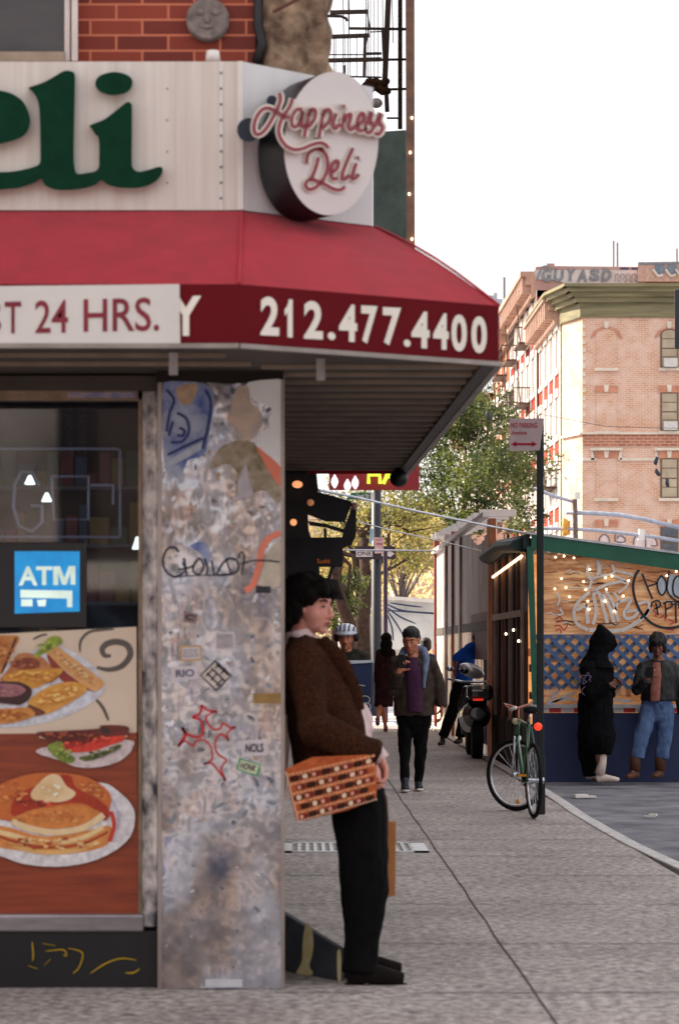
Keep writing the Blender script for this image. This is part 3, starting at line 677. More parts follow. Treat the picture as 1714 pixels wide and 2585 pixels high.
b = MB(); b.box(-7, X_(366, Yf), Yf - .06, Yf + .1, 0, Z_(2152, 10.6)); b.build('kick_panel', BLACK, SF)
fk = crop(0, 1550, .4016, front(Yf - .062)); b = MB()
for s_ in ([(205, 2060), (212, 2140), (208, 2180)], [(270, 2070), (350, 2085)], [(290, 2120), (400, 2110), (420, 2150), (400, 2140)], [(430, 2100), (520, 2130), (500, 2220), (460, 2260)], [(570, 2260), (660, 2200), (760, 2165), (860, 2175)], [(880, 2230), (840, 2255), (790, 2255)], [(280, 2210), (320, 2170)], [(180, 2210), (240, 2230)]):
    b.stroke(s_, 9, fk, .004, taper=True)
b.build('yellow_scrawl', M('yellow_chalk', S(180, 146, 40), .8), SF)
b = MB(); b.poly([(-700, 926), (323, 926), (323, 1500), (-700, 1500)], front(Yf)); b.build('glass', glass_mat('shop_glass', (.55, .6, .68), .955), SF)
# interior
IN = thing('shop_interior', 'dim deli interior seen through the dark window', 'interior', (-2, 12, 0))
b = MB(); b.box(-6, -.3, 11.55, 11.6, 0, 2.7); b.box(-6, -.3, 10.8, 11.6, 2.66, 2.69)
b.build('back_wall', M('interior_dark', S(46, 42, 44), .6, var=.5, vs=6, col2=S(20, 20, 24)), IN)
cols = [S(120, 100, 40), S(44, 70, 100), S(110, 44, 50), S(90, 92, 96), S(60, 80, 60)]
random.seed(5)
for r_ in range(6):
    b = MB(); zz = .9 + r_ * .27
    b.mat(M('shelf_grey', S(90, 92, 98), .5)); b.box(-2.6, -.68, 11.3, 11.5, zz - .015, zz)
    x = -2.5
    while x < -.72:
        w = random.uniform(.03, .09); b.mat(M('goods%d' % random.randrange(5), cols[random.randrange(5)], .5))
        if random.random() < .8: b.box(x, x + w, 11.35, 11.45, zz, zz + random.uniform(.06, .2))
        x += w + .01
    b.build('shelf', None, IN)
tag(MB().tube([P(70, 1098, 11), P(70, 1118, 11)], [.006, .024], 12).build('pendant_lamp', M('lamp_lit', S(214, 226, 214), .5, emit=2.2)), 'small lit cone lamp behind the glass, upper one above the unlit letter', 'lamp', 'cone lamps behind the deli window')
tag(MB().tube([P(109, 1138, 11), P(109, 1158, 11)], [.006, .024], 12).build('pendant_lamp', MATS['lamp_lit']), 'small lit cone lamp behind the glass, lower right of the first lamp', 'lamp', 'cone lamps behind the deli window')
tag(MB().tube([P(318, 1240, 11), P(318, 1268, 11)], [.006, .024], 12).build('pendant_lamp', MATS['lamp_lit']), 'small lit cone lamp half hidden by the right window frame', 'lamp', 'cone lamps behind the deli window')
NG = thing('neon_sign', 'unlit tube lettering in a thin frame hanging behind the dark glass', 'sign', tuple(P(110, 1140, 10.85)))
tubem = M('unlit_tube', S(176, 186, 206), .3, var=.2)
fn = front(10.82); b = MB()
def tub(pts, r=.006): b.tube([fn(x, y) for x, y in pts], r, 6)
tub([(-200, 1036), (270, 1036)]); tub([(270, 1036), (278, 1040), (278, 1240)]); tub([(-200, 1240), (278, 1240)]); b.build('frame', tubem, NG)
b = MB(); tub([(92, 1120), (75, 1090), (50, 1090), (35, 1120), (32, 1170), (45, 1215), (75, 1228), (98, 1205), (98, 1168), (72, 1168)], .008); tub([(-40, 1228), (-40, 1090), (0, 1228), (0, 1090)], .008); tub([(120, 1100), (205, 1100), (205, 1200), (125, 1200), (120, 1100)]); tub([(210, 1120), (262, 1120), (262, 1165)]); b.build('lettering', tubem, NG)
for i, x in enumerate((120, 150, 182)):
    b = MB(); b.text('OPEN DAILY'[::1], [(x, 1050), (x, 940), (x + 18, 940), (x + 18, 1050)], front(10.9)); b.build('window_lettering', M('faint_letters', S(70, 78, 92), .5), SF)
# poster
PO = thing('food_poster', 'large printed poster of sandwiches and pancakes fixed to the deli window', 'poster', (-1, 10.66, .3))
fp = crop(0, 1550, .4016, front(10.64)); b = MB(); lay = [0.0]
def shp(col, pts, name, sm=True, **kw):
    lay[0] += .0006; b.mat(M('print_' + name, col, .35, var=kw.get('var', .22), vs=kw.get('vs', 34), col2=kw.get('col2'), stretch=kw.get('st', (1, 1, 1)), detail=6)); b.poly(smoothp(pts, 3) if sm else pts, fp, lay[0])
def shs(col, pts, w, name, **kw):
    lay[0] += .0006; b.mat(M('print_' + name, col, .35, var=.1, vs=20)); b.stroke(pts, w, fp, lay[0], **kw)
b.mat(M('print_cream', S(222, 200, 178), .4, var=.05)); b.poly([(-900, 190), (0, 125), (860, 80), (862, 745), (-900, 760)], fp, 0, -.01)
b.mat(M('print_wood', S(158, 70, 36), .4, var=.25, vs=3, col2=S(116, 42, 24), stretch=(1, 1, 14), detail=6)); b.poly([(-900, 760), (862, 745), (878, 1885), (-900, 1905)], fp, 0, -.01)
spm = S(92, 82, 78)
shs(spm, [(610, 335), (690, 350), (770, 325), (820, 260), (805, 200), (745, 175), (680, 185), (645, 220), (660, 260), (700, 262)], 40, 'swirl', taper=True)
shs(spm, [(505, 240), (510, 170), (560, 115), (640, 100), (720, 95)], 18, 'swirl', taper=True); shs(spm, [(600, 530), (650, 590), (685, 670)], 20, 'swirl', taper=True)
shs(spm, [(210, 160), (260, 135), (300, 128)], 14, 'swirl', taper=True)
shp(S(214, 214, 224), [(-500, 380), (0, 330), (300, 190), (420, 215), (560, 300), (640, 400), (660, 480), (560, 570), (400, 650), (200, 700), (0, 715), (-500, 720)], 'plate')
shp(S(200, 128, 66), [(-40, 160), (60, 135), (125, 150), (70, 260), (20, 370), (-40, 380)], 'toast')
shs(S(70, 36, 28), [(105, 150), (60, 260), (15, 370)], 14, 'crust')
shp(S(206, 142, 84), [(60, 340), (120, 250), (250, 260), (330, 330), (390, 350), (330, 430), (120, 440), (0, 420)], 'roll', var=.3, col2=S(160, 84, 48))
shp(S(150, 74, 52), [(80, 320), (150, 275), (230, 280), (250, 330), (150, 350)], 'bacon', var=.3)
shp(S(212, 150, 86), [(290, 240), (340, 190), (440, 260), (560, 350), (655, 430), (620, 480), (560, 470), (440, 380)], 'bread', col2=S(228, 178, 120))
shp(S(148, 52, 40), [(300, 250), (420, 370), (560, 470), (600, 490), (560, 480), (420, 440), (330, 340)], 'ham')
shp(S(150, 168, 60), [(305, 150), (370, 140), (395, 180), (330, 215), (240, 270), (215, 255), (270, 210)], 'lettuce', var=.3)
shp(S(224, 168, 70), [(20, 390), (160, 350), (300, 345), (380, 340), (395, 365), (300, 430), (200, 470), (60, 430)], 'cheese', col2=S(204, 130, 50))
shp(S(228, 172, 84), [(180, 550), (300, 460), (440, 425), (530, 445), (540, 490), (420, 570), (290, 630), (230, 600)], 'bun', col2=S(208, 136, 50))
shp(S(120, 60, 36), [(180, 570), (240, 590), (290, 620), (240, 640), (190, 620)], 'shade')
shp(S(216, 142, 70), [(-200, 620), (100, 590), (190, 590), (220, 640), (100, 680), (0, 690), (-200, 680)], 'toast2')
shp(S(60, 26, 26), [(-100, 440), (20, 425), (130, 430), (200, 470), (190, 530), (130, 570), (60, 565), (-100, 540)], 'cup')
shp(S(168, 110, 118), [(-100, 450), (20, 437), (120, 445), (165, 480), (110, 515), (20, 520), (-100, 520)], 'sauce', var=.2)
# club sandwich
shp(S(214, 196, 196), [(230, 870), (330, 830), (800, 790), (835, 840), (800, 890), (730, 935), (600, 965), (480, 960), (380, 920)], 'plate2')
shs(S(222, 190, 150), [(250, 770), (420, 800), (620, 790), (800, 765)], 16, 'crumb')
shp(S(112, 40, 32), [(230, 745), (380, 735), (620, 720), (635, 700), (800, 705), (800, 760), (700, 800), (600, 825), (400, 835), (300, 790)], 'bread2', var=.25)
shp(S(222, 62, 44), [(400, 830), (520, 820), (640, 780), (780, 765), (770, 800), (680, 830), (590, 860), (460, 870)], 'tomato')
shp(S(132, 150, 60), [(300, 830), (390, 800), (420, 870), (470, 900), (460, 935), (400, 930), (340, 890)], 'lettuce2', var=.3)
shp(S(60, 34, 30), [(640, 710), (680, 715), (700, 740), (660, 755), (640, 745)], 'olive'); shp(S(96, 104, 52), [(500, 900), (600, 880), (740, 820), (760, 840), (640, 900), (540, 925)], 'greens')
# pancakes
shp(S(226, 220, 222), [(-300, 1200), (0, 1180), (400, 1080), (640, 1060), (740, 1110), (830, 1200), (850, 1290), (820, 1400), (720, 1490), (560, 1560), (360, 1588), (150, 1570), (0, 1520), (-300, 1450)], 'plate3')
shp(S(196, 190, 204), [(680, 1130), (740, 1210), (760, 1290), (730, 1390), (740, 1300), (720, 1220)], 'plate3s')
shp(S(206, 118, 54), [(-100, 1330), (60, 1340), (300, 1400), (600, 1350), (690, 1330), (705, 1400), (640, 1470), (400, 1510), (150, 1490), (-100, 1440)], 'pc1', col2=S(226, 158, 84))
shs(S(240, 206, 150), [(-100, 1350), (60, 1385), (250, 1430), (480, 1420), (650, 1340)], 30, 'pcedge'); shs(S(170, 60, 34), [(-60, 1370), (60, 1420), (250, 1465), (500, 1450), (680, 1370)], 14, 'pcline')
shs(S(232, 178, 108), [(60, 1445), (250, 1495), (480, 1485), (620, 1430)], 28, 'pcedge2')
shp(S(208, 116, 52), [(-120, 1150), (30, 1060), (200, 1005), (400, 1000), (560, 1030), (680, 1110), (700, 1190), (650, 1260), (480, 1330), (300, 1350), (120, 1310), (-60, 1270)], 'pc2', var=.12, col2=S(194, 96, 40))
shp(S(178, 52, 26), [(70, 1250), (100, 1150), (200, 1090), (330, 1060), (380, 1010), (450, 1020), (480, 1090), (600, 1150), (690, 1230), (660, 1300), (560, 1200), (420, 1190), (200, 1230), (120, 1270)], 'syrup', var=.2)
shp(S(216, 132, 62), [(90, 1290), (180, 1240), (330, 1215), (500, 1200), (600, 1230), (640, 1260), (560, 1320), (330, 1350), (180, 1340)], 'pc3', var=.15)
shs(S(238, 206, 160), [(80, 1300), (180, 1345), (340, 1372), (520, 1345), (655, 1262)], 40, 'pcedge3')
shp(S(238, 214, 176), [(195, 1130), (250, 1060), (310, 1012), (375, 1015), (420, 1080), (480, 1125), (430, 1170), (330, 1185), (230, 1175)], 'butter', col2=S(222, 176, 120), vs=9)
random.seed(91)
def flecks(cx, cy, rx, ry, cols_, n_, sz, tilt=.0):
    for k_ in range(n_):
        a_ = random.uniform(0, 6.283); q_ = math.sqrt(random.random()); x, y = cx + rx * q_ * math.cos(a_), cy + ry * q_ * math.sin(a_) + tilt * rx * q_ * math.cos(a_)
        w_ = random.uniform(.5, 1.4) * sz; h_ = w_ * random.uniform(.25, .6); t_ = random.uniform(-.4, .4); c_ = random.randrange(len(cols_))
        lay[0] += .00002; b.mat(M('fleck_%d_%d_%d' % tuple(int(v * 999) for v in cols_[c_]), cols_[c_], .35))
        b.poly([(x + w_ * math.cos(u) * math.cos(t_) - h_ * math.sin(u) * math.sin(t_), y + w_ * math.cos(u) * math.sin(t_) + h_ * math.sin(u) * math.cos(t_)) for u in [.785 * i_ for i_ in range(8)]], fp, lay[0])
flecks(330, 1280, 250, 36, [S(232, 158, 92), S(186, 96, 44), S(222, 140, 70), S(204, 112, 52)], 70, 16)
flecks(60, 1120, 110, 60, [S(226, 150, 84), S(176, 84, 38), S(214, 128, 64)], 30, 16); flecks(590, 1110, 80, 46, [S(226, 150, 84), S(176, 84, 38)], 26, 14, .4)
flecks(330, 1440, 300, 34, [S(240, 200, 140), S(176, 74, 40), S(224, 150, 84)], 60, 18); flecks(330, 1110, 70, 50, [S(250, 234, 206), S(226, 190, 140)], 22, 16)
flecks(240, 1190, 130, 20, [S(214, 84, 44), S(130, 34, 20)], 24, 16)
flecks(450, 320, 150, 22, [S(236, 190, 134), S(196, 124, 66), S(248, 214, 160)], 46, 14, .75); flecks(360, 510, 140, 40, [S(244, 200, 118), S(206, 132, 56), S(236, 180, 96)], 44, 16, -.3)
flecks(220, 390, 150, 34, [S(236, 182, 90), S(180, 100, 44), S(222, 150, 70)], 40, 16); flecks(60, 635, 120, 26, [S(230, 160, 86), S(170, 90, 40)], 26, 16); flecks(40, 240, 50, 80, [S(222, 156, 92), S(176, 98, 50)], 26, 14)
flecks(150, 310, 80, 24, [S(120, 54, 40), S(196, 110, 84)], 20, 12); flecks(290, 210, 60, 34, [S(186, 196, 84), S(96, 116, 40)], 22, 12)
flecks(560, 800, 170, 20, [S(240, 96, 70), S(170, 36, 28)], 26, 14, -.15); flecks(430, 760, 170, 22, [S(160, 76, 52), S(84, 30, 24)], 34, 16); flecks(400, 880, 60, 36, [S(176, 188, 84), S(88, 110, 40)], 20, 12); flecks(640, 870, 110, 22, [S(150, 160, 80), S(60, 70, 34), S(228, 206, 200)], 26, 13, -.25)
flecks(20, 480, 100, 30, [S(196, 140, 146), S(140, 84, 96)], 18, 12)
shs(S(196, 56, 40), [(700, 1240), (720, 1330), (690, 1430)], 26, 'pcr')
b.build('print', None, PO)
# ATM sign
AT = thing('atm_sign', 'square blue lit ATM sign hanging behind the deli window', 'sign', tuple(P(110, 1345, 10.63)))
f = front(10.655)
b = MB(); b.poly([(-5, 1252), (200, 1252), (200, 1450), (-5, 1450)], f, 0, -.03); b.build('housing', M('atm_black', S(18, 18, 20), .4), AT, bevel=.004)
b = MB(); b.poly([(35, 1273), (185, 1273), (185, 1412), (35, 1417)], f, .004); b.build('panel', M('atm_blue', S(24, 122, 190), .3, var=.25, vs=9, emit=.22, col2=S(20, 150, 214)), AT)
b = MB(); b.text('A', [(44, 1352), (88, 1352), (88, 1308), (44, 1308)], f, .006, .03); b.text('T', [(84, 1351), (122, 1351), (122, 1308), (84, 1308)], f, .006, .03); b.text('M', [(124, 1351), (175, 1350), (175, 1307), (124, 1308)], f, .006, 0)
b.poly([(48, 1362), (168, 1364), (168, 1402), (156, 1402), (156, 1382), (48, 1380)], f, .006); b.poly([(50, 1384), (76, 1384), (76, 1400), (50, 1400)], f, .006); b.poly([(86, 1386), (108, 1384), (106, 1400), (90, 1400)], f, .006)
b.build('lettering', M('atm_white', S(206, 226, 214), .4, emit=.25), AT)
# low dark board at the foot of the wall
st = thing('low_board', 'low slanted dark board with pale scuffs at the foot of the column behind the man', 'board', (.05, 11, 0))
b = MB(); a1 = Vector((-.10, 11.22, 0)); a2 = Vector((X_(786, 10.8), 10.82, 0)); q = Vector((.02, .04, 0))
b.hexa([a1, a2, a2 + q, a1 + q, a1 + Vector((0, 0, .28)), a2 + Vector((0, 0, .145)), a2 + q + Vector((0, 0, .145)), a1 + q + Vector((0, 0, .28))]); b.build('board', M('board_slate', S(54, 56, 64), .7, var=.3, vs=10, bump=.2), st, bevel=.004)
n_ = (a2 - a1).cross(Vector((0, 0, 1))).normalized(); fb = slant(a1, n_ if n_.y < 0 else -n_)
b = MB(); b.poly(smoothp([(706, 2134), (718, 2140), (724, 2170), (722, 2200), (715, 2230), (722, 2250), (684, 2252), (697, 2220), (699, 2180)]), fb, .003); b.build('scuff', M('scuff_cream', S(222, 214, 186), .7, var=.3, vs=14, col2=S(206, 180, 96)), st); b = MB(); b.poly(smoothp([(779, 2200), (787, 2200), (787, 2268), (780, 2262)]), fb, .003)
b.build('scuff', M('scuff_cream', S(222, 214, 186), .7, var=.3, vs=14, col2=S(206, 180, 96)), st)

# ------------------------------------------------------------------ shopfronts further along the pavement
NB = thing('row_building', 'dark brick building beyond the awning carrying the fire escape', 'building', (-2, 30, 0))
b = MB(); b.box(-14, -.14, 19.3, 47, 0, 15); b.build('wall', brick_mat('row_brick', S(120, 66, 52), S(90, 52, 44), S(140, 120, 108), rot=(R(90), 0, R(90))), NB)
b = MB()
for y in (21, 25, 29, 33, 37, 41):
    for z in (4.2, 7.4, 10.6): b.box(-.15, -.12, y, y + 1, z, z + 1.7)
b.build('window', M('row_window', S(50, 54, 60), .15), NB)
b = MB(); b.box(-.14, .0, 19.6, 47, 2.6, 3.5); b.build('storefront_band', M('band_dark', S(40, 34, 34), .6), NB)
# the shaded black signs hanging out over the doors
fd = crop(700, 1150, .19133, front(15.5))
HS = thing('hanging_sign', 'tall black hanging sign frame with cut out openings between the awning and the man', 'sign', tuple(P(735, 1250, 15.5)))
def frame_with_holes(b, F, outer, bars):
    for p in bars: b.poly(p, F, 0, -.06)
b = MB()
b.poly([(60, 230), (520, 240), (545, 480), (400, 780), (420, 1000), (450, 1080), (60, 1100)], fd, 0, -.06)
b.poly([(545, 480), (980, 600), (985, 640), (890, 880), (640, 870), (400, 780)], fd, 0, -.06)
b.poly([(985, 640), (1045, 700), (1040, 1060), (990, 1170), (860, 1230), (850, 1100), (870, 980), (930, 840)], fd, 0, -.06)
b.poly([(400, 860), (640, 900), (880, 970), (870, 1020), (640, 950), (430, 925)], fd, -.01, -.05)
b.poly([(610, 950), (650, 960), (655, 1080), (615, 1080)], fd, -.01, -.05)
b.build('frame', M('hang_black', S(22, 20, 22), .6), HS)
b = MB(); b.ell(fd(1020, 665), (.024, .02, .024)); b.build('lamp_knob', M('knob_tan', S(190, 140, 120), .5), HS)
b = MB(); b.poly([(60, 1085), (870, 1075), (865, 1470), (560, 1470), (560, 1640), (60, 1660)], front and crop(700, 1150, .19133, front(15.9)), 0, -.2)
b.poly([(710, 1460), (760, 1460), (700, 1640), (650, 1640)], crop(700, 1150, .19133, front(15.9)), 0, -.05); b.poly([(560, 1600), (790, 1640), (880, 1900), (560, 1900)], crop(700, 1150, .19133, front(15.9)), 0, -.05)
sb = b.build('sign_board', M('board_black', S(26, 24, 26), .5)); tag(sb, 'black sign board with small orange lettering above the head of the leaning man', 'sign')
b = MB(); fd2 = crop(700, 1150, .19133, front(15.88)); b.text('Sushi', [(525, 1420), (690, 1420), (690, 1362), (525, 1362)], fd2, .005, .01); b.build('lettering', M('sign_orange', S(190, 96, 44), .5, emit=.12), sb)
b = MB(); b.box(-.14, X_(712, 16), 16.3, 18.5, 1.05, 2.7); tag(b.build('projecting_cabinet', M('bay_dark', S(20, 18, 19), .6), bevel=.01), 'dark projecting shop cabinet on the wall directly behind the leaning man', 'cabinet')
for i, (x, y) in enumerate(((266, 380), (440, 620), (215, 880))):
    b = MB(); q = fd(x, y, .1); b.ell(q, (.034, .02, .024) if i == 0 else (.022, .02, .022), n=10, m=6)
    lab = ['small amber lamp, highest of the three against the dark shopfront', 'dim amber lamp, middle one of three against the dark shopfront', 'small amber lamp, lowest of the three beside the column edge'][i]
    tag(b.build('wall_lamp', M('amber_lamp' if i != 1 else 'amber_dim', S(226, 150, 100), .5, emit=.5 if i != 1 else .12), smooth=True), lab, 'lamp', 'amber lamps in the dark shopfront')
labs = ['tall white paper lantern, leftmost under the awning', 'white paper lantern, second from the left under the awning', 'white paper lantern, third from the left under the awning', 'white paper lantern touching the red sign under the awning']
for i, (x, y, w, h) in enumerate(((585, 360, 45, 95), (757, 345, 45, 95), (925, 400, 45, 90), (1028, 360, 45, 95))):
    b = MB(); q = crop(700, 1150, .19133, front(17.2))(x, y); s_ = .19133 / 1.0931 * 17.2 / K
    prof = [(0, .05)] + [(math.sin(math.pi * k / 10) * (1 + .06 * (k % 2)), k / 10) for k in range(1, 10)] + [(0.05, 1)]
    b.tube([q + Vector((0, 0, -h * s_ + 2 * h * s_ * v)) for u, v in prof], [max(.004, w * s_ * u) for u, v in prof], 14)
    tag(b.build('paper_lantern', M('lantern_white', S(226, 220, 224), .6, emit=.7), smooth=True), labs[i], 'lantern', 'white lanterns beside the red sign')
b = MB(); f = front(17.5); RSG = thing('red_sign', 'red box sign with yellow green tube letters under the awning tip', 'sign', tuple(P(850, 1080, 17.5)))
b.poly([(760, 1030), (968, 1030), (968, 1132), (760, 1132)], f, 0, -.15); b.build('panel', M('sign_red', S(176, 48, 56), .45, var=.1, vs=5), RSG)
b = MB(); y0 = 17.42; fz = crop(700, 1150, .19133, front(17.44))
for s_ in ([(1205, 370), (1205, 255), (1350, 255), (1355, 370)], [(1400, 370), (1440, 280), (1455, 180)], [(1440, 270), (1510, 300), (1480, 180)]): b.tube([fz(*p) for p in s_], .013, 6)
b.build('lettering', M('neon_lime', S(190, 220, 60), .4, emit=.8), RSG)

# ------------------------------------------------------------------ fire escape
FE = thing('fire_escape', 'dark iron fire escape with open railings against the white sky', 'fire escape', (.3, 19.5, 3.6))
Yq = 19.5; ir = M('iron_brown', S(90, 70, 58), .6, .2, var=.3); fe = crop(740, 0, .21684, front(Yq))
def fbar(b, x0, y0, x1, y1, w, dY=0.0):
    w *= 1.25
    b.bar(fe(x0, y0, -dY), fe(x1, y1, -dY), w * .21684 / 1.0931 * Yq / K, up=(0, 1, 0))
b = MB()
for (x0, y0, x1, y1, w) in ((430, 145, 870, 135, 34), (330, 432, 890, 412, 34), (340, 705, 1030, 690, 34), (650, 330, 1390, 340, 22), (890, 372, 1050, 366, 10), (1020, 695, 1390, 690, 20), (820, 625, 1030, 622, 22), (280, 636, 820, 636, 10), (1120, 1040, 1330, 1035, 20), (1090, 1375, 1260, 1375, 16), (620, 890, 1030, 900, 14)):
    b = MB(); fbar(b, x0, y0, x1, y1, w); b.build('rail', ir, FE)
for i, (x0, y0, x1, y1, w) in enumerate(((1110, -60, 1065, 1000, 52), (1245, -60, 1245, 1500, 40), (835, 440, 825, 890, 26), (1050, 330, 1095, 1300, 40), (395, 440, 400, 700, 16), (600, 760, 600, 860, 22))):
    b = MB(); fbar(b, x0, y0, x1, y1, w); b.build('post', ir, FE)
b = MB(); random.seed(2)
for x in (330, 345, 475, 495, 580, 600, 640, 665, 740, 850, 870, 900, 945, 985):
    fbar(b, x, 440 if x < 840 else 0, x, 890, 7)
for x in (580, 640, 655, 850, 870, 1040): fbar(b, x, -40, x + random.uniform(-6, 10), 420, 8)
fbar(b, 860, 130, 895, 340, 12); fbar(b, 880, 340, 830, 630, 10); fbar(b, 1150, 0, 1165, 500, 8)
b.build('baluster', M('iron_thin', S(120, 96, 86), .6), FE)
b = MB()
for (x0, y0, x1, y1, w) in ((430, 145, 870, 135, 30), (330, 432, 890, 412, 30), (340, 705, 1030, 690, 30)):
    for k in range(1, 6): fbar(b, x0, y0, x1, y1, w * .6, dY=k * .22)
b.build('platform', ir, FE)
b = MB(); b.tube([fe(200, 190), fe(420, 185), fe(560, 190), fe(620, 215), fe(625, 245)], .012, 6); b.build('hook', ir, FE, smooth=True)
b = MB(); random.seed(4)
for i in range(16): b.ell(fe(random.uniform(820, 1120), random.uniform(930, 1090)), (.03, .06, .028), n=8, m=6)
remesh(b, 'plant_box', M('box_brown', S(92, 68, 48), .8, var=.4, vs=20), FE, vox=.01, smooth=1, disp=.01)
tag(MB().ell(fe(970, 1200), (.05, .05, .04)).build('flood_lamp', WHITEP, smooth=True), 'small white lamp head poking out right of the round sign', 'lamp')
b = MB(); b.poly([(862, 305), (938, 300), (944, 560), (862, 600)], front(20.2), 0, -.3)
tag(b.build('green_banner', M('banner_green', S(96, 112, 104), .7, var=.25, vs=6), bevel=.01), 'dull green banner panel behind the round sign', 'banner')
VP_ = thing('sign_pylon', 'narrow rusty brown vertical sign edge strung with tiny bulbs', 'sign', (.85, 19, 3.5))
b = MB(); b.poly([(936, -60), (957, -60), (958, 700), (939, 700)], front(19), 0, -.5); b.build('body', M('rust_brown', S(176, 128, 96), .7, var=.35, vs=7, col2=S(110, 90, 84)), VP_)
b = MB()
for y in (272, 352, 448, 552): b.ell(P(948 + (y % 7) - 3, y, 18.98), (.012, .012, .014), n=8, m=6)
b.build('bulb', M('bulb_lit', S(255, 226, 190), .4, emit=1.2), VP_)

# ------------------------------------------------------------------ wires and cables
cab = M('cable_pale', S(206, 210, 222), .4, .2)
def cable(pts, r, label, m=cab):
    tag(MB().tube([P(*p) for p in pts], r, 6).build('cable', m, smooth=True), label, 'cable', 'pale cables strung over the pavement')
cable([(738, 1132, 24), (820, 1148, 25), (960, 1180, 27), (1120, 1213, 29), (1240, 1236, 30), (1400, 1256, 30.5), (1600, 1282, 31)], .013, 'thick pale cable sloping from the awning down to the green shed roof')
cable([(825, 1204, 26), (900, 1224, 28), (1010, 1248, 31), (1110, 1272, 33)], .007, 'thin pale cable running down to the corrugated shed')
cable([(797, 1270, 28), (900, 1271, 30), (1005, 1272, 33)], .011, 'level pale cable crossing in front of the one way signs')
dw = M('wire_dark', S(60, 56, 66), .6)
tag(MB().tube([P(*p) for p in ((1100, 905, 70), (1240, 955, 70), (1400, 985, 70), (1600, 990, 70))], .008, 6).build('wire', dw), 'thin dark overhead wire carrying hanging shoes', 'wire')
def shoes(x, y, Y, w, lab, rot=0.0):
    b = MB(); s_ = Y / K; c = P(x, y, Y); rm = Matrix.Rotation(rot, 3, 'Y')
    for k in (-1, 1):
        o_ = c + rm @ Vector((k * w * .22 * s_, k * .03, -abs(k) * .01))
        b.tube([o_ + rm @ Vector((0, 0, .10)), o_ + rm @ Vector((0, 0, .02)), o_ + rm @ Vector((.02, 0, -.06)), o_ + rm @ Vector((.05, 0, -.12))], [.035, .04, .045, .03], 8)
    b.tube([c + rm @ Vector((0, 0, .08)), c + Vector((0, 0, .35))], .004, 4)
    tag(b.build('hanging_shoes', M('shoe_dark', S(42, 44, 58), .6), smooth=True), lab, 'shoes', 'pairs of shoes hanging from the wires')
shoes(1126, 958, 70, 8, 'dark pair of shoes hanging above the tree, highest one', .1)
shoes(1118, 1032, 70, 10, 'dark pair of shoes hanging left of the no parking sign', .8)
shoes(1101, 1046, 70, 14, 'dark pair of shoes hanging low before the leaves, leftmost', .9)
shoes(1514, 1062, 70, 8, 'dark pair of shoes hanging before the brick wall, upper of two', .5)
shoes(1516, 1090, 70, 8, 'dark pair of shoes hanging before the brick wall, lower of two', -.4)
shoes(1539, 1113, 70, 7, 'small dark shoes hanging before the tall brick window', .1)

# ------------------------------------------------------------------ no parking pole
Yp = 21.9
PO_ = thing('sign_pole', 'black square pole with a no parking sign, bicycle locked to it', 'pole', (X_(1247, Yp), Yp, 0))
b = MB(); xc = X_(1247, Yp); b.box(xc - .03, xc + .03, Yp - .03, Yp + .03, .0, Z_(975, Yp)); b.build('post', M('pole_black', S(30, 34, 36), .5, .3), PO_, bevel=.005)
b = MB(); b.box(xc - .042, xc + .042, Yp - .042, Yp + .042, 0, Z_(1745, Yp)); b.build('sleeve', BLACK, PO_, bevel=.006)
f = slant(P(1240, 1000, Yp - .03), (-.3, -1, 0)); b = MB(); b.poly([(1176, 966), (1256, 966), (1256, 972), (1176, 1043)][:0] or [(1176, 966), (1256, 966), (1246, 1040), (1176, 1042)], f, 0, -.004); sp = b.build('sign_plate', M('plate_pinkish', S(204, 182, 184), .5, var=.06, vs=8), PO_)
b = MB(); b.text('NO PARKING', [(1180, 988), (1240, 988), (1240, 976), (1180, 976)], f, .003, .015); b.text('Anytime', [(1181, 1006), (1216, 1006), (1216, 995), (1181, 995)], f, .003, .015)
b.poly([(1188, 1023), (1232, 1023), (1232, 1028), (1188, 1028)], f, .003); b.poly([(1180, 1025.5), (1192, 1019), (1192, 1032)], f, .003); b.poly([(1240, 1025.5), (1228, 1019), (1228, 1032)], f, .003)
b.build('sign_lettering', M('sign_red_ink', S(186, 40, 66), .5), sp)

# ------------------------------------------------------------------ bicycle
BK = thing('bicycle', 'green bicycle seen from behind with its front wheel turned, locked to the pole', 'bicycle', (2.05, 21.45, 0))
rub = M('rubber', S(28, 28, 30), .8); chrome = M('chrome', S(200, 204, 212), .2, .9, var=.1); bgreen = M('bike_green', S(18, 92, 52), .3, var=.1, coat=.5)
def wheel(c, axis, r=.335):
    c = Vector(c); ax = Vector(axis).normalized(); up = Vector((0, 0, 1)); u = up.cross(ax).normalized(); ring = lambda rr, q: c + u * (rr * math.cos(q)) + up * (rr * math.sin(q))
    def torus(rr, w, n=40, m=8):
        b = MB(); vs = []; fs = []
        for i in range(n):
            q = 2 * math.pi * i / n; rad = (ring(1, q) - c)
            for j in range(m):
                a = 2 * math.pi * j / m; vs.append(c + rad * (rr + w[0] * math.cos(a)) + ax * (w[1] * math.sin(a)))
        for i in range(n):
            for j in range(m): fs.append((i * m + j, ((i + 1) % n) * m + j, ((i + 1) % n) * m + (j + 1) % m, i * m + (j + 1) % m))
        b.add(vs, fs); return b
    w = torus(r - .018, (.018, .018)).build('wheel', rub, BK, smooth=True)
    torus(r - .045, (.011, .012)).build('rim', chrome, w, smooth=True)
    b = MB()
    for i in range(24):
        q = 2 * math.pi * i / 24; b.tube([c + ax * (.02 if i % 2 else -.02) + (ring(1, q + .4) - c) * .015, ring(r - .05, q)], .0016, 4)
    b.tube([c - ax * .05, c + ax * .05], .02, 10); b.build('spoke', chrome, w)
    return w
hd = Vector((-.10, .99, 0)).normalized(); sd_ = Vector((.99, .10, 0)).normalized()
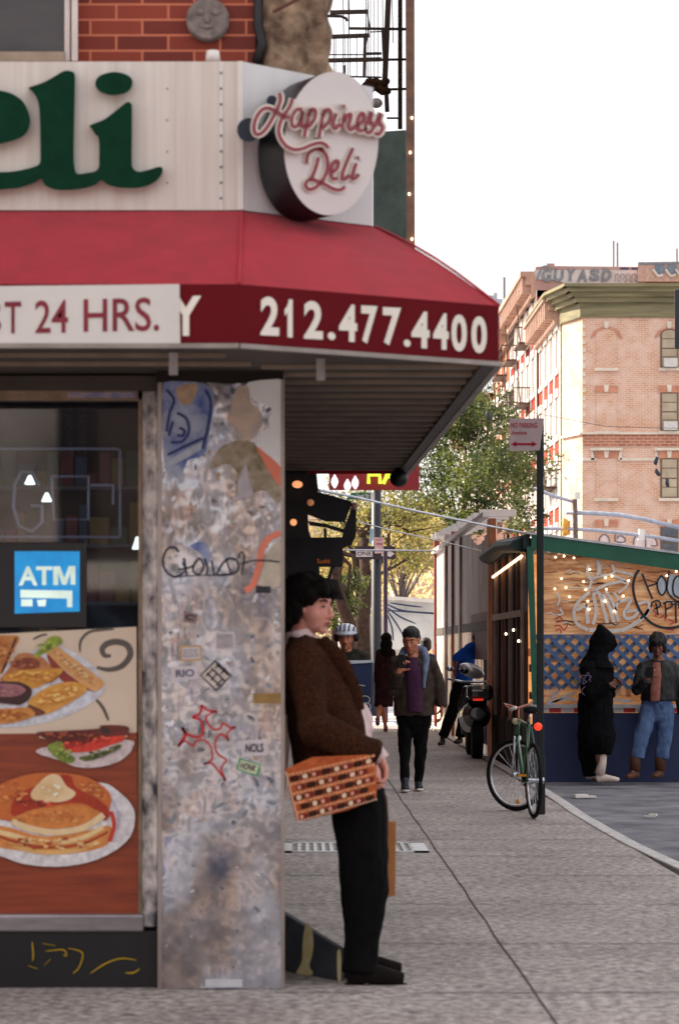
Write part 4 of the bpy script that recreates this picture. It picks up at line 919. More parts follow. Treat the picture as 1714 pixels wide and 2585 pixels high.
rc = Vector((2.07, 21.32, .335)); fcn = Vector((2.0, 22.32, .335))
wheel(rc, sd_); fdir = Vector((-.74, .67, 0)).normalized(); fax = Vector((.67, .74, 0)).normalized(); fw = wheel(fcn, fax)
bb = rc + hd * .43 + Vector((0, 0, -.06)); seat = rc + hd * .22 + Vector((0, 0, .50)); head = fcn - hd * .14 + Vector((0, 0, .52)); headb = fcn - hd * .08 + Vector((0, 0, .36))
b = MB(); b.tube([bb, seat], .016); b.tube([bb, headb], .018); b.tube([seat - Vector((0, 0, .03)), head], .015); b.tube([head, headb], .018)
for k in (-1, 1): b.tube([rc + sd_ * .055 * k, bb + sd_ * .03 * k], .009); b.tube([rc + sd_ * .055 * k, seat + sd_ * .02 * k - Vector((0, 0, .03))], .008)
b.build('frame', bgreen, BK, smooth=True)
b = MB()
for k in (-1, 1): b.tube([headb + fax * .04 * k, fcn + fax * .05 * k], .011)
b.build('fork', chrome, BK, smooth=True)
b = MB(); b.tube([seat, seat + Vector((0, 0, .10)) - hd * .03], .012); b.build('seat_post', chrome, BK, smooth=True)
b = MB(); t_ = seat + Vector((0, 0, .12)) - hd * .03
b.tube([t_ - hd * .13, t_ - hd * .06, t_ + hd * .05, t_ + hd * .15], [(.055, .03), (.07, .035), (.035, .025), (.02, .018)], 12, side=(1, 0, 0)); b.build('saddle', rub, BK, smooth=True)
hs_ = head + Vector((0, 0, .10)); b = MB()
b.tube([headb, hs_], .013)
b.tube([hs_ + fax * .22 + Vector((0, 0, .06)), hs_ + fax * .16 + Vector((0, 0, .03)), hs_, hs_ - fax * .16 + Vector((0, 0, .03)), hs_ - fax * .22 + Vector((0, 0, .04)), hs_ - fax * .24 - fdir * .1 + Vector((0, 0, -.02)), hs_ - fax * .22 - fdir * .05 + Vector((0, 0, -.10))], .011)
b.build('handlebar', M('bar_copper', S(150, 88, 66), .35, .6), BK, smooth=True)
b = MB(); b.tube([hs_ - fax * .24 - fdir * .08 + Vector((0, 0, -.01)), hs_ - fax * .25 - fdir * .16 + Vector((0, 0, .01))], .016); b.build('grip', WHITEP, BK, smooth=True)
c = P(1242, 1678, 21.25); b = MB(); b.tube([c + Vector((0, .025, 0)), c, c - Vector((0, .01, 0))], [.032, .036, .028], 16); b.build('rear_light', M('light_red', S(232, 56, 30), .3, emit=.5), BK, smooth=True)
b = MB(); c = P(1206, 1790, 21.6); b.box(c.x - .05, c.x + .05, c.y - .03, c.y + .03, c.z - .014, c.z + .014); b.tube([c, bb], .009); pd = b.build('pedal', rub, BK)
b = MB(); b.box(c.x - .045, c.x + .04, c.y - .036, c.y - .031, c.z - .011, c.z + .011); b.build('pedal_reflector', M('amber_reflector', S(226, 150, 40), .3), pd)
b = MB(); c = P(1196, 1851, 22.3); b.ell(c, (.018, .01, .026)); b.build('wheel_reflector', MATS['amber_reflector'], fw, smooth=True)
b = MB(); c = hs_ - fax * .05 + Vector((0, 0, -.12)); b.tube([c, c - Vector((0, .03, 0))], [.03, .03], 12); b.build('headlamp', M('lamp_cream', S(206, 196, 160), .4), BK, smooth=True)
b = MB(); b.tube([rc + sd_ * .06 + Vector((0, 0, 0)), rc + sd_ * .09 + Vector((0, 0, 0))], .03, 12); b.build('hub', chrome, BK, smooth=True)

# ------------------------------------------------------------------ parked motor scooter
MS = thing('motor_scooter', 'black motor scooter parked at the kerb beside the wooden shed', 'scooter', (X_(1098, 33.5), 33.5, 0))
scb = M('scooter_black', S(24, 28, 36), .25, var=.2, coat=.6); c0 = Vector((X_(1098, 33.5), 33.5, 0))
b = MB(); b.tube([c0 + Vector((.0, .06 * 0 - .26 + .52 * k / 12, 0)) + Vector((0, 0, .27)) for k in (6,)] * 1 + [], .1) if False else None
def disc(b, c, r, w): b.tube([c + Vector((-w, 0, 0)), c + Vector((-w * .7, 0, 0)), c + Vector((w * .7, 0, 0)), c + Vector((w, 0, 0))], [r * .9, r, r, r * .9], 22)
b = MB(); disc(b, c0 + Vector((0, -.25, .26)), .26, .075); b.build('wheel', rub, MS, smooth=False)
b = MB(); disc(b, c0 + Vector((0, 1.0, .26)), .26, .06); b.build('wheel', rub, MS)
b = MB(); b.tube([c0 + Vector((0, -.45, .62)), c0 + Vector((0, -.2, .6)), c0 + Vector((0, .3, .55)), c0 + Vector((0, .5, .4))], [(.13, .1), (.2, .2), (.22, .22), (.16, .1)], 14, side=(1, 0, 0)); b.tube([c0 + Vector((0, .9, .3)), c0 + Vector((0, .8, .7)), c0 + Vector((0, .7, .98))], [(.14, .08), (.2, .08), (.12, .06)], 12, side=(1, 0, 0))
remesh(b, 'body', scb, MS, vox=.015, smooth=3)
b = MB(); b.tube([c0 + Vector((0, -.42, .78)), c0 + Vector((0, -.1, .82)), c0 + Vector((0, .35, .76))], [(.12, .05), (.16, .06), (.1, .05)], 12, side=(1, 0, 0)); b.build('seat', rub, MS, smooth=True)
b = MB(); b.box(c0.x - .15, c0.x + .2, c0.y - .58, c0.y - .25, .80, 1.02); tb = b.build('top_box', scb, MS, bevel=.06)
b = MB(); b.box(c0.x - .09, c0.x + .05, c0.y - .62, c0.y - .6, .93, .95); b.build('chrome_strip', chrome, tb)
b = MB(); b.box(c0.x - .08, c0.x + .06, c0.y - .61, c0.y - .58, .80, .83); b.build('tail_light', M('tail_red', S(214, 50, 34), .3, emit=.3), MS)
b = MB(); b.tube([c0 + Vector((-.34, .62, 1.08)), c0 + Vector((-.1, .68, 1.04)), c0 + Vector((.1, .68, 1.04)), c0 + Vector((.34, .62, 1.06))], .016); b.build('handlebar', chrome, MS, smooth=True)
for k, nm in ((-1, 'mirror'), (1, 'mirror')):
    b = MB(); b.tube([c0 + Vector((k * .25, .62, 1.05)), c0 + Vector((k * .3, .6, 1.2))], .008); b.ell(c0 + Vector((k * .32, .6, 1.23)), (.06, .02, .04)); b.build(nm, chrome, MS, smooth=True)
hl = thing('helmet', 'silver helmet hanging on the handlebar of the black scooter', 'helmet', tuple(c0 + Vector((.0, -.3, 1.05))))
b = MB(); b.ell(c0 + Vector((-.02, .45, 1.2)), (.19, .15, .10), Matrix.Rotation(.35, 3, 'Y'), n=16, m=10); b.build('shell', M('helmet_silver', S(190, 190, 196), .25, .3, coat=.5), hl, smooth=True)
b = MB(); b.ell(c0 + Vector((-.13, .36, 1.2)), (.07, .08, .05)); b.build('visor', scb, hl, smooth=True)

# ------------------------------------------------------------------ dining sheds in the street
zr = -.085
GS = thing('dining_shed', 'green trimmed dining shed with plastic windows, string lights and graffiti', 'dining shed', (3.8, 29, zr))
Yg = 28.8; fg = front(Yg); c8 = crop(1360, 1320, .296, fg); c4 = crop(1400, 1200, .20026, fg)
xL = X_(1219, Yg); xR = 6.2; yB = 33.8
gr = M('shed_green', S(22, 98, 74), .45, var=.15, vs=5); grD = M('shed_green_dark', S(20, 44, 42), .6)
b = MB(); b.poly([(1226, 1232), (1600, 1283), (1600, 1322), (1226, 1268)], fg, .06, -.02); b.build('fascia', gr, GS)
b = MB(); b.poly([(1215, 1227), (1600, 1279), (1600, 1284), (1215, 1232.5)], fg, .08, -5); b.build('roof', M('roof_edge', S(206, 210, 214), .5), GS)
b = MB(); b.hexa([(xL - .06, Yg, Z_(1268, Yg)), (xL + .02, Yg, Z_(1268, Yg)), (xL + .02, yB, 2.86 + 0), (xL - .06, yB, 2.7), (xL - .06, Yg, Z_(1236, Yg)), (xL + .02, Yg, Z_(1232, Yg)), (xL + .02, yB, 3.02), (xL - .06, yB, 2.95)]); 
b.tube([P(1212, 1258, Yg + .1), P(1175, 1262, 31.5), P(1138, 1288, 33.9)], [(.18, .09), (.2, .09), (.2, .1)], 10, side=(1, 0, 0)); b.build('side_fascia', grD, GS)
b = MB(); b.poly([(1216, 1262), (1231, 1262), (1243, 1640), (1229, 1640)], fg, .05, -.03); b.build('corner_post', gr, GS)
b = MB(); b.box(xL + .06, xR, Yg - .02, Yg + .1, zr, .74); b.build('base_front', M('base_blue', S(26, 40, 82), .55, var=.15, vs=5), GS)
b = MB(); b.box(xL - .03, xL + .06, Yg - .02, yB, zr, .6); b.build('base_side', M('base_brown', S(58, 40, 30), .7, var=.4, vs=9), GS)
b = MB(); x = xL + .1; k = 0
tw = M('tape_white', S(222, 216, 214), .4, var=.05); tr_ = M('tape_red', S(206, 40, 44), .4, var=.05)
while x < xR: b.mat(tr_ if k % 2 else tw); b.box(x, min(xR, x + .145), Yg - .026, Yg - .02, .745, .80); x += .147; k += 1
b.build('reflective_tape', None, GS)
b = MB(); b.box(xL + .02, xR, Yg - .06, Yg + .16, .80, .84); b.build('ledge', M('ledge_pale', S(196, 196, 200), .5), GS)
# lattice
def clip(p, d, x0, x1, y0, y1):
    t0, t1 = -1e9, 1e9
    for a, dd, lo, hi in ((p[0], d[0], x0, x1), (p[1], d[1], y0, y1)):
        u, v = (lo - a) / dd, (hi - a) / dd; u, v = min(u, v), max(u, v); t0 = max(t0, u); t1 = min(t1, v)
    return (t0, t1) if t1 > t0 else None
b = MB(); x0, x1, z0, z1 = xL + .08, xR, Z_(1590, Yg), Z_(1468, Yg); sp_ = .162
for sgn in (1, -1):
    k = -20
    while k < 60:
        p = (x0 + k * sp_, z0); d = (math.sqrt(.5), sgn * math.sqrt(.5)) if sgn == 1 else (math.sqrt(.5), -math.sqrt(.5))
        if sgn == -1: p = (x0 + k * sp_, z1)
        r_ = clip(p, d, x0, x1, z0, z1)
        if r_: b.bar((p[0] + d[0] * r_[0], Yg - .01 + .012 * sgn, p[1] + d[1] * r_[0]), (p[0] + d[0] * r_[1], Yg - .01 + .012 * sgn, p[1] + d[1] * r_[1]), .010, .046)
        k += 1
b.build('lattice', M('lattice_blue', S(78, 112, 158), .5, var=.15, vs=9), GS)
random.seed(61); cl = [M('clutter%d' % i_, c_, .6, emit=.12) for i_, c_ in enumerate((S(236, 190, 180), S(240, 226, 206), S(60, 44, 40), S(214, 120, 70), S(200, 70, 64), S(206, 186, 120)))]
b = MB()
for k_ in range(150):
    x = random.uniform(x0, x1); z = random.uniform(z0 - .15, z1 - .1); w_ = random.uniform(.03, .12); b.mat(random.choice(cl)); yy = random.uniform(29.1, 29.9); b.box(x, x + w_, yy, yy + .08, z, z + random.uniform(.04, .16))
b.build('clutter', None, GS)['kind'] = 'stuff'
b = MB(); b.box(x0, x1, Yg - .012, Yg + .012, z1, z1 + .015); b.build('lattice_rail', MATS['lattice_blue'], GS)
# interior and plastic
b = MB(); b.box(xL + .1, xR, 30.6, 30.66, zr, 2.7); b.build('inner_wall', M('plywood_glow', S(226, 160, 96), .6, var=.3, vs=2.2, col2=S(176, 104, 60), stretch=(1, 1, 5), detail=6, emit=.5), GS)  # wall glows by itself to brighten the inside of the shed
plastic = M('plastic_sheet', S(246, 206, 156), .12, var=.3, vs=2.6, col2=S(126, 74, 40), stretch=(.7, 1, 4.2), detail=10, bump=1.0, bs=5, contrast=2.2, coat=.6)
plastic.node_tree.nodes['Principled BSDF'].inputs['Alpha'].default_value = .8
b = MB(); b.poly([(1240, 1262), (1600, 1312), (1600, 1635), (1240, 1635)], fg, -.03); b.build('plastic_window', plastic, GS)
random.seed(44); b = MB(); b2 = MB()
for k_ in range(70):
    x = random.uniform(1258, 1560); y = random.uniform(1278, 1452); L_ = random.uniform(14, 70); am = random.uniform(-4, 4)
    (b if k_ % 2 else b2).stroke([(x, y), (x + L_ * .35, y + am), (x + L_ * .7, y - am * .6), (x + L_, y + am * .5 + random.uniform(-5, 5))], random.uniform(1.2, 4.0), fg, -.024, taper=True)
b.build('painted_glint', M('glint_pale', S(250, 232, 206), .15, coat=.5), GS)['kind'] = 'stuff'; b2.build('plastic_fold', M('crease_amber', S(128, 74, 38), .2, coat=.5), GS)['kind'] = 'stuff'  # pale strokes are glints painted along the creases of the plastic
b = MB()
for s_ in ([(60, 1560), (100, 1510), (180, 1420)], [(60, 1570), (180, 1500), (320, 1440)], [(100, 1530), (240, 1500), (320, 1510)], [(640, 1500), (740, 1520), (800, 1510)]): b.stroke(s_, 22, c8, -.02, taper=True)
b.poly([(0, 1590), (0, 1560), (120, 1555), (330, 1540), (330, 1570), (60, 1590)], c8, -.018); b.build('folded_sheet', M('sheet_white', S(206, 208, 214), .3, var=.2, vs=20), GS); b = MB(); b.poly([(640, 1560), (830, 1545), (830, 1570), (640, 1580)], c8, -.018)
b.build('folded_sheet', M('sheet_white', S(206, 208, 214), .3, var=.2, vs=20), GS)
# graffiti on the plastic
gg = M('spray_grey', S(232, 224, 218), .5, var=.15, vs=20); b = MB()
for s_, w in (([(440, 1470), (330, 1560), (255, 1660), (245, 1780), (290, 1880), (420, 1950)], 34), ([(270, 1700), (380, 1640), (400, 1620)], 34), ([(410, 1620), (405, 1740), (415, 1870)], 36), ([(480, 1880), (520, 1700), (490, 1500), (560, 1490), (600, 1640), (660, 1860)], 34), ([(600, 1500), (680, 1640), (745, 1850)], 40), ([(640, 1460), (730, 1600), (800, 1840)], 30),
              ([(740, 1480), (800, 1560), (760, 1700)], 26), ([(800, 1600), (880, 1570), (950, 1570), (900, 1680), (870, 1740), (900, 1800), (1000, 1780), (1040, 1700), (900, 1720)], 32), ([(1050, 1620), (1160, 1590), (1190, 1640), (1150, 1740), (1070, 1800)], 30), ([(430, 1950), (720, 1960), (900, 1930), (1100, 1800), (1190, 1690)], 40), ([(480, 1460), (640, 1380), (820, 1340), (900, 1350)], 30),
              ([(420, 1120), (410, 1250), (460, 1330), (420, 1440)], 28), ([(460, 1300), (600, 1260), (740, 1230), (720, 1120)], 24), ([(540, 1060), (560, 1180), (540, 1260)], 40), ([(760, 1200), (980, 1250)], 26), ([(740, 1260), (920, 1360), (800, 1480)], 24), ([(20, 1480), (60, 1560), (30, 1640)], 20), ([(60, 1680), (100, 1740), (40, 1760)], 20)):
    b.stroke(s_, w * 1.25, c4, .0)
b.build('grey_graffiti', gg, GS)
bk = M('spray_black', S(28, 34, 46), .5); b = MB()
for s_, w in (([(1060, 1190), (1010, 1270), (985, 1400), (1010, 1560), (1080, 1720), (1200, 1850), (1340, 1915), (1500, 1920), (1620, 1880)], 34), ([(1100, 1240), (1160, 1400), (1230, 1560)], 26), ([(1170, 1400), (1290, 1360)], 20), ([(1340, 1260), (1290, 1340), (1300, 1450), (1350, 1510), (1400, 1440), (1395, 1330), (1340, 1260)], 22), ([(1440, 1200), (1420, 1340), (1415, 1450), (1470, 1540), (1560, 1600)], 22), ([(1640, 1290), (1540, 1270), (1490, 1360), (1500, 1500), (1600, 1560)], 22),
              ([(1210, 1660), (1230, 1600), (1300, 1580), (1330, 1640), (1250, 1690)], 22), ([(1270, 1600), (1300, 1760)], 22), ([(1360, 1620), (1440, 1590), (1480, 1640), (1400, 1690)], 22), ([(1390, 1610), (1400, 1800)], 22), ([(1500, 1620), (1560, 1600), (1560, 1680)], 22), ([(1520, 1620), (1525, 1860)], 24)):
    b.stroke(s_, w, c4, .003)
b.build('black_graffiti', bk, GS)
b = MB(); b.poly(smoothp([(1300, 1290), (1350, 1270), (1395, 1370), (1380, 1480), (1330, 1490), (1300, 1400)]), c4, -.004); b.poly(smoothp([(1440, 1260), (1560, 1290), (1560, 1530), (1490, 1530), (1425, 1440)]), c4, -.004); b.build('pale_fill', M('fill_pale', S(196, 206, 216), .5), GS)
b = MB(); random.seed(9); rd = M('spray_red', S(206, 60, 54), .5)
for s_ in ([(0, 1820), (60, 1780), (90, 1830), (20, 1850)], [(0, 1900), (60, 1890), (120, 1950), (160, 1880)], [(10, 1960), (60, 1940), (80, 1990)], [(1230, 1700), (1280, 1740), (1250, 1780)], [(1330, 1800), (1360, 1770), (1400, 1830)], [(1420, 1810), (1500, 1850), (1440, 1880)], [(1400, 1940), (1500, 1950)]): b.stroke(s_, 16, c4, .001)
b.build('red_graffiti', rd, GS)
tb_ = [(115, 1018), (240, 1040), (440, 1185), (640, 1290), (720, 1270), (930, 1325), (85, 1300), (362, 1338), (140, 1415), (390, 1440), (650, 1435), (415, 1585), (630, 1585), (185, 1530), (860, 1520), (750, 1710), (430, 1690), (1410, 1265), (1530, 1210), (0, 1430), (10, 1030)]
SL = thing('string_lights', 'tiny warm bulbs strung inside the green shed behind the plastic', 'string lights', tuple(c4(600, 1300)))
for i, (x, y) in enumerate(tb_): b = MB(); b.ell(c4(x, y, .012), (.012, .010, .012), n=8, m=6); b.build('bulb', M('bulb_warm', S(255, 222, 180), .4, emit=3.5), SL)
b = MB()
for row in ([(10, 1030), (115, 1018), (240, 1040), (440, 1185), (560, 1130), (980, 1180)], [(85, 1300), (362, 1338), (640, 1290), (720, 1270), (930, 1325), (1250, 1400)], [(140, 1415), (390, 1440), (650, 1435), (860, 1520)]): b.tube([c4(x, y, -.06) for x, y in row], .003, 4)
b.build('wire', dw, SL)
# the side of the shed facing the pavement: posts, panes and dark slats
side = lambda px, py: Vector((xL, xL * K / (px - 690), 1.48 + (1503 - py) * (xL * K / (px - 690)) / K))
def sidepoly(b, pts, t0=0.0, t1=.03):
    vs = [side(*p) for p in pts]; k = len(vs)
    b.add([v - Vector((t0, 0, 0)) for v in vs] + [v + Vector((t1, 0, 0)) for v in vs], [tuple(range(k)), tuple(range(2 * k - 1, k - 1, -1))] + [(i, (i + 1) % k, k + (i + 1) % k, k + i) for i in range(k)])
wd = M('slat_wood', S(96, 62, 40), .6, var=.4, vs=8, stretch=(1, 8, .5), col2=S(44, 30, 26)); wl = M('slat_pale', S(176, 152, 140), .5, var=.2)
b = MB(); b.box(xL, xL + .03, Yg + .3, yB, .55, 1.95); b.build('side_panel', wd, GS)
b = MB(); b.box(xL, xL + .03, Yg + .3, yB, 1.95, 2.75); b.build('side_window', M('side_pane', S(120, 130, 150), .15, var=.5, vs=3, col2=S(60, 48, 46), stretch=(1, 3, .8)), GS)
for Y_, wdt, mm in ((29.4, .07, wl), (30.0, .06, wd), (30.6, .1, M('slat_dark', S(44, 32, 30), .6)), (31.1, .05, wl), (31.7, .08, MATS['slat_dark']), (32.2, .05, M('slat_orange', S(150, 88, 48), .6)), (32.8, .08, MATS['slat_dark']), (33.4, .05, wl), (33.8, .12, MATS['slat_orange'])):
    b = MB(); b.box(xL - .03, xL, Y_ - wdt, Y_ + wdt, 0, 2.75); b.build('side_post', mm, GS)
b = MB(); b.box(xL - .04, xL, 29.3, 33.7, 1.9, 1.98); b.build('side_rail', wl, GS)
b = MB(); b.tube([Vector((xL - .05, 29.1, 2.62)), Vector((xL - .05, 33.4, 2.5))], .018, 8); b.build('lit_tube', M('tube_lit', S(255, 190, 140), .4, emit=2.0), GS)
b = MB(); 
for Y_, z in ((30.2, 1.74), (31.3, 1.7), (29.5, 1.6)): b.ell((xL - .05, Y_, z), (.014, .02, .018), n=8, m=6)
b.build('bulb', MATS['bulb_warm'], GS)

CS = thing('corrugated_shed', 'grey corrugated shed with white pergola beams standing behind the scooter', 'dining shed', (3.4, 38, zr))
cg = M('corrugated_grey', S(240, 226, 220), .4, .0, var=.3, vs=1.8, stretch=(1, 2.4, .4), col2=S(136, 118, 114), detail=9, contrast=1.3)
Y0_, Y1_ = 34.6, 48.0; ztop = lambda Y: 3.42 + .02 * (Y - 34.6)
b = MB(); n = 120; vs = []
for i in range(n + 1):
    Y_ = Y0_ + (Y1_ - Y0_) * i / n; x = xL + .0 + .012 * math.cos(i * 1.3); sag = -.22 * math.sin(math.pi * min(1, (Y_ - Y0_) / 4)) if Y_ < Y0_ + 4 else 0
    vs += [(x, Y_, 2.02 - (Y_ - Y0_) * .03), (x, Y_, ztop(Y_) - .15 + sag)]
b.add(vs, [(2 * i, 2 * i + 2, 2 * i + 3, 2 * i + 1) for i in range(n)]); b.build('upper_panel', cg, CS)
b = MB(); b.box(xL - .01, xL + .04, Y0_, 38.2, 1.35, 2.05); b.build('hatch_panel', M('hatch_grey', S(150, 126, 126), .6, var=.15), CS)
b = MB(); b.box(xL - .02, xL + .04, 34.6, Y1_, 1.78, 1.92); b.build('side_beam', M('beam_olive', S(84, 70, 60), .6), CS)
b = MB(); b.box(xL, xL + .04, 36, Y1_, zr, 1.8); b.build('sunlight_stand_in', M('lower_glow', S(236, 206, 176), .5, var=.5, vs=1.6, col2=S(120, 100, 92), stretch=(1, 2.2, .5), contrast=1.6, emit=.25), CS)  # pale glowing panel imitates sunlight seen through the shed
for i, (Y_, w, mm) in enumerate(((34.35, .09, M('post_white', S(196, 188, 182), .5, var=.15, vs=6)), (34.15, .05, MATS['slat_orange']), (40.5, .12, cg), (42.5, .05, MATS['slat_orange']), (44.5, .18, cg), (47.9, .12, M('post_rust', S(132, 54, 40), .6)))):
    b = MB(); b.box(xL - .05, xL + .05, Y_ - w, Y_ + w, zr, 3.35 if i < 2 else ztop(Y_)); b.build('post', mm, CS)
b = MB(); b.box(xL + .02, xL + .06, 35.0, 36.0, .1, 1.35); b.build('doorway', M('door_dark', S(44, 22, 20), .7), CS)
for i in range(11):
    Y_ = 35 + i * 1.25; b = MB(); b.box(xL - .12, xL + .42, Y_, Y_ + .09, ztop(Y_), ztop(Y_) + .10); b.build('roof_beam', WHITEP, CS)
b = MB(); b.box(xL - .1, xL, 34.6, Y1_, ztop(34.6) - .02, ztop(34.6) + .05); b.build('roof_rail', WHITEP, CS)
tag(MB().box(3.0, 3.12, 52.9, 53.05, zr, 2.7).build('rust_post', MATS['post_rust']), 'rust red post standing just left of the corrugated shed', 'post')
b = MB(); Yk = 60; b.poly([(893, 1376), (1005, 1384), (1005, 1392), (893, 1384)], front(Yk), 0, -3); wt = thing('market_tent', 'white and blue striped tent at the far corner', 'tent', tuple(P(945, 1400, Yk)))
b.build('roof', WHITEP, wt)
b = MB(); b.poly([(888, 1384), (1003, 1392), (1003, 1500), (888, 1500)], front(Yk + .2), 0, -.1); b.build('side_sheet', M('tent_white', S(206, 204, 202), .5, var=.15, vs=2), wt)
b = MB()
for s_ in ([(893, 1395), (930, 1410), (990, 1415)], [(893, 1402), (925, 1425), (960, 1440)], [(893, 1408), (915, 1440), (930, 1465)], [(900, 1392), (940, 1398), (975, 1402)], [(893, 1415), (905, 1450), (908, 1480)]): b.stroke(s_, 4, front(Yk), .0, taper=True)
b.poly([(893, 1408), (1003, 1414), (1003, 1419), (893, 1411)], front(Yk), .01); b.build('side_stripe', M('stripe_navy', S(34, 50, 84), .5), wt)

# ------------------------------------------------------------------ street poles and signs at the far corner
Yl = 55.0; LP = thing('lamp_post', 'tall dark street lamp post carrying one way and street name signs', 'lamp post', (X_(869, Yl), Yl, 0)); fl = front(Yl)
b = MB(); xc = X_(869, Yl); b.tube([(xc, Yl, 0), (xc, Yl, .9), (xc, Yl, 1.0), (xc, Yl, 9)], [.19, .17, .12, .1], 12); b.build('post', M('post_dark', S(40, 42, 50), .5, .3), LP, smooth=True)
c1 = crop(700, 1150, .19133, front(Yl - .2))
osn = M('one_way_black', S(46, 34, 40), .5); osw = M('one_way_white', S(206, 198, 200), .5)
b = MB(); b.mat(osn); b.poly([(1020, 1195), (1560, 1195), (1560, 1370), (1020, 1370)], c1, 0, -.02); b.mat(osw); b.poly([(1040, 1255), (1255, 1255), (1255, 1335), (1040, 1335)], c1, .006)
b.poly([(1375, 1265), (1480, 1265), (1480, 1245), (1545, 1295), (1480, 1345), (1480, 1325), (1375, 1325)], c1, .006); b.mat(osn); b.text('ONE', [(1055, 1320), (1240, 1320), (1240, 1268), (1055, 1268)], c1, .012, .01); b.build('one_way_sign', None, LP)
b = MB(); b.mat(M('street_green', S(18, 96, 72), .5)); b.poly([(985, 490), (1230, 490), (1230, 580), (900, 580)], c1, 0, -.02); b.mat(osw); b.text('2nd St', [(1040, 560), (1215, 560), (1215, 505), (1040, 505)], c1, .006, .01); b.build('street_name_sign', None, LP)
b = MB(); b.mat(M('reg_pink', S(206, 170, 174), .5)); b.poly([(1280, 1080), (1405, 1080), (1400, 1290), (1285, 1290)], c1, .05, .03); b.mat(M('reg_red', S(176, 50, 60), .5)); b.text('NO', [(1295, 1125), (1385, 1125), (1385, 1100), (1295, 1100)], c1, .056, .01); b.text('STANDING', [(1295, 1180), (1390, 1180), (1390, 1150), (1295, 1150)], c1, .056, .01); b.build('parking_sign', None, LP)
b = MB(); b.poly([(1225, 960), (1270, 965), (1265, 1110), (1215, 1170)], c1, .05, .03); b.build('side_sign', M('side_blue', S(140, 170, 190), .5), LP)
b = MB(); b.poly([(1230, 485), (1280, 485), (1280, 590), (1230, 590)], c1, .02, .0); b.build('clamp', osw, LP)
b = MB(); b.tube([(X_(891, 50), 50, 0), (X_(890, 50), 50, 3.6)], .045, 8); tag(b.build('sign_post', M('thin_post', S(56, 36, 62), .5)), 'thin dark post just right of the tall lamp post', 'post')
# traffic signal and mast
TS = thing('traffic_signal', 'yellow traffic signal on a pale curved mast before the brick building', 'traffic signal', (X_(1303, 95), 95, zr)); c4b = crop(1400, 1200, .20026, front(95))
b = MB(); 
for y in (600, 655, 715): b.tube([c4b(100, y - 6), c4b(160, y)], [.2, .14], 10)
b.poly([(140, 570), (195, 570), (195, 750), (140, 750)], c4b, .0, -.35); b.build('signal_head', M('signal_yellow', S(224, 160, 70), .5, var=.15), TS, smooth=False)
b = MB(); b.tube([c4b(*p) for p in ((-300, 150), (0, 265), (230, 330))], .07, 6); b.tube([c4b(*p) for p in ((140, 470), (450, 475), (800, 495), (1110, 550), (1600, 665))], .085, 6); b.tube([c4b(*p) for p in ((-300, 670), (0, 670), (200, 675), (500, 690), (900, 735), (1250, 775), (1600, 830))], .07, 6)
b.build('mast_arm', M('mast_pale', S(170, 176, 192), .4, .3), TS, smooth=True)
b = MB(); b.tube([c4b(250, 300), c4b(262, 800), c4b(265, 4500)], .1, 8); b.build('mast_post', M('mast_post', S(110, 88, 84), .6), TS)
b = MB(); b.poly([(250, 210), (320, 210), (320, 300), (250, 300)], c4b, .1, -.3); b.build('camera_box', WHITEP, TS)
b = MB(); b.tube([c4b(1095, 680), c4b(1085, 820)], .14, 8); b.build('white_signal', WHITEP, TS)
# dark signal at the right edge
DS = thing('dark_signal', 'dark boxed signal hanging at the right edge above the brick wall', 'traffic signal', (X_(1580, 45), 45, 0)); b = MB()
b.poly([(1557, 668), (1620, 668), (1620, 806), (1557, 806)], front(45), 0, -.3); b.build('signal_head', M('signal_dark', S(50, 50, 62), .5), DS, bevel=.02)
b = MB(); b.tube([P(1600, 740, 45.2), P(1700, 740, 45.2), (X_(1700, 45.2), 45.2, zr)], .08, 8); b.build('mast', DARKM, DS)

# ------------------------------------------------------------------ brick tenement on the far corner
Yt = 119.0
TN = thing('tenement', 'pale peach brick tenement with green cornice on the far corner', 'building', (18, Yt, 0))
ft = front(Yt); c5 = crop(1214, 600, .3189, ft)
peach = brick_mat('peach_brick', S(218, 162, 128), S(200, 136, 102), S(222, 196, 172), bw=.3, bh=.1, msize=.018, var=.7, wash=S(236, 208, 194))
xl = X_(1344, Yt); xt = 34
b = MB(); b.box(xl, xt, Yt, Yt + 12, 0, Z_(733, Yt)); b.build('front_wall', peach, TN)
A = Vector((xl, Yt, 0)); B = Vector((13.25, 121.2, 0)); nd = (A - B)
brickR = M('red_side_brick', S(168, 70, 52), .8, var=.2, vs=1.5, col2=S(140, 56, 44))
b = MB(); b.hexa([B, A, Vector((xl, 131, 0)), Vector((13.25, 131, 0))] + [v + Vector((0, 0, Z_(733, Yt))) for v in (B, A, Vector((xl, 131, 0)), Vector((13.25, 131, 0)))]); b.build('corner_wall', peach, TN)
fch = slant(B, (-(A - B).y * -1 if False else (A.y - B.y), -(A.x - B.x), 0)) if True else None
fch = slant(B, ((A.y - B.y), -(A.x - B.x), 0))
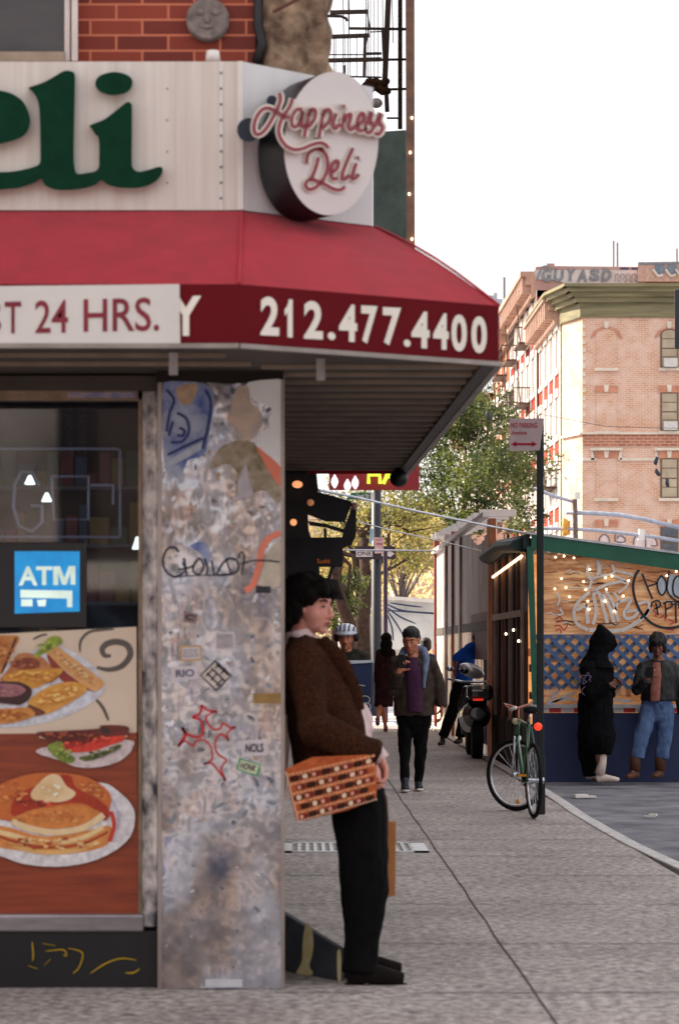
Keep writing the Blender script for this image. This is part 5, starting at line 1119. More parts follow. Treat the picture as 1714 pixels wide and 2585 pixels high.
# cornice
cgm = M('cornice_green', S(146, 136, 98), .6, var=.15, vs=1.0, stretch=(.4, 1, 5), col2=S(98, 92, 66))
b = MB()
for z0, z1, out in ((733, 700, .12), (700, 688, .35), (688, 678, .55), (678, 668, .8), (668, 661, 1.0)):
    b.box(xl - out, xt, Yt - out, Yt + .5, Z_(z0, Yt), Z_(z1, Yt)); 
    b.box(13.25 - out, 13.6, 121.3, 131, Z_(z0, Yt), Z_(z1, Yt))
    b.hexa([B + Vector((-out, 0, Z_(z0, Yt))), A + Vector((-out, -out, Z_(z0, Yt))), A + Vector((.3, .6, Z_(z0, Yt))), B + Vector((.3, .6, Z_(z0, Yt)))] + [B + Vector((-out, 0, Z_(z1, Yt))), A + Vector((-out, -out, Z_(z1, Yt))), A + Vector((.3, .6, Z_(z1, Yt))), B + Vector((.3, .6, Z_(z1, Yt)))])
b.build('cornice', cgm, TN)
st_ = M('stone_white', S(226, 212, 194), .7, var=.1, vs=2)
b = MB()
for y, h, x0 in ((1001, 5, xl - .15),): b.box(x0, xt, Yt - .15, Yt, Z_(y + h / 2, Yt), Z_(y - h / 2, Yt)); b.hexa([Vector((v.x - .12, v.y - .06, z)) for z in (Z_(y + h / 2, Yt),) for v in (B, A)] + [Vector((A.x, A.y + .3, Z_(y + h / 2, Yt))), Vector((B.x, B.y + .3, Z_(y + h / 2, Yt)))] + [Vector((v.x - .12, v.y - .06, Z_(y - h / 2, Yt))) for v in (B, A)] + [Vector((A.x, A.y + .3, Z_(y - h / 2, Yt))), Vector((B.x, B.y + .3, Z_(y - h / 2, Yt)))])
for x0, x1 in ((1344, 1376), (1430, 1512), (1570, 1660)): b.box(X_(x0, Yt), X_(x1, Yt), Yt - .1, Yt, Z_(1064, Yt), Z_(1058, Yt))
b.build('string_course', st_, TN)
b = MB(); b.box(xl, xt, Yt - .04, Yt, Z_(1032, Yt), Z_(1004, Yt)); b.build('brick_band', brick_mat('band_brick', S(196, 122, 92), S(180, 104, 78), S(206, 168, 146), bw=.42, bh=.15, msize=.03, var=.2), TN)
# pilaster strips at the corner edge
b = MB()
for k in range(7):
    for z in range(11): 
        pass
for z in range(13):
    zz = Z_(980 - z * 18.5, Yt); b.box(xl - .02, xl + .16, Yt - .06, Yt, zz, zz + .18)
b.build('corner_block', st_, TN)
win = M('pane_buff', S(196, 178, 150), .3, var=.25, vs=.9, col2=S(150, 134, 112)); wfr = M('win_frame', S(120, 92, 74), .5)
def arch(x0, x1, yb, yt, k=8):
    r = (x1 - x0) / 2; cx = (x0 + x1) / 2; return [(x0, yb), (x1, yb)] + [(cx + r * math.cos(math.pi * i / k), yt + r * .55 - r * .55 * math.sin(math.pi * i / k)) for i in range(k + 1)]
lint = M('lintel_brick', S(206, 144, 118), .8, var=.15, vs=2)
for bay in range(6):
    for r_, (yt_, yb_) in enumerate(((759, 849), (906, 995), (1058, 1150), (1216, 1290), (1370, 1440))):
        dx = 184 * (bay // 2); 
        blind = bay % 2 == 0
        x0, x1 = ((1376, 1423) if blind else (1524, 1566)); x0 += dx * 1.6; x1 += dx * 1.6
        if x0 > 1720: continue
        ar = r_ == 0; sh = arch(x0, x1, yb_, yt_) if ar else [(x0, yb_), (x1, yb_), (x1, yt_), (x0, yt_)]
        w = MB()
        w.mat(peach if blind else wfr); w.poly(sh, ft, .05 if not blind else -.02 + .05)
        if not blind:
            w.mat(win if r_ != 3 else M('pane_dark', S(84, 88, 96), .2, var=.3)); mid = (yt_ + yb_) / 2
            for a_, c_ in ((yt_ + 8 if ar else yt_ + 3, yt_ + 22), (yt_ + 24, mid - 1), (mid + 2, yb_ - 26), (yb_ - 24, yb_ - 3)): w.poly([(x0 + 4, c_), (x1 - 4, c_), (x1 - 4, a_), (x0 + 4, a_)] if not (ar and a_ < yt_ + 10) else arch(x0 + 4, x1 - 4, c_, yt_ + 3), ft, .08)
        wo_ = w.build('window', None, TN)
        q = MB(); q.poly([(x0 - 4, yb_ + 7), (x1 + 4, yb_ + 7), (x1 + 4, yb_), (x0 - 4, yb_)], ft, .2, -.02); q.build('sill', st_, wo_)
        q = MB()
        if ar: 
            r1 = (x1 - x0) / 2; cx = (x0 + x1) / 2; pts = [(cx + (r1 + 13) * math.cos(math.pi * i / 10), yt_ + r1 * .55 + 12 - (r1 + 6) * math.sin(math.pi * i / 10)) for i in range(11)] + [(cx + r1 * math.cos(math.pi * i / 10), yt_ + r1 * .55 - r1 * .55 * math.sin(math.pi * i / 10)) for i in range(10, -1, -1)]
            q.poly(pts, ft, .06)
        else: q.poly([(x0 - 3, yt_), (x1 + 3, yt_), (x1 + 3, yt_ - 15), (x0 - 3, yt_ - 15)], ft, .06)
        q.build('lintel', lint, wo_)
        q = MB(); cx = (x0 + x1) / 2; q.poly([(cx - 4, yt_ - 1), (cx + 4, yt_ - 1), (cx + 6, yt_ - 17), (cx - 6, yt_ - 17)], ft, .12, .0); q.build('keystone', st_, wo_)
        if r_ == 2: q = MB(); q.poly([(x0 - 14, yt_ - 24), (x1 + 14, yt_ - 24), (x1 + 14, yt_ - 18), (x0 - 14, yt_ - 18)], ft, .25, 0); q.poly([(x0 - 12, yt_ + 4), (x0 - 3, yt_ + 4), (x0 - 8, yt_ - 18), (x0 - 12, yt_ - 18)], ft, .1, 0); q.poly([(x1 + 3, yt_ + 4), (x1 + 12, yt_ + 4), (x1 + 12, yt_ - 18), (x1 + 8, yt_ - 18)], ft, .1, 0); q.build('hood', st_, wo_)
        if not blind and r_ in (0, 1):
            q = MB(); q.poly([(x0 + 8, yb_ - 2), (x1 - 2, yb_ - 2), (x1 - 2, yb_ - 22), (x0 + 8, yb_ - 22)], ft, .45, .05); q.build('air_conditioner', M('ac_white', S(214, 208, 204), .5, var=.1), wo_)
b = MB(); q_ = crop(1400, 1200, .20026, ft); bo = M('bubble_fill', S(226, 204, 202), .6); bl = M('bubble_line', S(60, 62, 90), .6)
b.mat(bo)
for p in ([(560, 900), (560, 790), (620, 750), (680, 800), (680, 900)], [(760, 900), (770, 800), (830, 765), (880, 830), (870, 900)], [(1000, 900), (1010, 790), (1070, 760), (1140, 830), (1140, 900)], [(1150, 900), (1160, 780), (1240, 780), (1280, 880), (1270, 900)]): b.poly(smoothp(p), q_, .05)
b.mat(bl)
for s_ in ([(550, 880), (570, 780), (630, 745), (680, 800), (685, 880)], [(760, 740), (765, 830), (870, 840), (880, 790), (820, 760), (780, 800)], [(990, 870), (1010, 780), (1080, 750), (1140, 820), (1140, 900)], [(1140, 760), (1200, 760), (1260, 800), (1290, 880), (1210, 885)]): b.stroke(s_, 12, q_, .08)
b.build('graffiti', None, TN)
# rooftop parapet with graffiti
Yr = 123.0; fr_ = front(Yr)
RF = MB(); RF.poly([(1236, 616), (1262, 614), (1262, 608), (1280, 608), (1280, 614), (1470, 616), (1560, 616), (1680, 617), (1680, 670), (1236, 670)], fr_, 0, -6)
rfo = RF.build('roof_parapet', M('parapet_pink', S(176, 132, 124), .8, var=.2, vs=.6, col2=S(190, 160, 152)), TN)
b = MB(); c5r = crop(1214, 600, .3189, fr_); b.mat(M('parapet_white', S(206, 196, 194), .7, var=.2, vs=.8)); b.poly([(420, 255), (1300, 255), (1300, 375), (720, 375), (560, 330), (430, 330)], c5r, .05)
b.mat(M('graf_grey', S(128, 130, 136), .7)); random.seed(21)
for i_, ch_ in enumerate('GUYASD'): b.text(ch_, [(470 + i_ * 95, 345 + 8 * (i_ % 2)), (552 + i_ * 95, 350 - 6 * (i_ % 3)), (560 + i_ * 95, 246 + 7 * (i_ % 2)), (486 + i_ * 95, 240)], c5r, .1, .05)
b.stroke([(440, 330), (480, 240), (520, 225), (560, 250)], 14, c5r, .1)
b.mat(M('graf_line', S(150, 140, 142), .7))
for x in range(1060, 1280, 44): b.stroke([(x, 350), (x + 6, 290), (x + 36, 300), (x + 20, 330), (x + 40, 350)], 6, c5r, .1)
b.mat(M('graf_navy', S(60, 70, 110), .7)); b.poly([(1100, 236), (1170, 236), (1170, 252), (1100, 252)], c5r, .1); b.poly([(1190, 236), (1270, 236), (1270, 252), (1190, 252)], c5r, .1)
b.build('graffiti', None, rfo)
BH = MB(); BH.poly([(1472, 605), (1680, 602), (1680, 650), (1472, 650)], front(122), 0, -4); bh = BH.build('roof_hut', M('hut_red', S(188, 156, 146), .8, var=.2), TN)
b = MB(); fr2 = crop(1214, 600, .3189, front(122)); b.mat(M('graf_blue', S(110, 124, 140), .7)); b.poly([(1250, 200), (1700, 192), (1700, 205), (1250, 214)], fr2, .05)
for x in (1370, 1470): b.poly([(x, 215), (x + 80, 215), (x + 80, 285), (x + 8, 285)], fr2, .05)
b.mat(MATS['parapet_white'])
for x in (1360, 1460, 1540): b.stroke([(x, 250), (x + 40, 300), (x + 80, 290)], 20, fr2, .1)
b.build('graffiti', None, bh)
for x in (1416, 1425): tag(MB().tube([P(x, 615, 124), P(x, 556 if x == 1416 else 560, 124)], .05, 6).build('antenna', M('antenna_grey', S(120, 110, 112), .5)), 'left one of two thin antennas on the graffitied roof' if x == 1416 else 'right one of two thin antennas on the graffitied roof', 'antenna')
tag(MB().tube([P(1562, 604, 124), P(1562, 574, 124)], .05, 6).build('antenna', MATS['antenna_grey']), 'short antenna near the right edge above the roof hut', 'antenna')
# sun lit side facade: pilasters, windows, white trim
def stepwall(nm, label, X0, Ya, Yb, H, wall, bays, par):
    T = par if par else thing('row_house', label, 'building', (X0, (Ya + Yb) / 2, 0))
    b = MB(); b.box(X0, X0 + 10, Ya, Yb, 0, H); b.build('wall', wall, T)
    L = (Yb - Ya) / bays
    st_ = M('trim_white', S(238, 232, 222), .7, var=.04)
    for i in range(bays):
        y = Ya + (i + .5) * L
        for z in (2.2, 5.6, 9.0, 12.4, 15.8, 19.0):
            if z + 2.3 > H - .8: continue
            w = MB(); w.box(X0 - .02, X0 + .1, y - L * .22, y + L * .22, z, z + 2.0); wo_ = w.build('window', M('side_window_dark', S(132, 112, 100), .2, var=.3), T)
            q = MB(); q.box(X0 - .09, X0, y - L * .32, y + L * .32, z - .22, z); q.box(X0 - .12, X0, y - L * .32, y + L * .32, z + 2.0, z + 2.4); q.box(X0 - .05, X0, y - L * .3, y - L * .22, z, z + 2.0); q.box(X0 - .05, X0, y + L * .22, y + L * .3, z, z + 2.0); q.build('trim', st_, wo_)
        q = MB(); q.box(X0 - .05, X0, Ya + i * L - .16, Ya + i * L + .16, .5, H - .8); q.build('pilaster', st_, T)
    b = MB(); b.box(X0 - .9, X0 + .5, Ya, Yb, H - .3, H); b.box(X0 - .6, X0 + .5, Ya, Yb, H - .75, H - .3); b.box(X0 - .3, X0 + .5, Ya, Yb, H - 1.4, H - .75)
    n = int((Yb - Ya) / .9)
    for k in range(n): b.box(X0 - .8, X0 - .3, Ya + k * .9 + .2, Ya + k * .9 + .5, H - 1.2, H - .3)
    b.build('cornice', M('cornice_cream', S(186, 150, 130), .6, var=.2, vs=1.5), T)
    return T
stepwall('side', '', 13.2, 122, 132.9, Z_(661, Yt), brickR, 4, TN)
R1 = stepwall('row', 'taller red brick building with white sunlit trim behind the corner tenement', 13.1, 133.2, 149, 22.4, M('rowred', S(150, 48, 38), .8, var=.2, vs=1.2), 5, None)
R2 = stepwall('row', 'farther brown brick building with cream trim left of the taller red one', 13.1, 149.3, 163, 21.8, M('rowbrown', S(160, 92, 62), .8, var=.2, vs=1.2), 4, None)
R3 = stepwall('row', 'small distant pale building at the far end of the row above the tree', 13.0, 164, 196, 19.0, M('rowtan', S(190, 160, 130), .8, var=.2, vs=1.2), 7, None)
def escape(T, X0, y, z0, z1, lab):
    E = thing('fire_escape', lab, 'fire escape', (X0 - .5, y, z0))
    z = z0
    while z < z1:
        b = MB(); b.box(X0 - .7, X0, y - 1.6, y + 1.6, z, z + .12); b.build('platform', ir, E)
        b = MB()
        for k in range(9): b.box(X0 - 1.0, X0 - .96, y - 1.6 + k * .4 - .02, y - 1.6 + k * .4 + .02, z, z + .95)
        b.box(X0 - 1.0, X0 - .95, y - 1.6, y + 1.6, z + .9, z + .97); b.box(X0 - 1.0, X0 - .95, y - 1.6, y + 1.6, z + .45, z + .5)
        for k in range(5): b.box(X0 - 1.0 + k * .22, X0 - .98 + k * .22, y - 1.62, y - 1.58, z, z + .95)
        b.box(X0 - 1.0, X0, y - 1.64, y - 1.58, z + .9, z + .97)
        b.bar((X0 - .6, y - 1.4, z), (X0 - .6, y + 1.3, z + 3.4), .07); b.build('railing', ir, E)
        z += 3.4
escape(R2, 13.1, 154, 5.2, 19, 'iron fire escape on the farther brown brick building')
escape(R1, 13.1, 146, 5.2, 19, 'iron fire escape at the far end of the taller red brick building')
escape(R1, 13.1, 138, 5.2, 21, 'iron fire escape at the near end of the taller red brick building')
escape(TN, 13.25, 125.5, 3.0, 12, 'dark iron fire escape beside the corner of the peach brick tenement')
b = MB(); b.poly([(1118, 690), (1128, 690), (1128, 682), (1140, 682), (1140, 676), (1148, 676), (1148, 690), (1160, 690), (1160, 800), (1118, 800)], front(400), 0, -20)
tag(b.build('distant_tower', M('haze_grey', S(176, 180, 186), .8, var=.1, vs=.1)), 'small hazy grey tower far beyond the awning corner', 'building')
tag(MB().tube([P(1164, 720, 300), P(1164, 640, 300)], .15, 5).build('antenna', MATS['antenna_grey']), 'thin distant antenna left of the sunlit cornices', 'antenna')
# low pinkish shop, end of the street
b = MB(); b.box(6.0, 12.9, 150, 160, 0, 9.5); tag(b.build('low_building', M('pink_wall', S(216, 184, 170), .8, var=.15, vs=.8)), 'pink low building glimpsed through the leaves above the sheds', 'building')
EB = thing('end_building', 'pale cream building closing the end of the street behind the trees', 'building', (-2, 190, 0))
b = MB(); b.box(-22, 6.8, 190, 200, 0, 12.5); b.build('wall', M('end_cream', S(216, 196, 170), .8, var=.2, vs=.5), EB)
for i in range(9):
    for z in (1.5, 5, 8.5): 
        b = MB(); b.box(-12 + i * 2.05, -10.9 + i * 2.05, 189.9, 190.05, z, z + 1.9); b.build('window', M('end_window', S(150, 130, 116), .3), EB)
WB = MB(); WB.box(-30, -3, 62, 90, 0, 3.2) if False else WB.box(2.0, 5.5, 120, 124, 0, 3.2); tag(WB.build('kiosk', M('kiosk_white', S(214, 200, 184), .7, var=.2)), 'white low kiosk standing under the trees at the far corner', 'kiosk')

# building across the street behind the viewer, seen as a reflection in the steel and glass
OB = thing('opposite_building', 'red brick building across the street mirrored in the steel and glass', 'building', (0, -24, 0))
random.seed(15)
ocol = [S(96, 84, 84), S(70, 66, 70), S(150, 136, 124), S(60, 76, 104), S(84, 84, 96), S(180, 172, 170)]
for i in range(13):
    b = MB(); x_ = -32 + i * 4.6; b.box(x_, x_ + 4.5, -30, -24 + (i % 3) * .2, 0, (10.5, 8, 12, 6.5, 9.5)[i % 5]); b.build('wall', M('opp_wall%d' % (i % 6), ocol[i % 6], .8, var=.3, vs=.8), OB)
    b = MB(); b.box(x_ + .4, x_ + 4.0, -23.6, -22.6, 2.6, 3.1); b.build('shop_awning', M('opp_awning%d' % (i % 4), (S(40, 80, 170), S(206, 84, 50), S(226, 222, 216), S(50, 110, 80))[i % 4], .7), OB)
    b = MB(); b.box(x_ + .5, x_ + 3.9, -23.6, -23.5, .4, 2.4); b.build('shop_window', M('opp_shop', S(60, 74, 96), .2, var=.4, vs=2), OB)
for i in range(14):
    for z in (1.2, 4.6, 8.0): b = MB(); b.box(-26 + i * 3.3, -24.4 + i * 3.3, -24.05, -23.95, z, z + 2); b.build('window', M('opp_window', S(110, 112, 120), .3), OB)

# ------------------------------------------------------------------ trees
LF = [leaf_mat('leaf_green', S(44, 62, 28), S(112, 118, 50)), leaf_mat('leaf_olive', S(96, 98, 44), S(166, 152, 78)), leaf_mat('leaf_yellow', S(160, 142, 76), S(214, 194, 126), .55)]
bark = M('bark', S(74, 58, 50), .9, var=.35, vs=10, bump=.8, bs=20)
def tree(name, label, base, path, r0, blobs, n, ls, lm, seed):
    random.seed(seed); T = thing(name, label, 'tree', base, 'street trees')
    b = MB(); pts = [Vector(base)] + [Vector(p) for p in path]; b.tube(pts, [r0 * (1 - .55 * i / (len(pts) - 1)) for i in range(len(pts))], 9)
    top = pts[-1]
    for (c, r) in blobs:
        st = pts[-1] if random.random() < .6 else pts[-2]; c = Vector(c)
        mid = st.lerp(c, .5) + Vector((random.uniform(-.3, .3), random.uniform(-.3, .3), random.uniform(-.1, .4)))
        b.tube([st, mid, c], [r0 * .42, r0 * .22, r0 * .08], 6)
        for k in range(5):
            e = c + Vector([random.gauss(0, .5) * r for _ in range(3)]); b.tube([mid.lerp(c, random.random()), e], [r0 * .1, r0 * .03], 4)
    b.build('trunk', bark, T, smooth=True)
    b = MB()
    tot = sum(r ** 2 for c, r in blobs)
    for (c, r) in blobs:
        c = Vector(c); sub = [c + Vector([random.gauss(0, .42) * r for _ in range(3)]) for _ in range(int(10 + 6 * r))]
        for k in range(int(n * r * r / tot)):
            s_ = random.choice(sub); p = s_ + Vector([random.gauss(0, .17) * r for _ in range(3)])
            u = Vector([random.gauss(0, 1) for _ in range(3)]).normalized(); v = u.orthogonal().normalized(); l = ls * random.uniform(.6, 1.25)
            b.add([p - u * l, p + v * l * .5, p + u * l, p - v * l * .5], [(0, 1, 2, 3)])
    b.build('crown', lm, T)
def D(x, y, Y): return tuple(P(x, y, Y))
tree('street_tree', 'big green tree filling the gap between the awning and the brick tenement', (X_(1040, 72), 72, 0), [D(1045, 1350, 72), D(1060, 1230, 72), D(1075, 1150, 72)], .16,
     [(D(1080, 1000, 72), 1.3), (D(1140, 1040, 74), 1.3), (D(1190, 1110, 72), 1.0), (D(1100, 1130, 70), 1.3), (D(1030, 1090, 72), 1.2), (D(985, 1150, 71), 1.1), (D(1200, 1190, 75), .8), (D(1130, 960, 76), .9), (D(1060, 940, 74), .9), (D(1010, 1010, 73), 1.1), (D(1200, 1040, 77), .9), (D(1080, 1180, 70), .8)], 16000, .075, LF[0], 1)
tree('street_tree', 'leafy olive tree behind the lamp post and one way signs', (X_(838, 64), 64, 0), [D(836, 1440, 64), D(845, 1350, 64), D(838, 1240, 64)], .26,
     [(D(900, 1180, 64), 1.0), (D(850, 1190, 65), .9), (D(950, 1230, 66), .9), (D(800, 1220, 65), .8), (D(870, 1100, 66), 1.0), (D(945, 1290, 68), .6), (D(780, 1150, 66), .9), (D(985, 1200, 67), .8), (D(820, 1400, 66), .5)], 5200, .065, LF[1], 2)
tree('street_tree', 'crooked dark trunked tree leaning left of the lamp post', (X_(800, 56), 56, 0), [D(806, 1440, 56), D(790, 1400, 56), D(775, 1340, 56), D(770, 1270, 56)], .2,
     [(D(790, 1360, 57), .45), (D(820, 1350, 58), .45), (D(800, 1410, 57), .4), (D(765, 1420, 57), .4)], 1500, .06, LF[0], 3)
tree('street_tree', 'yellow leaved tree far down the street, left of the others', (X_(770, 110), 110, 0), [D(775, 1400, 110), D(785, 1320, 110)], .2,
     [(D(760, 1300, 110), 1.4), (D(810, 1280, 112), 1.4), (D(720, 1330, 112), 1.4), (D(800, 1350, 110), 1.0), (D(830, 1230, 114), 1.3)], 3500, .12, LF[2], 4)
tree('street_tree', 'yellow leaved tree far down the street with spreading bare branches', (X_(930, 100), 100, 0), [D(930, 1420, 100), D(928, 1360, 100), D(935, 1310, 100)], .13,
     [(D(900, 1270, 100), 1.2), (D(960, 1260, 102), 1.3), (D(930, 1220, 102), 1.3), (D(985, 1290, 101), .9), (D(880, 1330, 101), .7), (D(1000, 1220, 104), 1.2)], 3800, .11, LF[2], 5)
random.seed(8)
b = MB()
for a in range(9):
    s_ = Vector(D(925, 1400, 98)); e = Vector(D(885 + a * 15, 1290 + random.uniform(-12, 18), 98 + random.uniform(-1, 1))); b.tube([s_, s_.lerp(e, .5) + Vector((random.uniform(-.15, .15), 0, .1)), e], [.07, .045, .015], 5)
tag(b.build('bare_tree', M('branch_grey', S(108, 96, 92), .9)), 'thin bare branches fanning up behind the striped tent', 'tree')
random.seed(12); b = MB()
for k in range(5200):
    x = random.uniform(-9, 9.5); y = random.uniform(128, 140); h = 3.0 + 2.6 * noise.noise(Vector((x * .4, 3, 0))) + 3.5
    p = Vector((x, y, random.uniform(.3, max(1, h)))); u = Vector([random.gauss(0, 1) for _ in range(3)]).normalized(); v = u.orthogonal().normalized(); l = .2 * random.uniform(.6, 1.3)
    b.add([p - u * l, p + v * l * .5, p + u * l, p - v * l * .5], [(0, 1, 2, 3)])
tag(b.build('far_greenery', leaf_mat('leaf_far', S(196, 180, 124), S(236, 222, 176), .5)), 'pale yellow mass of park greenery at the end of the street', kind='stuff')

# ------------------------------------------------------------------ people
def skinm(name, c): return M(name, c, .5, var=.08, vs=25, sss=.15)
def frame3(f, up=(0, 0, 1)):
    f = Vector(f).normalized(); up = Vector(up); l = up.cross(f).normalized(); u = f.cross(l); return Matrix((f, l, u)).transposed()
def head_mb(b, c, rot, s=1.0):
    c = Vector(c); q = lambda x, y, z: c + rot @ (Vector((x, y, z)) * s)
    E = lambda p, r: b.ell(q(*p), tuple(a * s for a in r), rot, n=18, m=12)
    E((-.012, 0, .035), (.096, .076, .084)); E((.028, 0, -.02), (.063, .06, .088)); E((.034, 0, -.07), (.048, .048, .038)); E((.066, 0, -.095), (.02, .024, .018))
    E((.074, 0, .03), (.02, .05, .014)); E((.03, .045, -.025), (.04, .022, .035)); E((.03, -.045, -.025), (.04, .022, .035))
    b.tube([q(.086, 0, .012), q(.099, 0, -.012), q(.106, 0, -.032), q(.094, 0, -.042)], [.009 * s, .011 * s, .014 * s, .01 * s], 8)
    E((.09, .013, -.038), (.012, .009, .008)); E((.09, -.013, -.038), (.012, .009, .008))
    E((.084, 0, -.06), (.014, .024, .006)); E((.082, 0, -.072), (.014, .021, .007))
    for k in (-1, 1): E((-.006, .076 * k, -.008), (.018, .008, .032)); 
    b.limb([q(-.02, 0, -.05), q(-.035, 0, -.12), q(-.05, 0, -.19)], [.056 * s, .054 * s, .062 * s], 14)
def face_bits(par, c, rot, s, brow, lip):
    c = Vector(c); q = lambda x, y, z: c + rot @ (Vector((x, y, z)) * s)
    b = MB(); b.mat(M('eye_white', S(150, 134, 126), .5))
    for k in (-1, 1): b.ell(q(.079, .03 * k, .006), (.009 * s, .012 * s, .0055 * s), rot, n=10, m=8)
    b.mat(M('iris', S(26, 18, 16), .6))
    for k in (-1, 1): b.ell(q(.085, .031 * k, .0055), (.005 * s, .007 * s, .0058 * s), rot, n=8, m=6)
    b.build('eyes', None, par, smooth=True)
    b = MB()
    for k in (-1, 1): b.tube([q(.088, .014 * k, .026), q(.088, .03 * k, .033), q(.074, .05 * k, .028)], [.005 * s, .006 * s, .003 * s], 6)
    b.build('eyebrows', brow, par, smooth=True)
    b = MB(); b.tube([q(.087, -.02, -.064), q(.098, -.007, -.061), q(.0985, .007, -.061), q(.087, .02, -.064)], [.003 * s, .0055 * s, .0055 * s, .003 * s], 6); b.tube([q(.086, -.017, -.070), q(.095, 0, -.073), q(.086, .017, -.070)], [.003 * s, .006 * s, .003 * s], 6); b.build('lips', lip, par, smooth=True)
def hand_mb(b, w, d, n, curl=.6, s=1.0, thumb=1):
    w = Vector(w); d = Vector(d).normalized(); n = Vector(n); n = (n - d * n.dot(d)).normalized(); sd = d.cross(n)
    b.tube([w - d * .02, w + d * .02 * s, w + d * .06 * s, w + d * .09 * s], [(.021 * s, .028 * s), (.018 * s, .034 * s), (.016 * s, .041 * s), (.012 * s, .04 * s)], 12, side=n)
    for i, (o, L) in enumerate(((-.031, .86), (-.010, 1.0), (.011, .94), (.031, .75))):
        p = w + d * .086 * s + sd * o * s * thumb * -1; dd = d.copy(); pts = [p - d * .01]; a = curl * (.9 + .12 * i)
        for k, l in enumerate((.042, .028, .022)):
            rm = Matrix.Rotation(a * (.7 if k == 0 else 1.0), 3, sd); dd = rm @ dd if (rm @ dd).dot(n) > dd.dot(n) or k else (Matrix.Rotation(-a * .7, 3, sd) @ dd)
            if k == 0: sg = 1 if (Matrix.Rotation(.1, 3, sd) @ d).dot(n) > 0 else -1; dd = Matrix.Rotation(sg * a * .7, 3, sd) @ d
            else: dd = Matrix.Rotation(sg * a, 3, sd) @ pts_d
            pts_d = dd; p = p + dd * l * L * s; pts.append(p)
        b.tube(pts, [.0105 * s, .0095 * s, .0088 * s, .007 * s], 8)
        b.ell(pts[-1], .0075 * s, n=8, m=6)
    tdir = (d * .55 + sd * thumb * .75 + n * .45).normalized(); t0 = w + d * .02 * s + sd * thumb * .026 * s; t1 = t0 + tdir * .045 * s; t2 = t1 + (tdir + n * .6 + d * .3).normalized() * .032 * s
    b.tube([t0, t1, t2], [.014 * s, .0115 * s, .0085 * s], 8); b.ell(t2, .0088 * s, n=8, m=6)
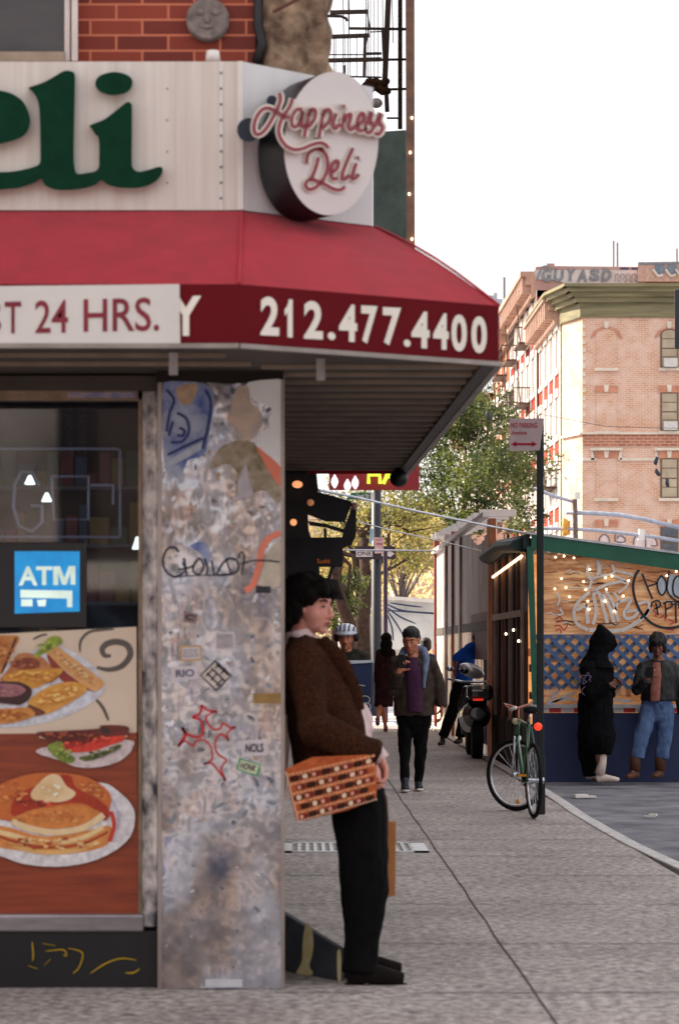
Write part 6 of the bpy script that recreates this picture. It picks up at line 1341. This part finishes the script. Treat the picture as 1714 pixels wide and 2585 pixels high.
def figure(label, Y, J, fwd, skin, jacket=None, trousers=None, shoes=None, tw=.2, td=.125, hem=None, hs=1.0, look=None, vox=.009, hands=(), sleeve=.062, leg=(.095, .07, .055), coat=False, cut=1.0, bare=False, face=True, hairm=None, folds=.008, armcut=1.0, seed=0, shoulder=.07, foot=.27, shh=1.0):
    q = {k: P(v[0], v[1], Y + (v[2] if len(v) > 2 else 0)) for k, v in J.items()}
    base = ((q['anA'] + q['anB']) / 2); T = thing('person', label, 'person', (base.x, base.y, min(q['anA'].z, q['anB'].z) - .08))
    F = Vector(fwd).normalized(); sid = Vector((0, 0, 1)).cross(F).normalized(); rot = frame3(look or fwd)
    b = MB(); head_mb(b, q['head'], rot, hs)
    nb = q['neck']; ch = q['chest']; pv = q['pelvis']
    b.limb([nb, ch, ch.lerp(pv, .6), pv], [(.075, .07), (tw * .78, td * .72), (tw * .72, td * .7), (tw * .74, td * .75)], 14, side=sid)
    hm = q['head'] + rot @ Vector((-.035, 0, -.12)) * hs; b.limb([hm, nb], [.052 * hs, .058], 12)
    for k in 'AB':
        b.limb([q['sh' + k], q['el' + k], q['wr' + k]], [.045, .036, .027], 10)
        b.limb([pv.lerp(q['hip' + k], .8), q['kn' + k], q['an' + k]], [.075, .05, .036], 10)
        b.limb([q['an' + k], q['an' + k] + Vector((0, 0, -.05)) + (q['to' + k] - q['an' + k]) * .3], [.034, .03], 8)
        b.limb([q['sh' + k], nb], [.045, .05], 8)
    for (k, d, n, curl, th) in hands: hand_mb(b, q['wr' + k], d, n, curl, hs if hs > 1 else 1.0, th)
    body = remesh(b, 'body', skin, T, vox=vox * (.75 if face else 1), smooth=2)
    if face: face_bits(body, q['head'], rot, hs, hairm or BLACK, M('lip_tone', S(166, 96, 90), .5))
    if trousers:
        b = MB(); b.limb([ch.lerp(pv, .7), pv, (q['hipA'] + q['hipB']) / 2 - Vector((0, 0, .04))], [(tw * .86, td * .95), (tw * .9, td), (tw * .8, td * .95)], 16, side=sid)
        for k in 'AB': a_ = q['kn' + k].lerp(q['an' + k], cut); b.tube([q['hip' + k] + Vector((0, 0, .06)), q['hip' + k], q['kn' + k], a_.lerp(q['kn' + k], .35), a_], [leg[0] * .9, leg[0], leg[1], leg[2] * 1.05, leg[2]], 16)
        remesh(b, 'trousers', trousers, T, vox=vox, smooth=2, disp=folds, dscale=13, dseed=seed)
    if jacket:
        b = MB(); he = P(hem[0], hem[1], Y + (hem[2] if len(hem) > 2 else 0)); ww = 1.08 if coat else 1.0
        b.tube([nb + Vector((0, 0, .01)), nb.lerp(ch, .3), ch, ch.lerp(he, .5), he], [(.075, .07), (tw * .84, td * .82), (tw * 1.0, td), (tw * 1.0 * ww, td * 1.08), (tw * 1.04 * ww, td * 1.12)], 20, side=sid)
        for k in 'AB':
            b.limb([nb.lerp(q['sh' + k], .35) - Vector((0, 0, .02)), q['sh' + k]], [shoulder * .95, shoulder], 12)
            w_ = q['el' + k].lerp(q['wr' + k], armcut); b.tube([q['sh' + k], q['sh' + k].lerp(q['el' + k], .5), q['el' + k], q['el' + k].lerp(w_, .5), w_], [shoulder, sleeve * 1.04, sleeve, sleeve * .9, sleeve * .8], 14)
            b.ell(q['sh' + k], shoulder, n=12, m=8); b.ell(q['el' + k], sleeve * .97, n=12, m=8)
        remesh(b, 'jacket', jacket, T, vox=vox, smooth=2, disp=folds, dscale=11, dseed=seed + 3)
    if shoes:
        for k in 'AB':
            a_ = q['an' + k]; t_ = q['to' + k]; d = (t_ - a_); d.z = 0; d.normalize(); fl = t_.z; h_ = a_ - d * .055; h_.z = fl
            ln = foot; m1 = h_ + d * ln * .45; m2 = h_ + d * ln * .78; m3 = h_ + d * ln * .97
            b = MB(); sd2 = d.cross(Vector((0, 0, 1)))
            b.tube([h_ + Vector((0, 0, .04 * shh)) - d * .005, h_ + d * .05 + Vector((0, 0, .055 * shh)), m1 + Vector((0, 0, .045 * shh)), m2 + Vector((0, 0, .034 * shh)), m3 + Vector((0, 0, .027 * shh ** 1.5))], [(.03, .04 * shh), (.04, .055 * shh), (.042, .042 * shh), (.046, .032 * shh), (.028, .022 * shh ** 1.5)], 14, side=sd2)
            b.limb([h_ + d * .055 + Vector((0, 0, .05)), a_ + Vector((0, 0, .02))], [.042, .04], 12)
            so2 = remesh(b, 'shoe', shoes[0], T, vox=.007, smooth=2)
            if len(shoes) > 1:
                b = MB(); b.tube([h_ + Vector((0, 0, .012)) - d * .01, h_ + d * .05 + Vector((0, 0, .012)), m2 + Vector((0, 0, .012)), m3 + Vector((0, 0, .014)) + d * .012], [(.03, .012), (.043, .013), (.05, .013), (.024, .011)], 14, side=sd2); b.build('sole', shoes[1], so2, smooth=True)
    return T, q, rot
def hair(par, c, rot, s, parts, m, vox=.007, disp=.006, tufts=None, seed=0):
    c = Vector(c); q = lambda p: c + rot @ (Vector(p) * s)
    b = MB()
    for p, r in parts: b.ell(q(p), tuple(a * s for a in r), rot, n=16, m=10)
    if tufts:
        random.seed(seed)
        for (p0, p1, rr, n_, sp) in tufts:
            for k in range(n_):
                j = lambda a: Vector([random.gauss(0, a) for _ in range(3)]); a = Vector(p0) + j(sp); e = Vector(p1) + j(sp); mid = (a + e) / 2 + j(sp * .5)
                b.tube([q(a), q(mid), q(e)], [rr * s, rr * s * .9, rr * s * .3], 6)
    return remesh(b, 'hair', m, par, vox=vox, smooth=1, disp=disp, dscale=30)
hairb = M('hair_black', S(17, 14, 17), .7, var=.4, vs=60, stretch=(1, 1, .3)); hairbr = M('hair_dark_brown', S(20, 14, 13), .8, var=.5, vs=70)
skL = skinm('skin_light', S(214, 146, 130)); skM = skinm('skin_tan', S(186, 116, 84)); skD = skinm('skin_brown', S(122, 74, 56))
denim = M('denim', S(98, 122, 160), .8, var=.3, vs=9, col2=S(60, 78, 116)); blk = M('cloth_black', S(13, 12, 13), .95, var=.3, vs=18, bump=.2, bs=200)

# --- the man leaning against the column
wool = M('wool_brown', S(78, 44, 26), .98, var=.35, vs=90, bump=.6, bs=260, col2=S(28, 17, 13), contrast=1.3)
Ym = 10.86
J = dict(head=(716, 1402), neck=(700, 1486), chest=(714, 1560, .0), pelvis=(798, 1800), shA=(700, 1528, -.19), elA=(722, 1682, -.27), wrA=(873, 1737, -.2), shB=(712, 1530, .19), elB=(800, 1690, .24), wrB=(866, 1775, .12),
         hipA=(828, 1850, -.085), knA=(846, 2055, -.09), anA=(829, 2245, -.13), toA=(915, 2283, -.13), hipB=(828, 1850, .085), knB=(842, 2055, .09), anB=(826, 2225, .1), toB=(915, 2260, .1))
T, q, rot = figure('man in brown wool jacket and black trousers leaning back against the steel column', Ym, J, (1, -.12, 0), skL, None, blk, (M('leather_dark', S(22, 15, 14), .8, var=.2), M('sole_dark', S(14, 12, 12), .85)), tw=.19, td=.125, look=(1, -.55, -.06), vox=.007,
    hs=1.06, hands=(('A', (.35, -.05, -.95), (-.8, -.25, -.4), .6, 1), ('B', (.35, -.2, -.9), (-.8, 0, -.4), .7, -1)), leg=(.125, .105, .072), hairm=hairbr, folds=.010, seed=2, foot=.262, shh=1.3)
b = MB(); sd0 = (0, 1, 0)                          # jacket, open at the front, shaped to his slouch
W_ = lambda x, y, d=0.0: P(x, y, Ym + d)
b.tube([W_(700, 1482), W_(706, 1510), W_(720, 1560), W_(742, 1620), W_(760, 1690), W_(772, 1757)], [(.09, .075), (.165, .12), (.215, .145), (.215, .165), (.21, .18), (.21, .185)], 24, side=sd0)
for sgn, k in ((-1, 'A'), (1, 'B')):
    s_, e_, w_ = q['sh' + k], q['el' + k], q['wr' + k]
    b.limb([W_(702, 1506, .05 * sgn), s_], [.085, .088], 14)
    b.tube([s_, s_.lerp(e_, .45), e_ + Vector((0, 0, .02)), e_.lerp(w_, .5) + Vector((0, 0, -.012)), w_ + Vector((.0, 0, .0))], [.088, .08, .078, .074, .066], 18); b.ell(s_, .088); b.ell(e_ + Vector((0, 0, .01)), .078)
jk = remesh(b, 'jacket', wool, T, vox=.008, smooth=3, disp=.016, dscale=8, dseed=4.2)
b = MB()                                            # lapel and open front edge
b.tube([W_(745, 1476, -.06), W_(772, 1512, -.11), W_(798, 1545, -.12), W_(822, 1592, -.11), W_(833, 1640, -.1)], [(.02, .03), (.018, .04), (.016, .035), (.014, .026), (.012, .02)], 10, side=(0, 1, 0))
b.tube([W_(745, 1476, .06), W_(775, 1512, .1), W_(800, 1550, .1), W_(822, 1600, .1)], [(.02, .03), (.018, .04), (.016, .035), (.012, .02)], 10, side=(0, 1, 0))
b.tube([W_(668, 1478, -.06), W_(690, 1484, -.085), W_(722, 1490, -.075), W_(746, 1482, -.05)], [.022, .024, .022, .014], 10)
remesh(b, 'lapel', wool, jk, vox=.006, smooth=2, disp=.004)
shw = M('shirt_pale', S(224, 196, 196), .7, var=.08, vs=12, bump=.2, bs=90)
b = MB(); b.tube([W_(742, 1640), W_(768, 1665), W_(785, 1700), W_(790, 1740)], [(.15, .15), (.16, .165), (.16, .155), (.15, .13)], 20, side=sd0)
b.tube([W_(836, 1628, -.04), W_(845, 1660, -.04), W_(848, 1688, -.04)], [.02, .034, .03], 10)
remesh(b, 'shirt', shw, T, vox=.007, smooth=2, disp=.007, dscale=14)
b = MB(); b.tube([W_(676, 1466, -.055), W_(692, 1470, -.075), W_(715, 1482, -.07), W_(740, 1500, -.04), W_(748, 1502, 0)], [.015, .018, .017, .014, .01], 10); b.tube([W_(690, 1455), W_(697, 1490)], [.062, .075], 16)
remesh(b, 'collar', shw, T, vox=.005, smooth=1)
b = MB(); b.ell(W_(746, 1503, -.04), (.014, .022, .02)); b.tube([W_(748, 1505, -.04), W_(770, 1540, -.06)], [.012, .02], 8); b.build('neck_scarf', M('scarf_red', S(196, 56, 44), .7), T, smooth=True)
b = MB(); b.tube([q['wrA'] - Vector((.01, 0, .0)), q['wrA'] + Vector((.02, 0, -.035))], [.04, .036], 14); b.build('cuff', shw, T, smooth=True)
hair(T, q['head'], rot, 1.06, [((-.025, 0, .06), (.112, .1, .092)), ((-.07, 0, .01), (.085, .1, .1)), ((-.1, 0, -.06), (.06, .09, .08)), ((.055, 0, .085), (.06, .075, .042)), ((.02, .078, .045), (.055, .026, .045)), ((.02, -.078, .05), (.055, .024, .038)), ((-.03, -.085, -.02), (.045, .02, .06)), ((.085, .03, .07), (.035, .035, .026))], hairbr, vox=.006, disp=.009,
     tufts=[((.05, -.05, .10), (.098, -.035, .055), .013, 12, .010), ((.05, .04, .10), (.1, .02, .058), .013, 10, .010), ((-.05, -.075, .03), (-.055, -.088, -.07), .012, 14, .010), ((-.1, 0, .02), (-.11, 0, -.12), .013, 18, .02)], seed=5)
# patterned clutch tucked under his arm
fbg = slant(P(760, 1830, Ym - .3), (.05, -1, .03)); BG = thing('clutch_bag', 'orange and brown woven patterned flat bag carried under the arm of the leaning man', 'bag', tuple(P(765, 1830, Ym - .28)))
co_ = [(659, 1776), (722, 1748), (850, 1742), (862, 1760), (872, 1800), (868, 1846), (800, 1872), (700, 1896), (684, 1896), (668, 1830)]
b = MB(); b.poly(co_, fbg, 0, -.05); b.build('bag_body', M('bag_rust', S(160, 72, 40), .8, var=.25, vs=40, bump=.5, bs=120, col2=S(196, 104, 60)), BG, bevel=.008)
def bq(u, v): # u along the bag, v down
    tl, tr, br, bl = Vector((662, 1784)), Vector((866, 1738)), Vector((868, 1846)), Vector((690, 1896)); return (tl * (1 - u) + tr * u) * (1 - v) + (bl * (1 - u) + br * u) * v
random.seed(31); b = MB(); cream = M('bag_cream', S(232, 196, 166), .8, var=.1); dk = M('bag_dark', S(62, 34, 28), .8); orr = M('bag_orange', S(226, 150, 108), .8, var=.3, vs=60)
for r_ in range(5):
    v0 = .03 + r_ * .195; b.mat(orr)
    for i in range(22):
        u0 = i / 22 + .006; a, c_, d, e = bq(u0, v0), bq(u0 + .036, v0), bq(u0 + .036, v0 + .055), bq(u0, v0 + .055); b.poly([tuple(a), tuple(c_), tuple(d), tuple(e)], fbg, .0025)
    for i in range(8):
        u0 = .02 + i * .122 + (.05 if r_ % 2 else 0)
        if u0 > .9: continue
        k = (i + 2 * r_) % 3; vc = v0 + .125
        def blob(uc, wu, hv, m_, tt):
            b.mat(m_); b.poly([tuple(bq(uc + wu * math.copysign(abs(math.cos(a_)) ** .6, math.cos(a_)), vc + hv * math.copysign(abs(math.sin(a_)) ** .6, math.sin(a_)))) for a_ in [math.pi / 6 * t for t in range(12)]], fbg, tt)
        blob(u0 + .05, .058, .058, dk if k < 2 else M('bag_maroon', S(120, 46, 40), .8), .003)
        if k == 1: blob(u0 + .05, .03, .05, cream, .0036)
        if k == 2: blob(u0 + .03, .02, .04, M('bag_pink', S(222, 160, 140), .8), .0036)
b.build('weave', None, BG)
b = MB(); b.mat(cream)
for i in range(26):
    u = i / 25; p = bq(0, u); p2 = bq(u, 1)
    b.poly([(p.x - 3, p.y - 1.4), (p.x + 1, p.y - 1.4), (p.x + 1, p.y + 1.4), (p.x - 3, p.y + 1.4)], fbg, .002, -.01); b.poly([(p2.x - 1.8, p2.y - 2), (p2.x + 1.8, p2.y - 2), (p2.x + 1.8, p2.y + 2), (p2.x - 1.8, p2.y + 2)], fbg, .002, -.01)
b.build('stitching', None, BG)
PB = thing('paper_bag', 'brown paper bag showing as a narrow strip beside the black trousers', 'bag', tuple(P(880, 2070, 11.1)))
b = MB(); f_ = front(11.08); b.poly([(820, 1893), (915, 1897), (913, 2070), (830, 2066)], f_, 0, -.14); b.build('bag_body', M('kraft_paper', S(190, 128, 82), .8, var=.12, vs=6, bump=.2), PB, bevel=.003)
b = MB(); b.tube([f_(850, 1895), f_(862, 1835), f_(880, 1822), f_(893, 1840), f_(897, 1896)], .003, 5); b.build('handle', M('kraft_twine', S(160, 108, 70), .8), PB)

# --- walking man with a phone
Yk = 25.6
J = dict(head=(949, 1479, -.06), neck=(953, 1520), chest=(955, 1560), pelvis=(955, 1650), shA=(916, 1532), elA=(908, 1592, -.05), wrA=(921, 1552, -.26), shB=(996, 1532), elB=(1016, 1590), wrB=(1020, 1632, -.05),
         hipA=(937, 1665), knA=(934, 1735, -.1), anA=(935, 1806, -.28), toA=(936, 1829, -.5), hipB=(971, 1665), knB=(971, 1740), anB=(966, 1806), toB=(968, 1826, -.2))
jkt = M('jacket_olive_grey', S(66, 56, 50), .85, var=.3, vs=14, bump=.3, bs=90)
T, q, rot = figure('man in dark open jacket and purple shirt walking toward the viewer with a phone', Yk, J, (-.12, -1, 0), skM, jkt, blk, (M('sneaker_navy', S(26, 28, 42), .6), M('sole_white', S(222, 214, 204), .6)), tw=.215, td=.135, hem=(957, 1652), hs=1.12, look=(-.3, -1, -.28), vox=.009,
    hands=(('A', (.35, -.1, .9), (.5, -.5, .2), .75, 1), ('B', (0, -.1, -1), (-1, 0, 0), .5, 1)), leg=(.09, .066, .047), sleeve=.07, hairm=hairb, shoulder=.078, folds=.012, seed=1)
b = MB(); sdw = Vector((1, -.1, 0)); pu = P(953, 1524, Yk - .07); b.tube([P(953, 1520, Yk - .06), P(954, 1550, Yk - .115), P(957, 1600, Yk - .13), P(958, 1645, Yk - .135)], [(.055, .03), (.085, .05), (.085, .05), (.082, .045)], 16, side=sdw)
remesh(b, 'shirt', M('shirt_purple', S(70, 40, 66), .8, var=.25, vs=20), T, vox=.009, smooth=2, disp=.006)
b = MB(); hb = M('hood_blue_grey', S(110, 124, 150), .85, var=.2, vs=20)
b.tube([P(930, 1545, Yk - .12), P(924, 1520, Yk - .06), P(934, 1502, Yk + .02), P(955, 1498, Yk + .08), P(978, 1502, Yk + .03), P(985, 1522, Yk - .05), P(981, 1550, Yk - .12), P(979, 1590, Yk - .15)], [.03, .04, .045, .05, .045, .04, .028, .015], 10)
remesh(b, 'hood', hb, T, vox=.009, smooth=2, disp=.006)
hair(T, q['head'], rot, 1.12, [((-.02, 0, .055), (.103, .086, .078)), ((-.05, 0, .01), (.068, .084, .075)), ((.035, 0, .095), (.055, .062, .035))], hairb, vox=.008, disp=.004)
ph = MB(); c_ = P(927, 1527, Yk - .33); ph.obox(c_, (.075, .012, .15), Matrix.Rotation(.3, 3, 'X')); tag(ph.build('phone', BLACK, bevel=.004), 'black phone held up by the walking man', 'phone')

# --- person in a long black hooded coat
Yh = 28.15
J = dict(head=(1390, 1482), neck=(1380, 1520), chest=(1377, 1560), pelvis=(1374, 1640), shA=(1358, 1545, -.12), elA=(1362, 1606, -.2), wrA=(1408, 1582, -.24), shB=(1398, 1545, .16), elB=(1406, 1600, .2), wrB=(1418, 1572, .0),
         hipA=(1366, 1660, -.07), knA=(1378, 1720, -.1), anA=(1388, 1782, -.12), toA=(1424, 1806, -.12), hipB=(1384, 1660, .08), knB=(1372, 1720, .1), anB=(1362, 1784, .12), toB=(1392, 1800, .1))
coatm = M('coat_black', S(12, 11, 14), .95, var=.4, vs=14, bump=.3, bs=60)
boot = M('boot_cream', S(214, 196, 184), .6)
T, q, rot = figure('person in long black hooded coat and pale boots standing before the blue lattice', Yh, J, (.8, -.3, 0), skD, coatm, None, (boot,), tw=.215, td=.165, hem=(1375, 1700), look=(1, -.15, -.2), vox=.01, hands=(('A', (.8, 0, .3), (.3, -.6, .2), .7, 1),), coat=True, face=False, folds=.018, seed=5, sleeve=.08, shoulder=.1)
b = MB(); b.tube([P(1374, 1600, Yh), P(1374, 1660, Yh), P(1378, 1705, Yh), P(1386, 1738, Yh)], [(.2, .2), (.22, .21), (.24, .21), (.19, .15)], 18, side=(.3, 1, 0)); b.tube([P(1362, 1690, Yh + .06), P(1358, 1750, Yh + .08), P(1362, 1792, Yh + .1)], [.15, .11, .075], 14); b.tube([P(1392, 1700, Yh - .1), P(1397, 1742, Yh - .12)], [.13, .08], 14)
remesh(b, 'skirt', coatm, T, vox=.012, smooth=2, disp=.018, dscale=9)
b = MB(); b.tube([q['anA'] + Vector((.02, 0, .22)), q['anA'] + Vector((.01, 0, .1)), q['anA'] + Vector((-.02, 0, -.03))], [.045, .05, .06], 14); b.build('boot_shaft', boot, T, smooth=True)
b = MB(); hq = lambda x, y: P(x, y, Yh)
b.tube([hq(1381, 1441), hq(1385, 1450), hq(1389, 1464), hq(1389, 1482), hq(1384, 1498), hq(1379, 1511), hq(1377, 1526), hq(1376, 1542)], [(.02, .02), (.055, .055), (.115, .1), (.148, .12), (.125, .12), (.115, .13), (.165, .16), (.215, .2)], 20, side=(1, 0, 0))
b.tube([hq(1396, 1455), hq(1410, 1474), hq(1416, 1487), hq(1406, 1503)], [.03, .05, .05, .04], 10)
remesh(b, 'hood', coatm, T, vox=.01, smooth=4, disp=.01)
fbk = slant(P(1352, 1580, Yh - .235), (-.1, -1, 0)); b = MB()
for s_ in ([(1340, 1560), (1365, 1562), (1345, 1580), (1358, 1552), (1362, 1582), (1340, 1560)], [(1342, 1595), (1352, 1585), (1362, 1598), (1350, 1606), (1342, 1595)]): b.stroke(s_, 1.6, fbk)
b.build('coat_print', M('print_violet', S(110, 96, 130), .7), T)
# --- person in black jacket and jeans
Yj = 28.35
J = dict(head=(1518, 1490, -.04), neck=(1520, 1526), chest=(1520, 1560), pelvis=(1516, 1625), shA=(1484, 1542), elA=(1470, 1592, -.1), wrA=(1494, 1568, -.27), shB=(1552, 1542), elB=(1570, 1598), wrB=(1574, 1650),
         hipA=(1498, 1640), knA=(1482, 1700, -.08), anA=(1466, 1770, -.12), toA=(1444, 1800, -.28), hipB=(1536, 1640), knB=(1534, 1705), anB=(1524, 1770), toB=(1508, 1798, -.16))
jb = M('jacket_black', S(15, 14, 16), .6, var=.3, vs=10)
T, q, rot = figure('person in black jacket, cropped jeans and brown boots leaning on the green shed', Yj, J, (-.25, -1, 0), skD, jb, denim, (M('boot_brown', S(92, 54, 36), .7, var=.2),), tw=.2, td=.125, hem=(1520, 1618), hs=1.05, look=(-.2, -1, -.5), vox=.01, hands=(('A', (.3, -.2, .8), (.4, -.5, .2), .7, 1),), leg=(.108, .09, .08), cut=.72, folds=.012, seed=9, hairm=hairb, sleeve=.072, foot=.25)
for k in 'AB': 
    b = MB(); b.tube([q['an' + k].lerp(q['kn' + k], .5), q['an' + k] + Vector((0, 0, .1)), q['an' + k] + Vector((0, 0, -.05))], [.072, .066, .064], 14); b.build('boot_shaft', MATS['boot_brown'], T, smooth=True)
b = MB(); b.tube([P(1516, 1530, Yj - .08), P(1514, 1560, Yj - .13), P(1512, 1600, Yj - .145), P(1512, 1620, Yj - .14)], [(.05, .03), (.065, .04), (.06, .04), (.06, .03)], 14, side=(1, 0, 0)); remesh(b, 'shirt', M('shirt_mauve', S(150, 96, 84), .8, var=.2, vs=20), T, vox=.01, disp=.005)
hair(T, q['head'], rot, 1.05, [((-.02, 0, .06), (.112, .1, .085)), ((-.04, 0, -.02), (.085, .1, .09)), ((.02, .075, -.03), (.04, .025, .06)), ((.02, -.075, -.03), (.04, .025, .06)), ((.06, 0, .075), (.055, .07, .045))], hairb, vox=.009, disp=.012)
ph = MB(); ph.obox(P(1500, 1552, Yj - .34), (.075, .012, .15), Matrix.Rotation(.5, 3, 'X')); tag(ph.build('phone', BLACK, bevel=.004), 'dark phone held by the person in jeans', 'phone')
# --- person in blue shirt bending into the wooden shed
Yb_ = 37.5
J = dict(head=(1108, 1474), neck=(1096, 1488), chest=(1082, 1510), pelvis=(1066, 1572), shA=(1080, 1500, -.15), elA=(1052, 1520, -.2), wrA=(1050, 1552, -.15), shB=(1098, 1500, .15), elB=(1112, 1530, .15), wrB=(1120, 1550, .1),
         hipA=(1060, 1588, -.08), knA=(1046, 1640, -.05), anA=(1022, 1702, -.05), toA=(1018, 1722, -.15), hipB=(1076, 1588, .08), knB=(1074, 1645, .1), anB=(1062, 1702, .1), toB=(1056, 1718, .0))
T, q, rot = figure('person in bright blue shirt and black trousers bending into the corrugated shed', Yb_, J, (.8, -.2, 0), skD, M('shirt_blue', S(22, 76, 172), .75, var=.15, vs=6), blk, (M('boot_black', S(24, 20, 20), .6),), tw=.2, td=.13, hem=(1068, 1572), look=(1, 0, -.5), vox=.012, hands=(('A', (0, -.1, -1), (1, 0, 0), .4, 1),), leg=(.12, .095, .08), armcut=.05, folds=.014, seed=12, face=False)
hair(T, q['head'], rot, 1.0, [((-.02, 0, .05), (.1, .085, .08)), ((-.05, 0, .0), (.07, .085, .085))], hairb, vox=.012)
# --- woman with long dark hair walking away
Yw_ = 44.0
J = dict(head=(892, 1478), neck=(890, 1500), chest=(888, 1525), pelvis=(886, 1580), shA=(876, 1508), elA=(869, 1545), wrA=(870, 1575), shB=(906, 1508), elB=(908, 1545), wrB=(904, 1570),
         hipA=(882, 1590), knA=(884, 1640, .0), anA=(891, 1682, .1), toA=(890, 1690, .25), hipB=(894, 1590), knB=(876, 1640, -.1), anB=(872, 1662, -.3), toB=(872, 1676, -.2))
T, q, rot = figure('woman with long dark hair and dark dress walking away behind the man with the phone', Yw_, J, (.0, 1, 0), skM, M('dress_maroon', S(52, 26, 32), .8, var=.4, vs=10), None, (M('sandal', S(120, 60, 80), .6),), tw=.17, td=.12, hem=(886, 1632), vox=.013, leg=(.08, .06, .045), folds=.012, seed=14, face=False, sleeve=.055)
hair(T, q['head'], rot, 1.0, [((-.01, 0, .04), (.11, .1, .1)), ((-.04, 0, -.08), (.09, .115, .12)), ((-.06, 0, -.22), (.07, .12, .16)), ((-.06, 0, -.36), (.05, .1, .1))], hairbr, vox=.012, disp=.01)
# --- someone further back, mostly a dark head
Yx = 46
J = dict(head=(983, 1490), neck=(983, 1512), chest=(983, 1535), pelvis=(983, 1590), shA=(968, 1518), elA=(964, 1555), wrA=(965, 1590), shB=(998, 1518), elB=(1002, 1555), wrB=(1000, 1590), hipA=(978, 1600), knA=(978, 1640), anA=(977, 1676), toA=(977, 1682, .2), hipB=(990, 1600), knB=(990, 1640), anB=(990, 1676), toB=(990, 1682, .2))
T, q, rot = figure('dark haired person in navy clothes walking away left of the corrugated shed', Yx, J, (0, 1, 0), skM, M('navy_top', S(40, 56, 110), .8, var=.3, vs=8), blk, (BLACK,), tw=.18, td=.12, hem=(983, 1598), vox=.014, face=False, seed=15)
hair(T, q['head'], rot, 1.1, [((-.01, 0, .04), (.11, .1, .1)), ((-.04, 0, -.02), (.09, .1, .1))], hairb, vox=.013)
# --- cyclist with a helmet riding a cargo bike
Yc2 = 29.0
J = dict(head=(799, 1474, -.05), neck=(802, 1506), chest=(804, 1540), pelvis=(806, 1625, .1), shA=(772, 1520), elA=(762, 1570, -.1), wrA=(776, 1600, -.35), shB=(836, 1520), elB=(848, 1568, -.1), wrB=(840, 1598, -.35),
         hipA=(792, 1645), knA=(784, 1660, -.38), anA=(786, 1720, -.3), toA=(786, 1738, -.5), hipB=(820, 1645), knB=(826, 1690, -.3), anB=(824, 1755, -.22), toB=(824, 1772, -.4))
T, q, rot = figure('cyclist in dark jacket and white helmet riding behind a blue cargo box', Yc2, J, (0, -1, 0), skM, M('jacket_dark_olive', S(44, 42, 36), .8, var=.3, vs=12), blk, (BLACK,), tw=.24, td=.15, hem=(806, 1630, .1), hs=1.18, look=(-.12, -1, -.1), vox=.01, leg=(.09, .07, .05), sleeve=.08, shoulder=.09, folds=.014, seed=20, hairm=hairb)
b = MB(); qq = lambda x, y, z: q['head'] + rot @ (Vector((x, y, z)) * 1.18); b.ell(qq(-.01, 0, .08), (.16, .132, .085), rot, n=18, m=10); b.ell(qq(.0, 0, .055), (.16, .138, .04), rot, n=18, m=8); hm_ = remesh(b, 'helmet', M('helmet_white', S(206, 212, 226), .3, var=.05, coat=.5), T, vox=.008, smooth=2)
b = MB()
for k in (-.09, -.045, 0, .045, .09):
    hh = math.sqrt(max(0, 1 - (k / .115) ** 2)); b.tube([qq(.12 * hh + .012, k * .95, .088), qq(.095 * hh, k * 1.02, .085 + .05 * hh), qq(.03, k * 1.02, .085 + .066 * hh)], .0075, 6)
b.build('vent', M('vent_navy', S(40, 50, 80), .5), hm_, smooth=True)
b = MB(); b.ell(qq(-.03, .1, .01), (.07, .035, .06), rot); b.ell(qq(-.03, -.1, .01), (.07, .035, .06), rot); remesh(b, 'hair', hairb, T, vox=.01)
b = MB(); b.tube([qq(.095, -.018, -.052), qq(.104, 0, -.049), qq(.095, .018, -.052)], .004, 6); b.build('moustache', hairb, T)
CB = thing('cargo_bike', 'dark blue cargo box bike ridden by the cyclist in the white helmet', 'cargo bike', (.57, 28.6, 0))
navy = M('cargo_navy', S(26, 48, 96), .4, var=.25, vs=5, col2=S(24, 32, 56)); f_ = front(28.1)
b = MB(); b.poly([(772, 1533), (862, 1529), (860, 1668), (778, 1668)], f_, 0, -.45); b.build('cargo_box', navy, CB, bevel=.02)
b = MB(); b.poly([(768, 1526), (864, 1524), (864, 1530), (768, 1535)], f_, .02, -.47); b.build('rim', M('rim_pale', S(206, 212, 222), .4), CB)
b = MB(); 
for c_ in ((843, 1616), (845, 1632)): b.stroke([(c_[0] + 11 * math.cos(a), c_[1] + 9 * math.sin(a)) for a in [(-2.2 + k * .5) for k in range(10)]], 2.0, f_, .004)
b.stroke([(828, 1581), (843, 1584)], 2, f_, .004); b.build('box_print', M('print_pale', S(190, 196, 196), .5), CB)
for x in (790, 838):
    b = MB(); c_ = P(x, 1730, 28.4); c_.z = .25; disc(b, c_, .25, .03); b.build('wheel', rub, CB)
b = MB(); c_ = Vector((X_(806, 30.2), 30.2, .33)); disc(b, c_, .33, .02); b.build('wheel', rub, CB)
b = MB(); b.tube([c_, P(806, 1660, 29.4), P(806, 1668, 28.5)], .02); b.tube([P(806, 1660, 29.35), P(806, 1632, 29.4)], .02); b.tube([P(772, 1602, 28.6), P(842, 1602, 28.6)], .014); b.build('frame', BLACK, CB, smooth=True)
b = MB(); b.ell(P(806, 1642, 29.2), (.11, .14, .05)); b.build('saddle', rub, CB, smooth=True)
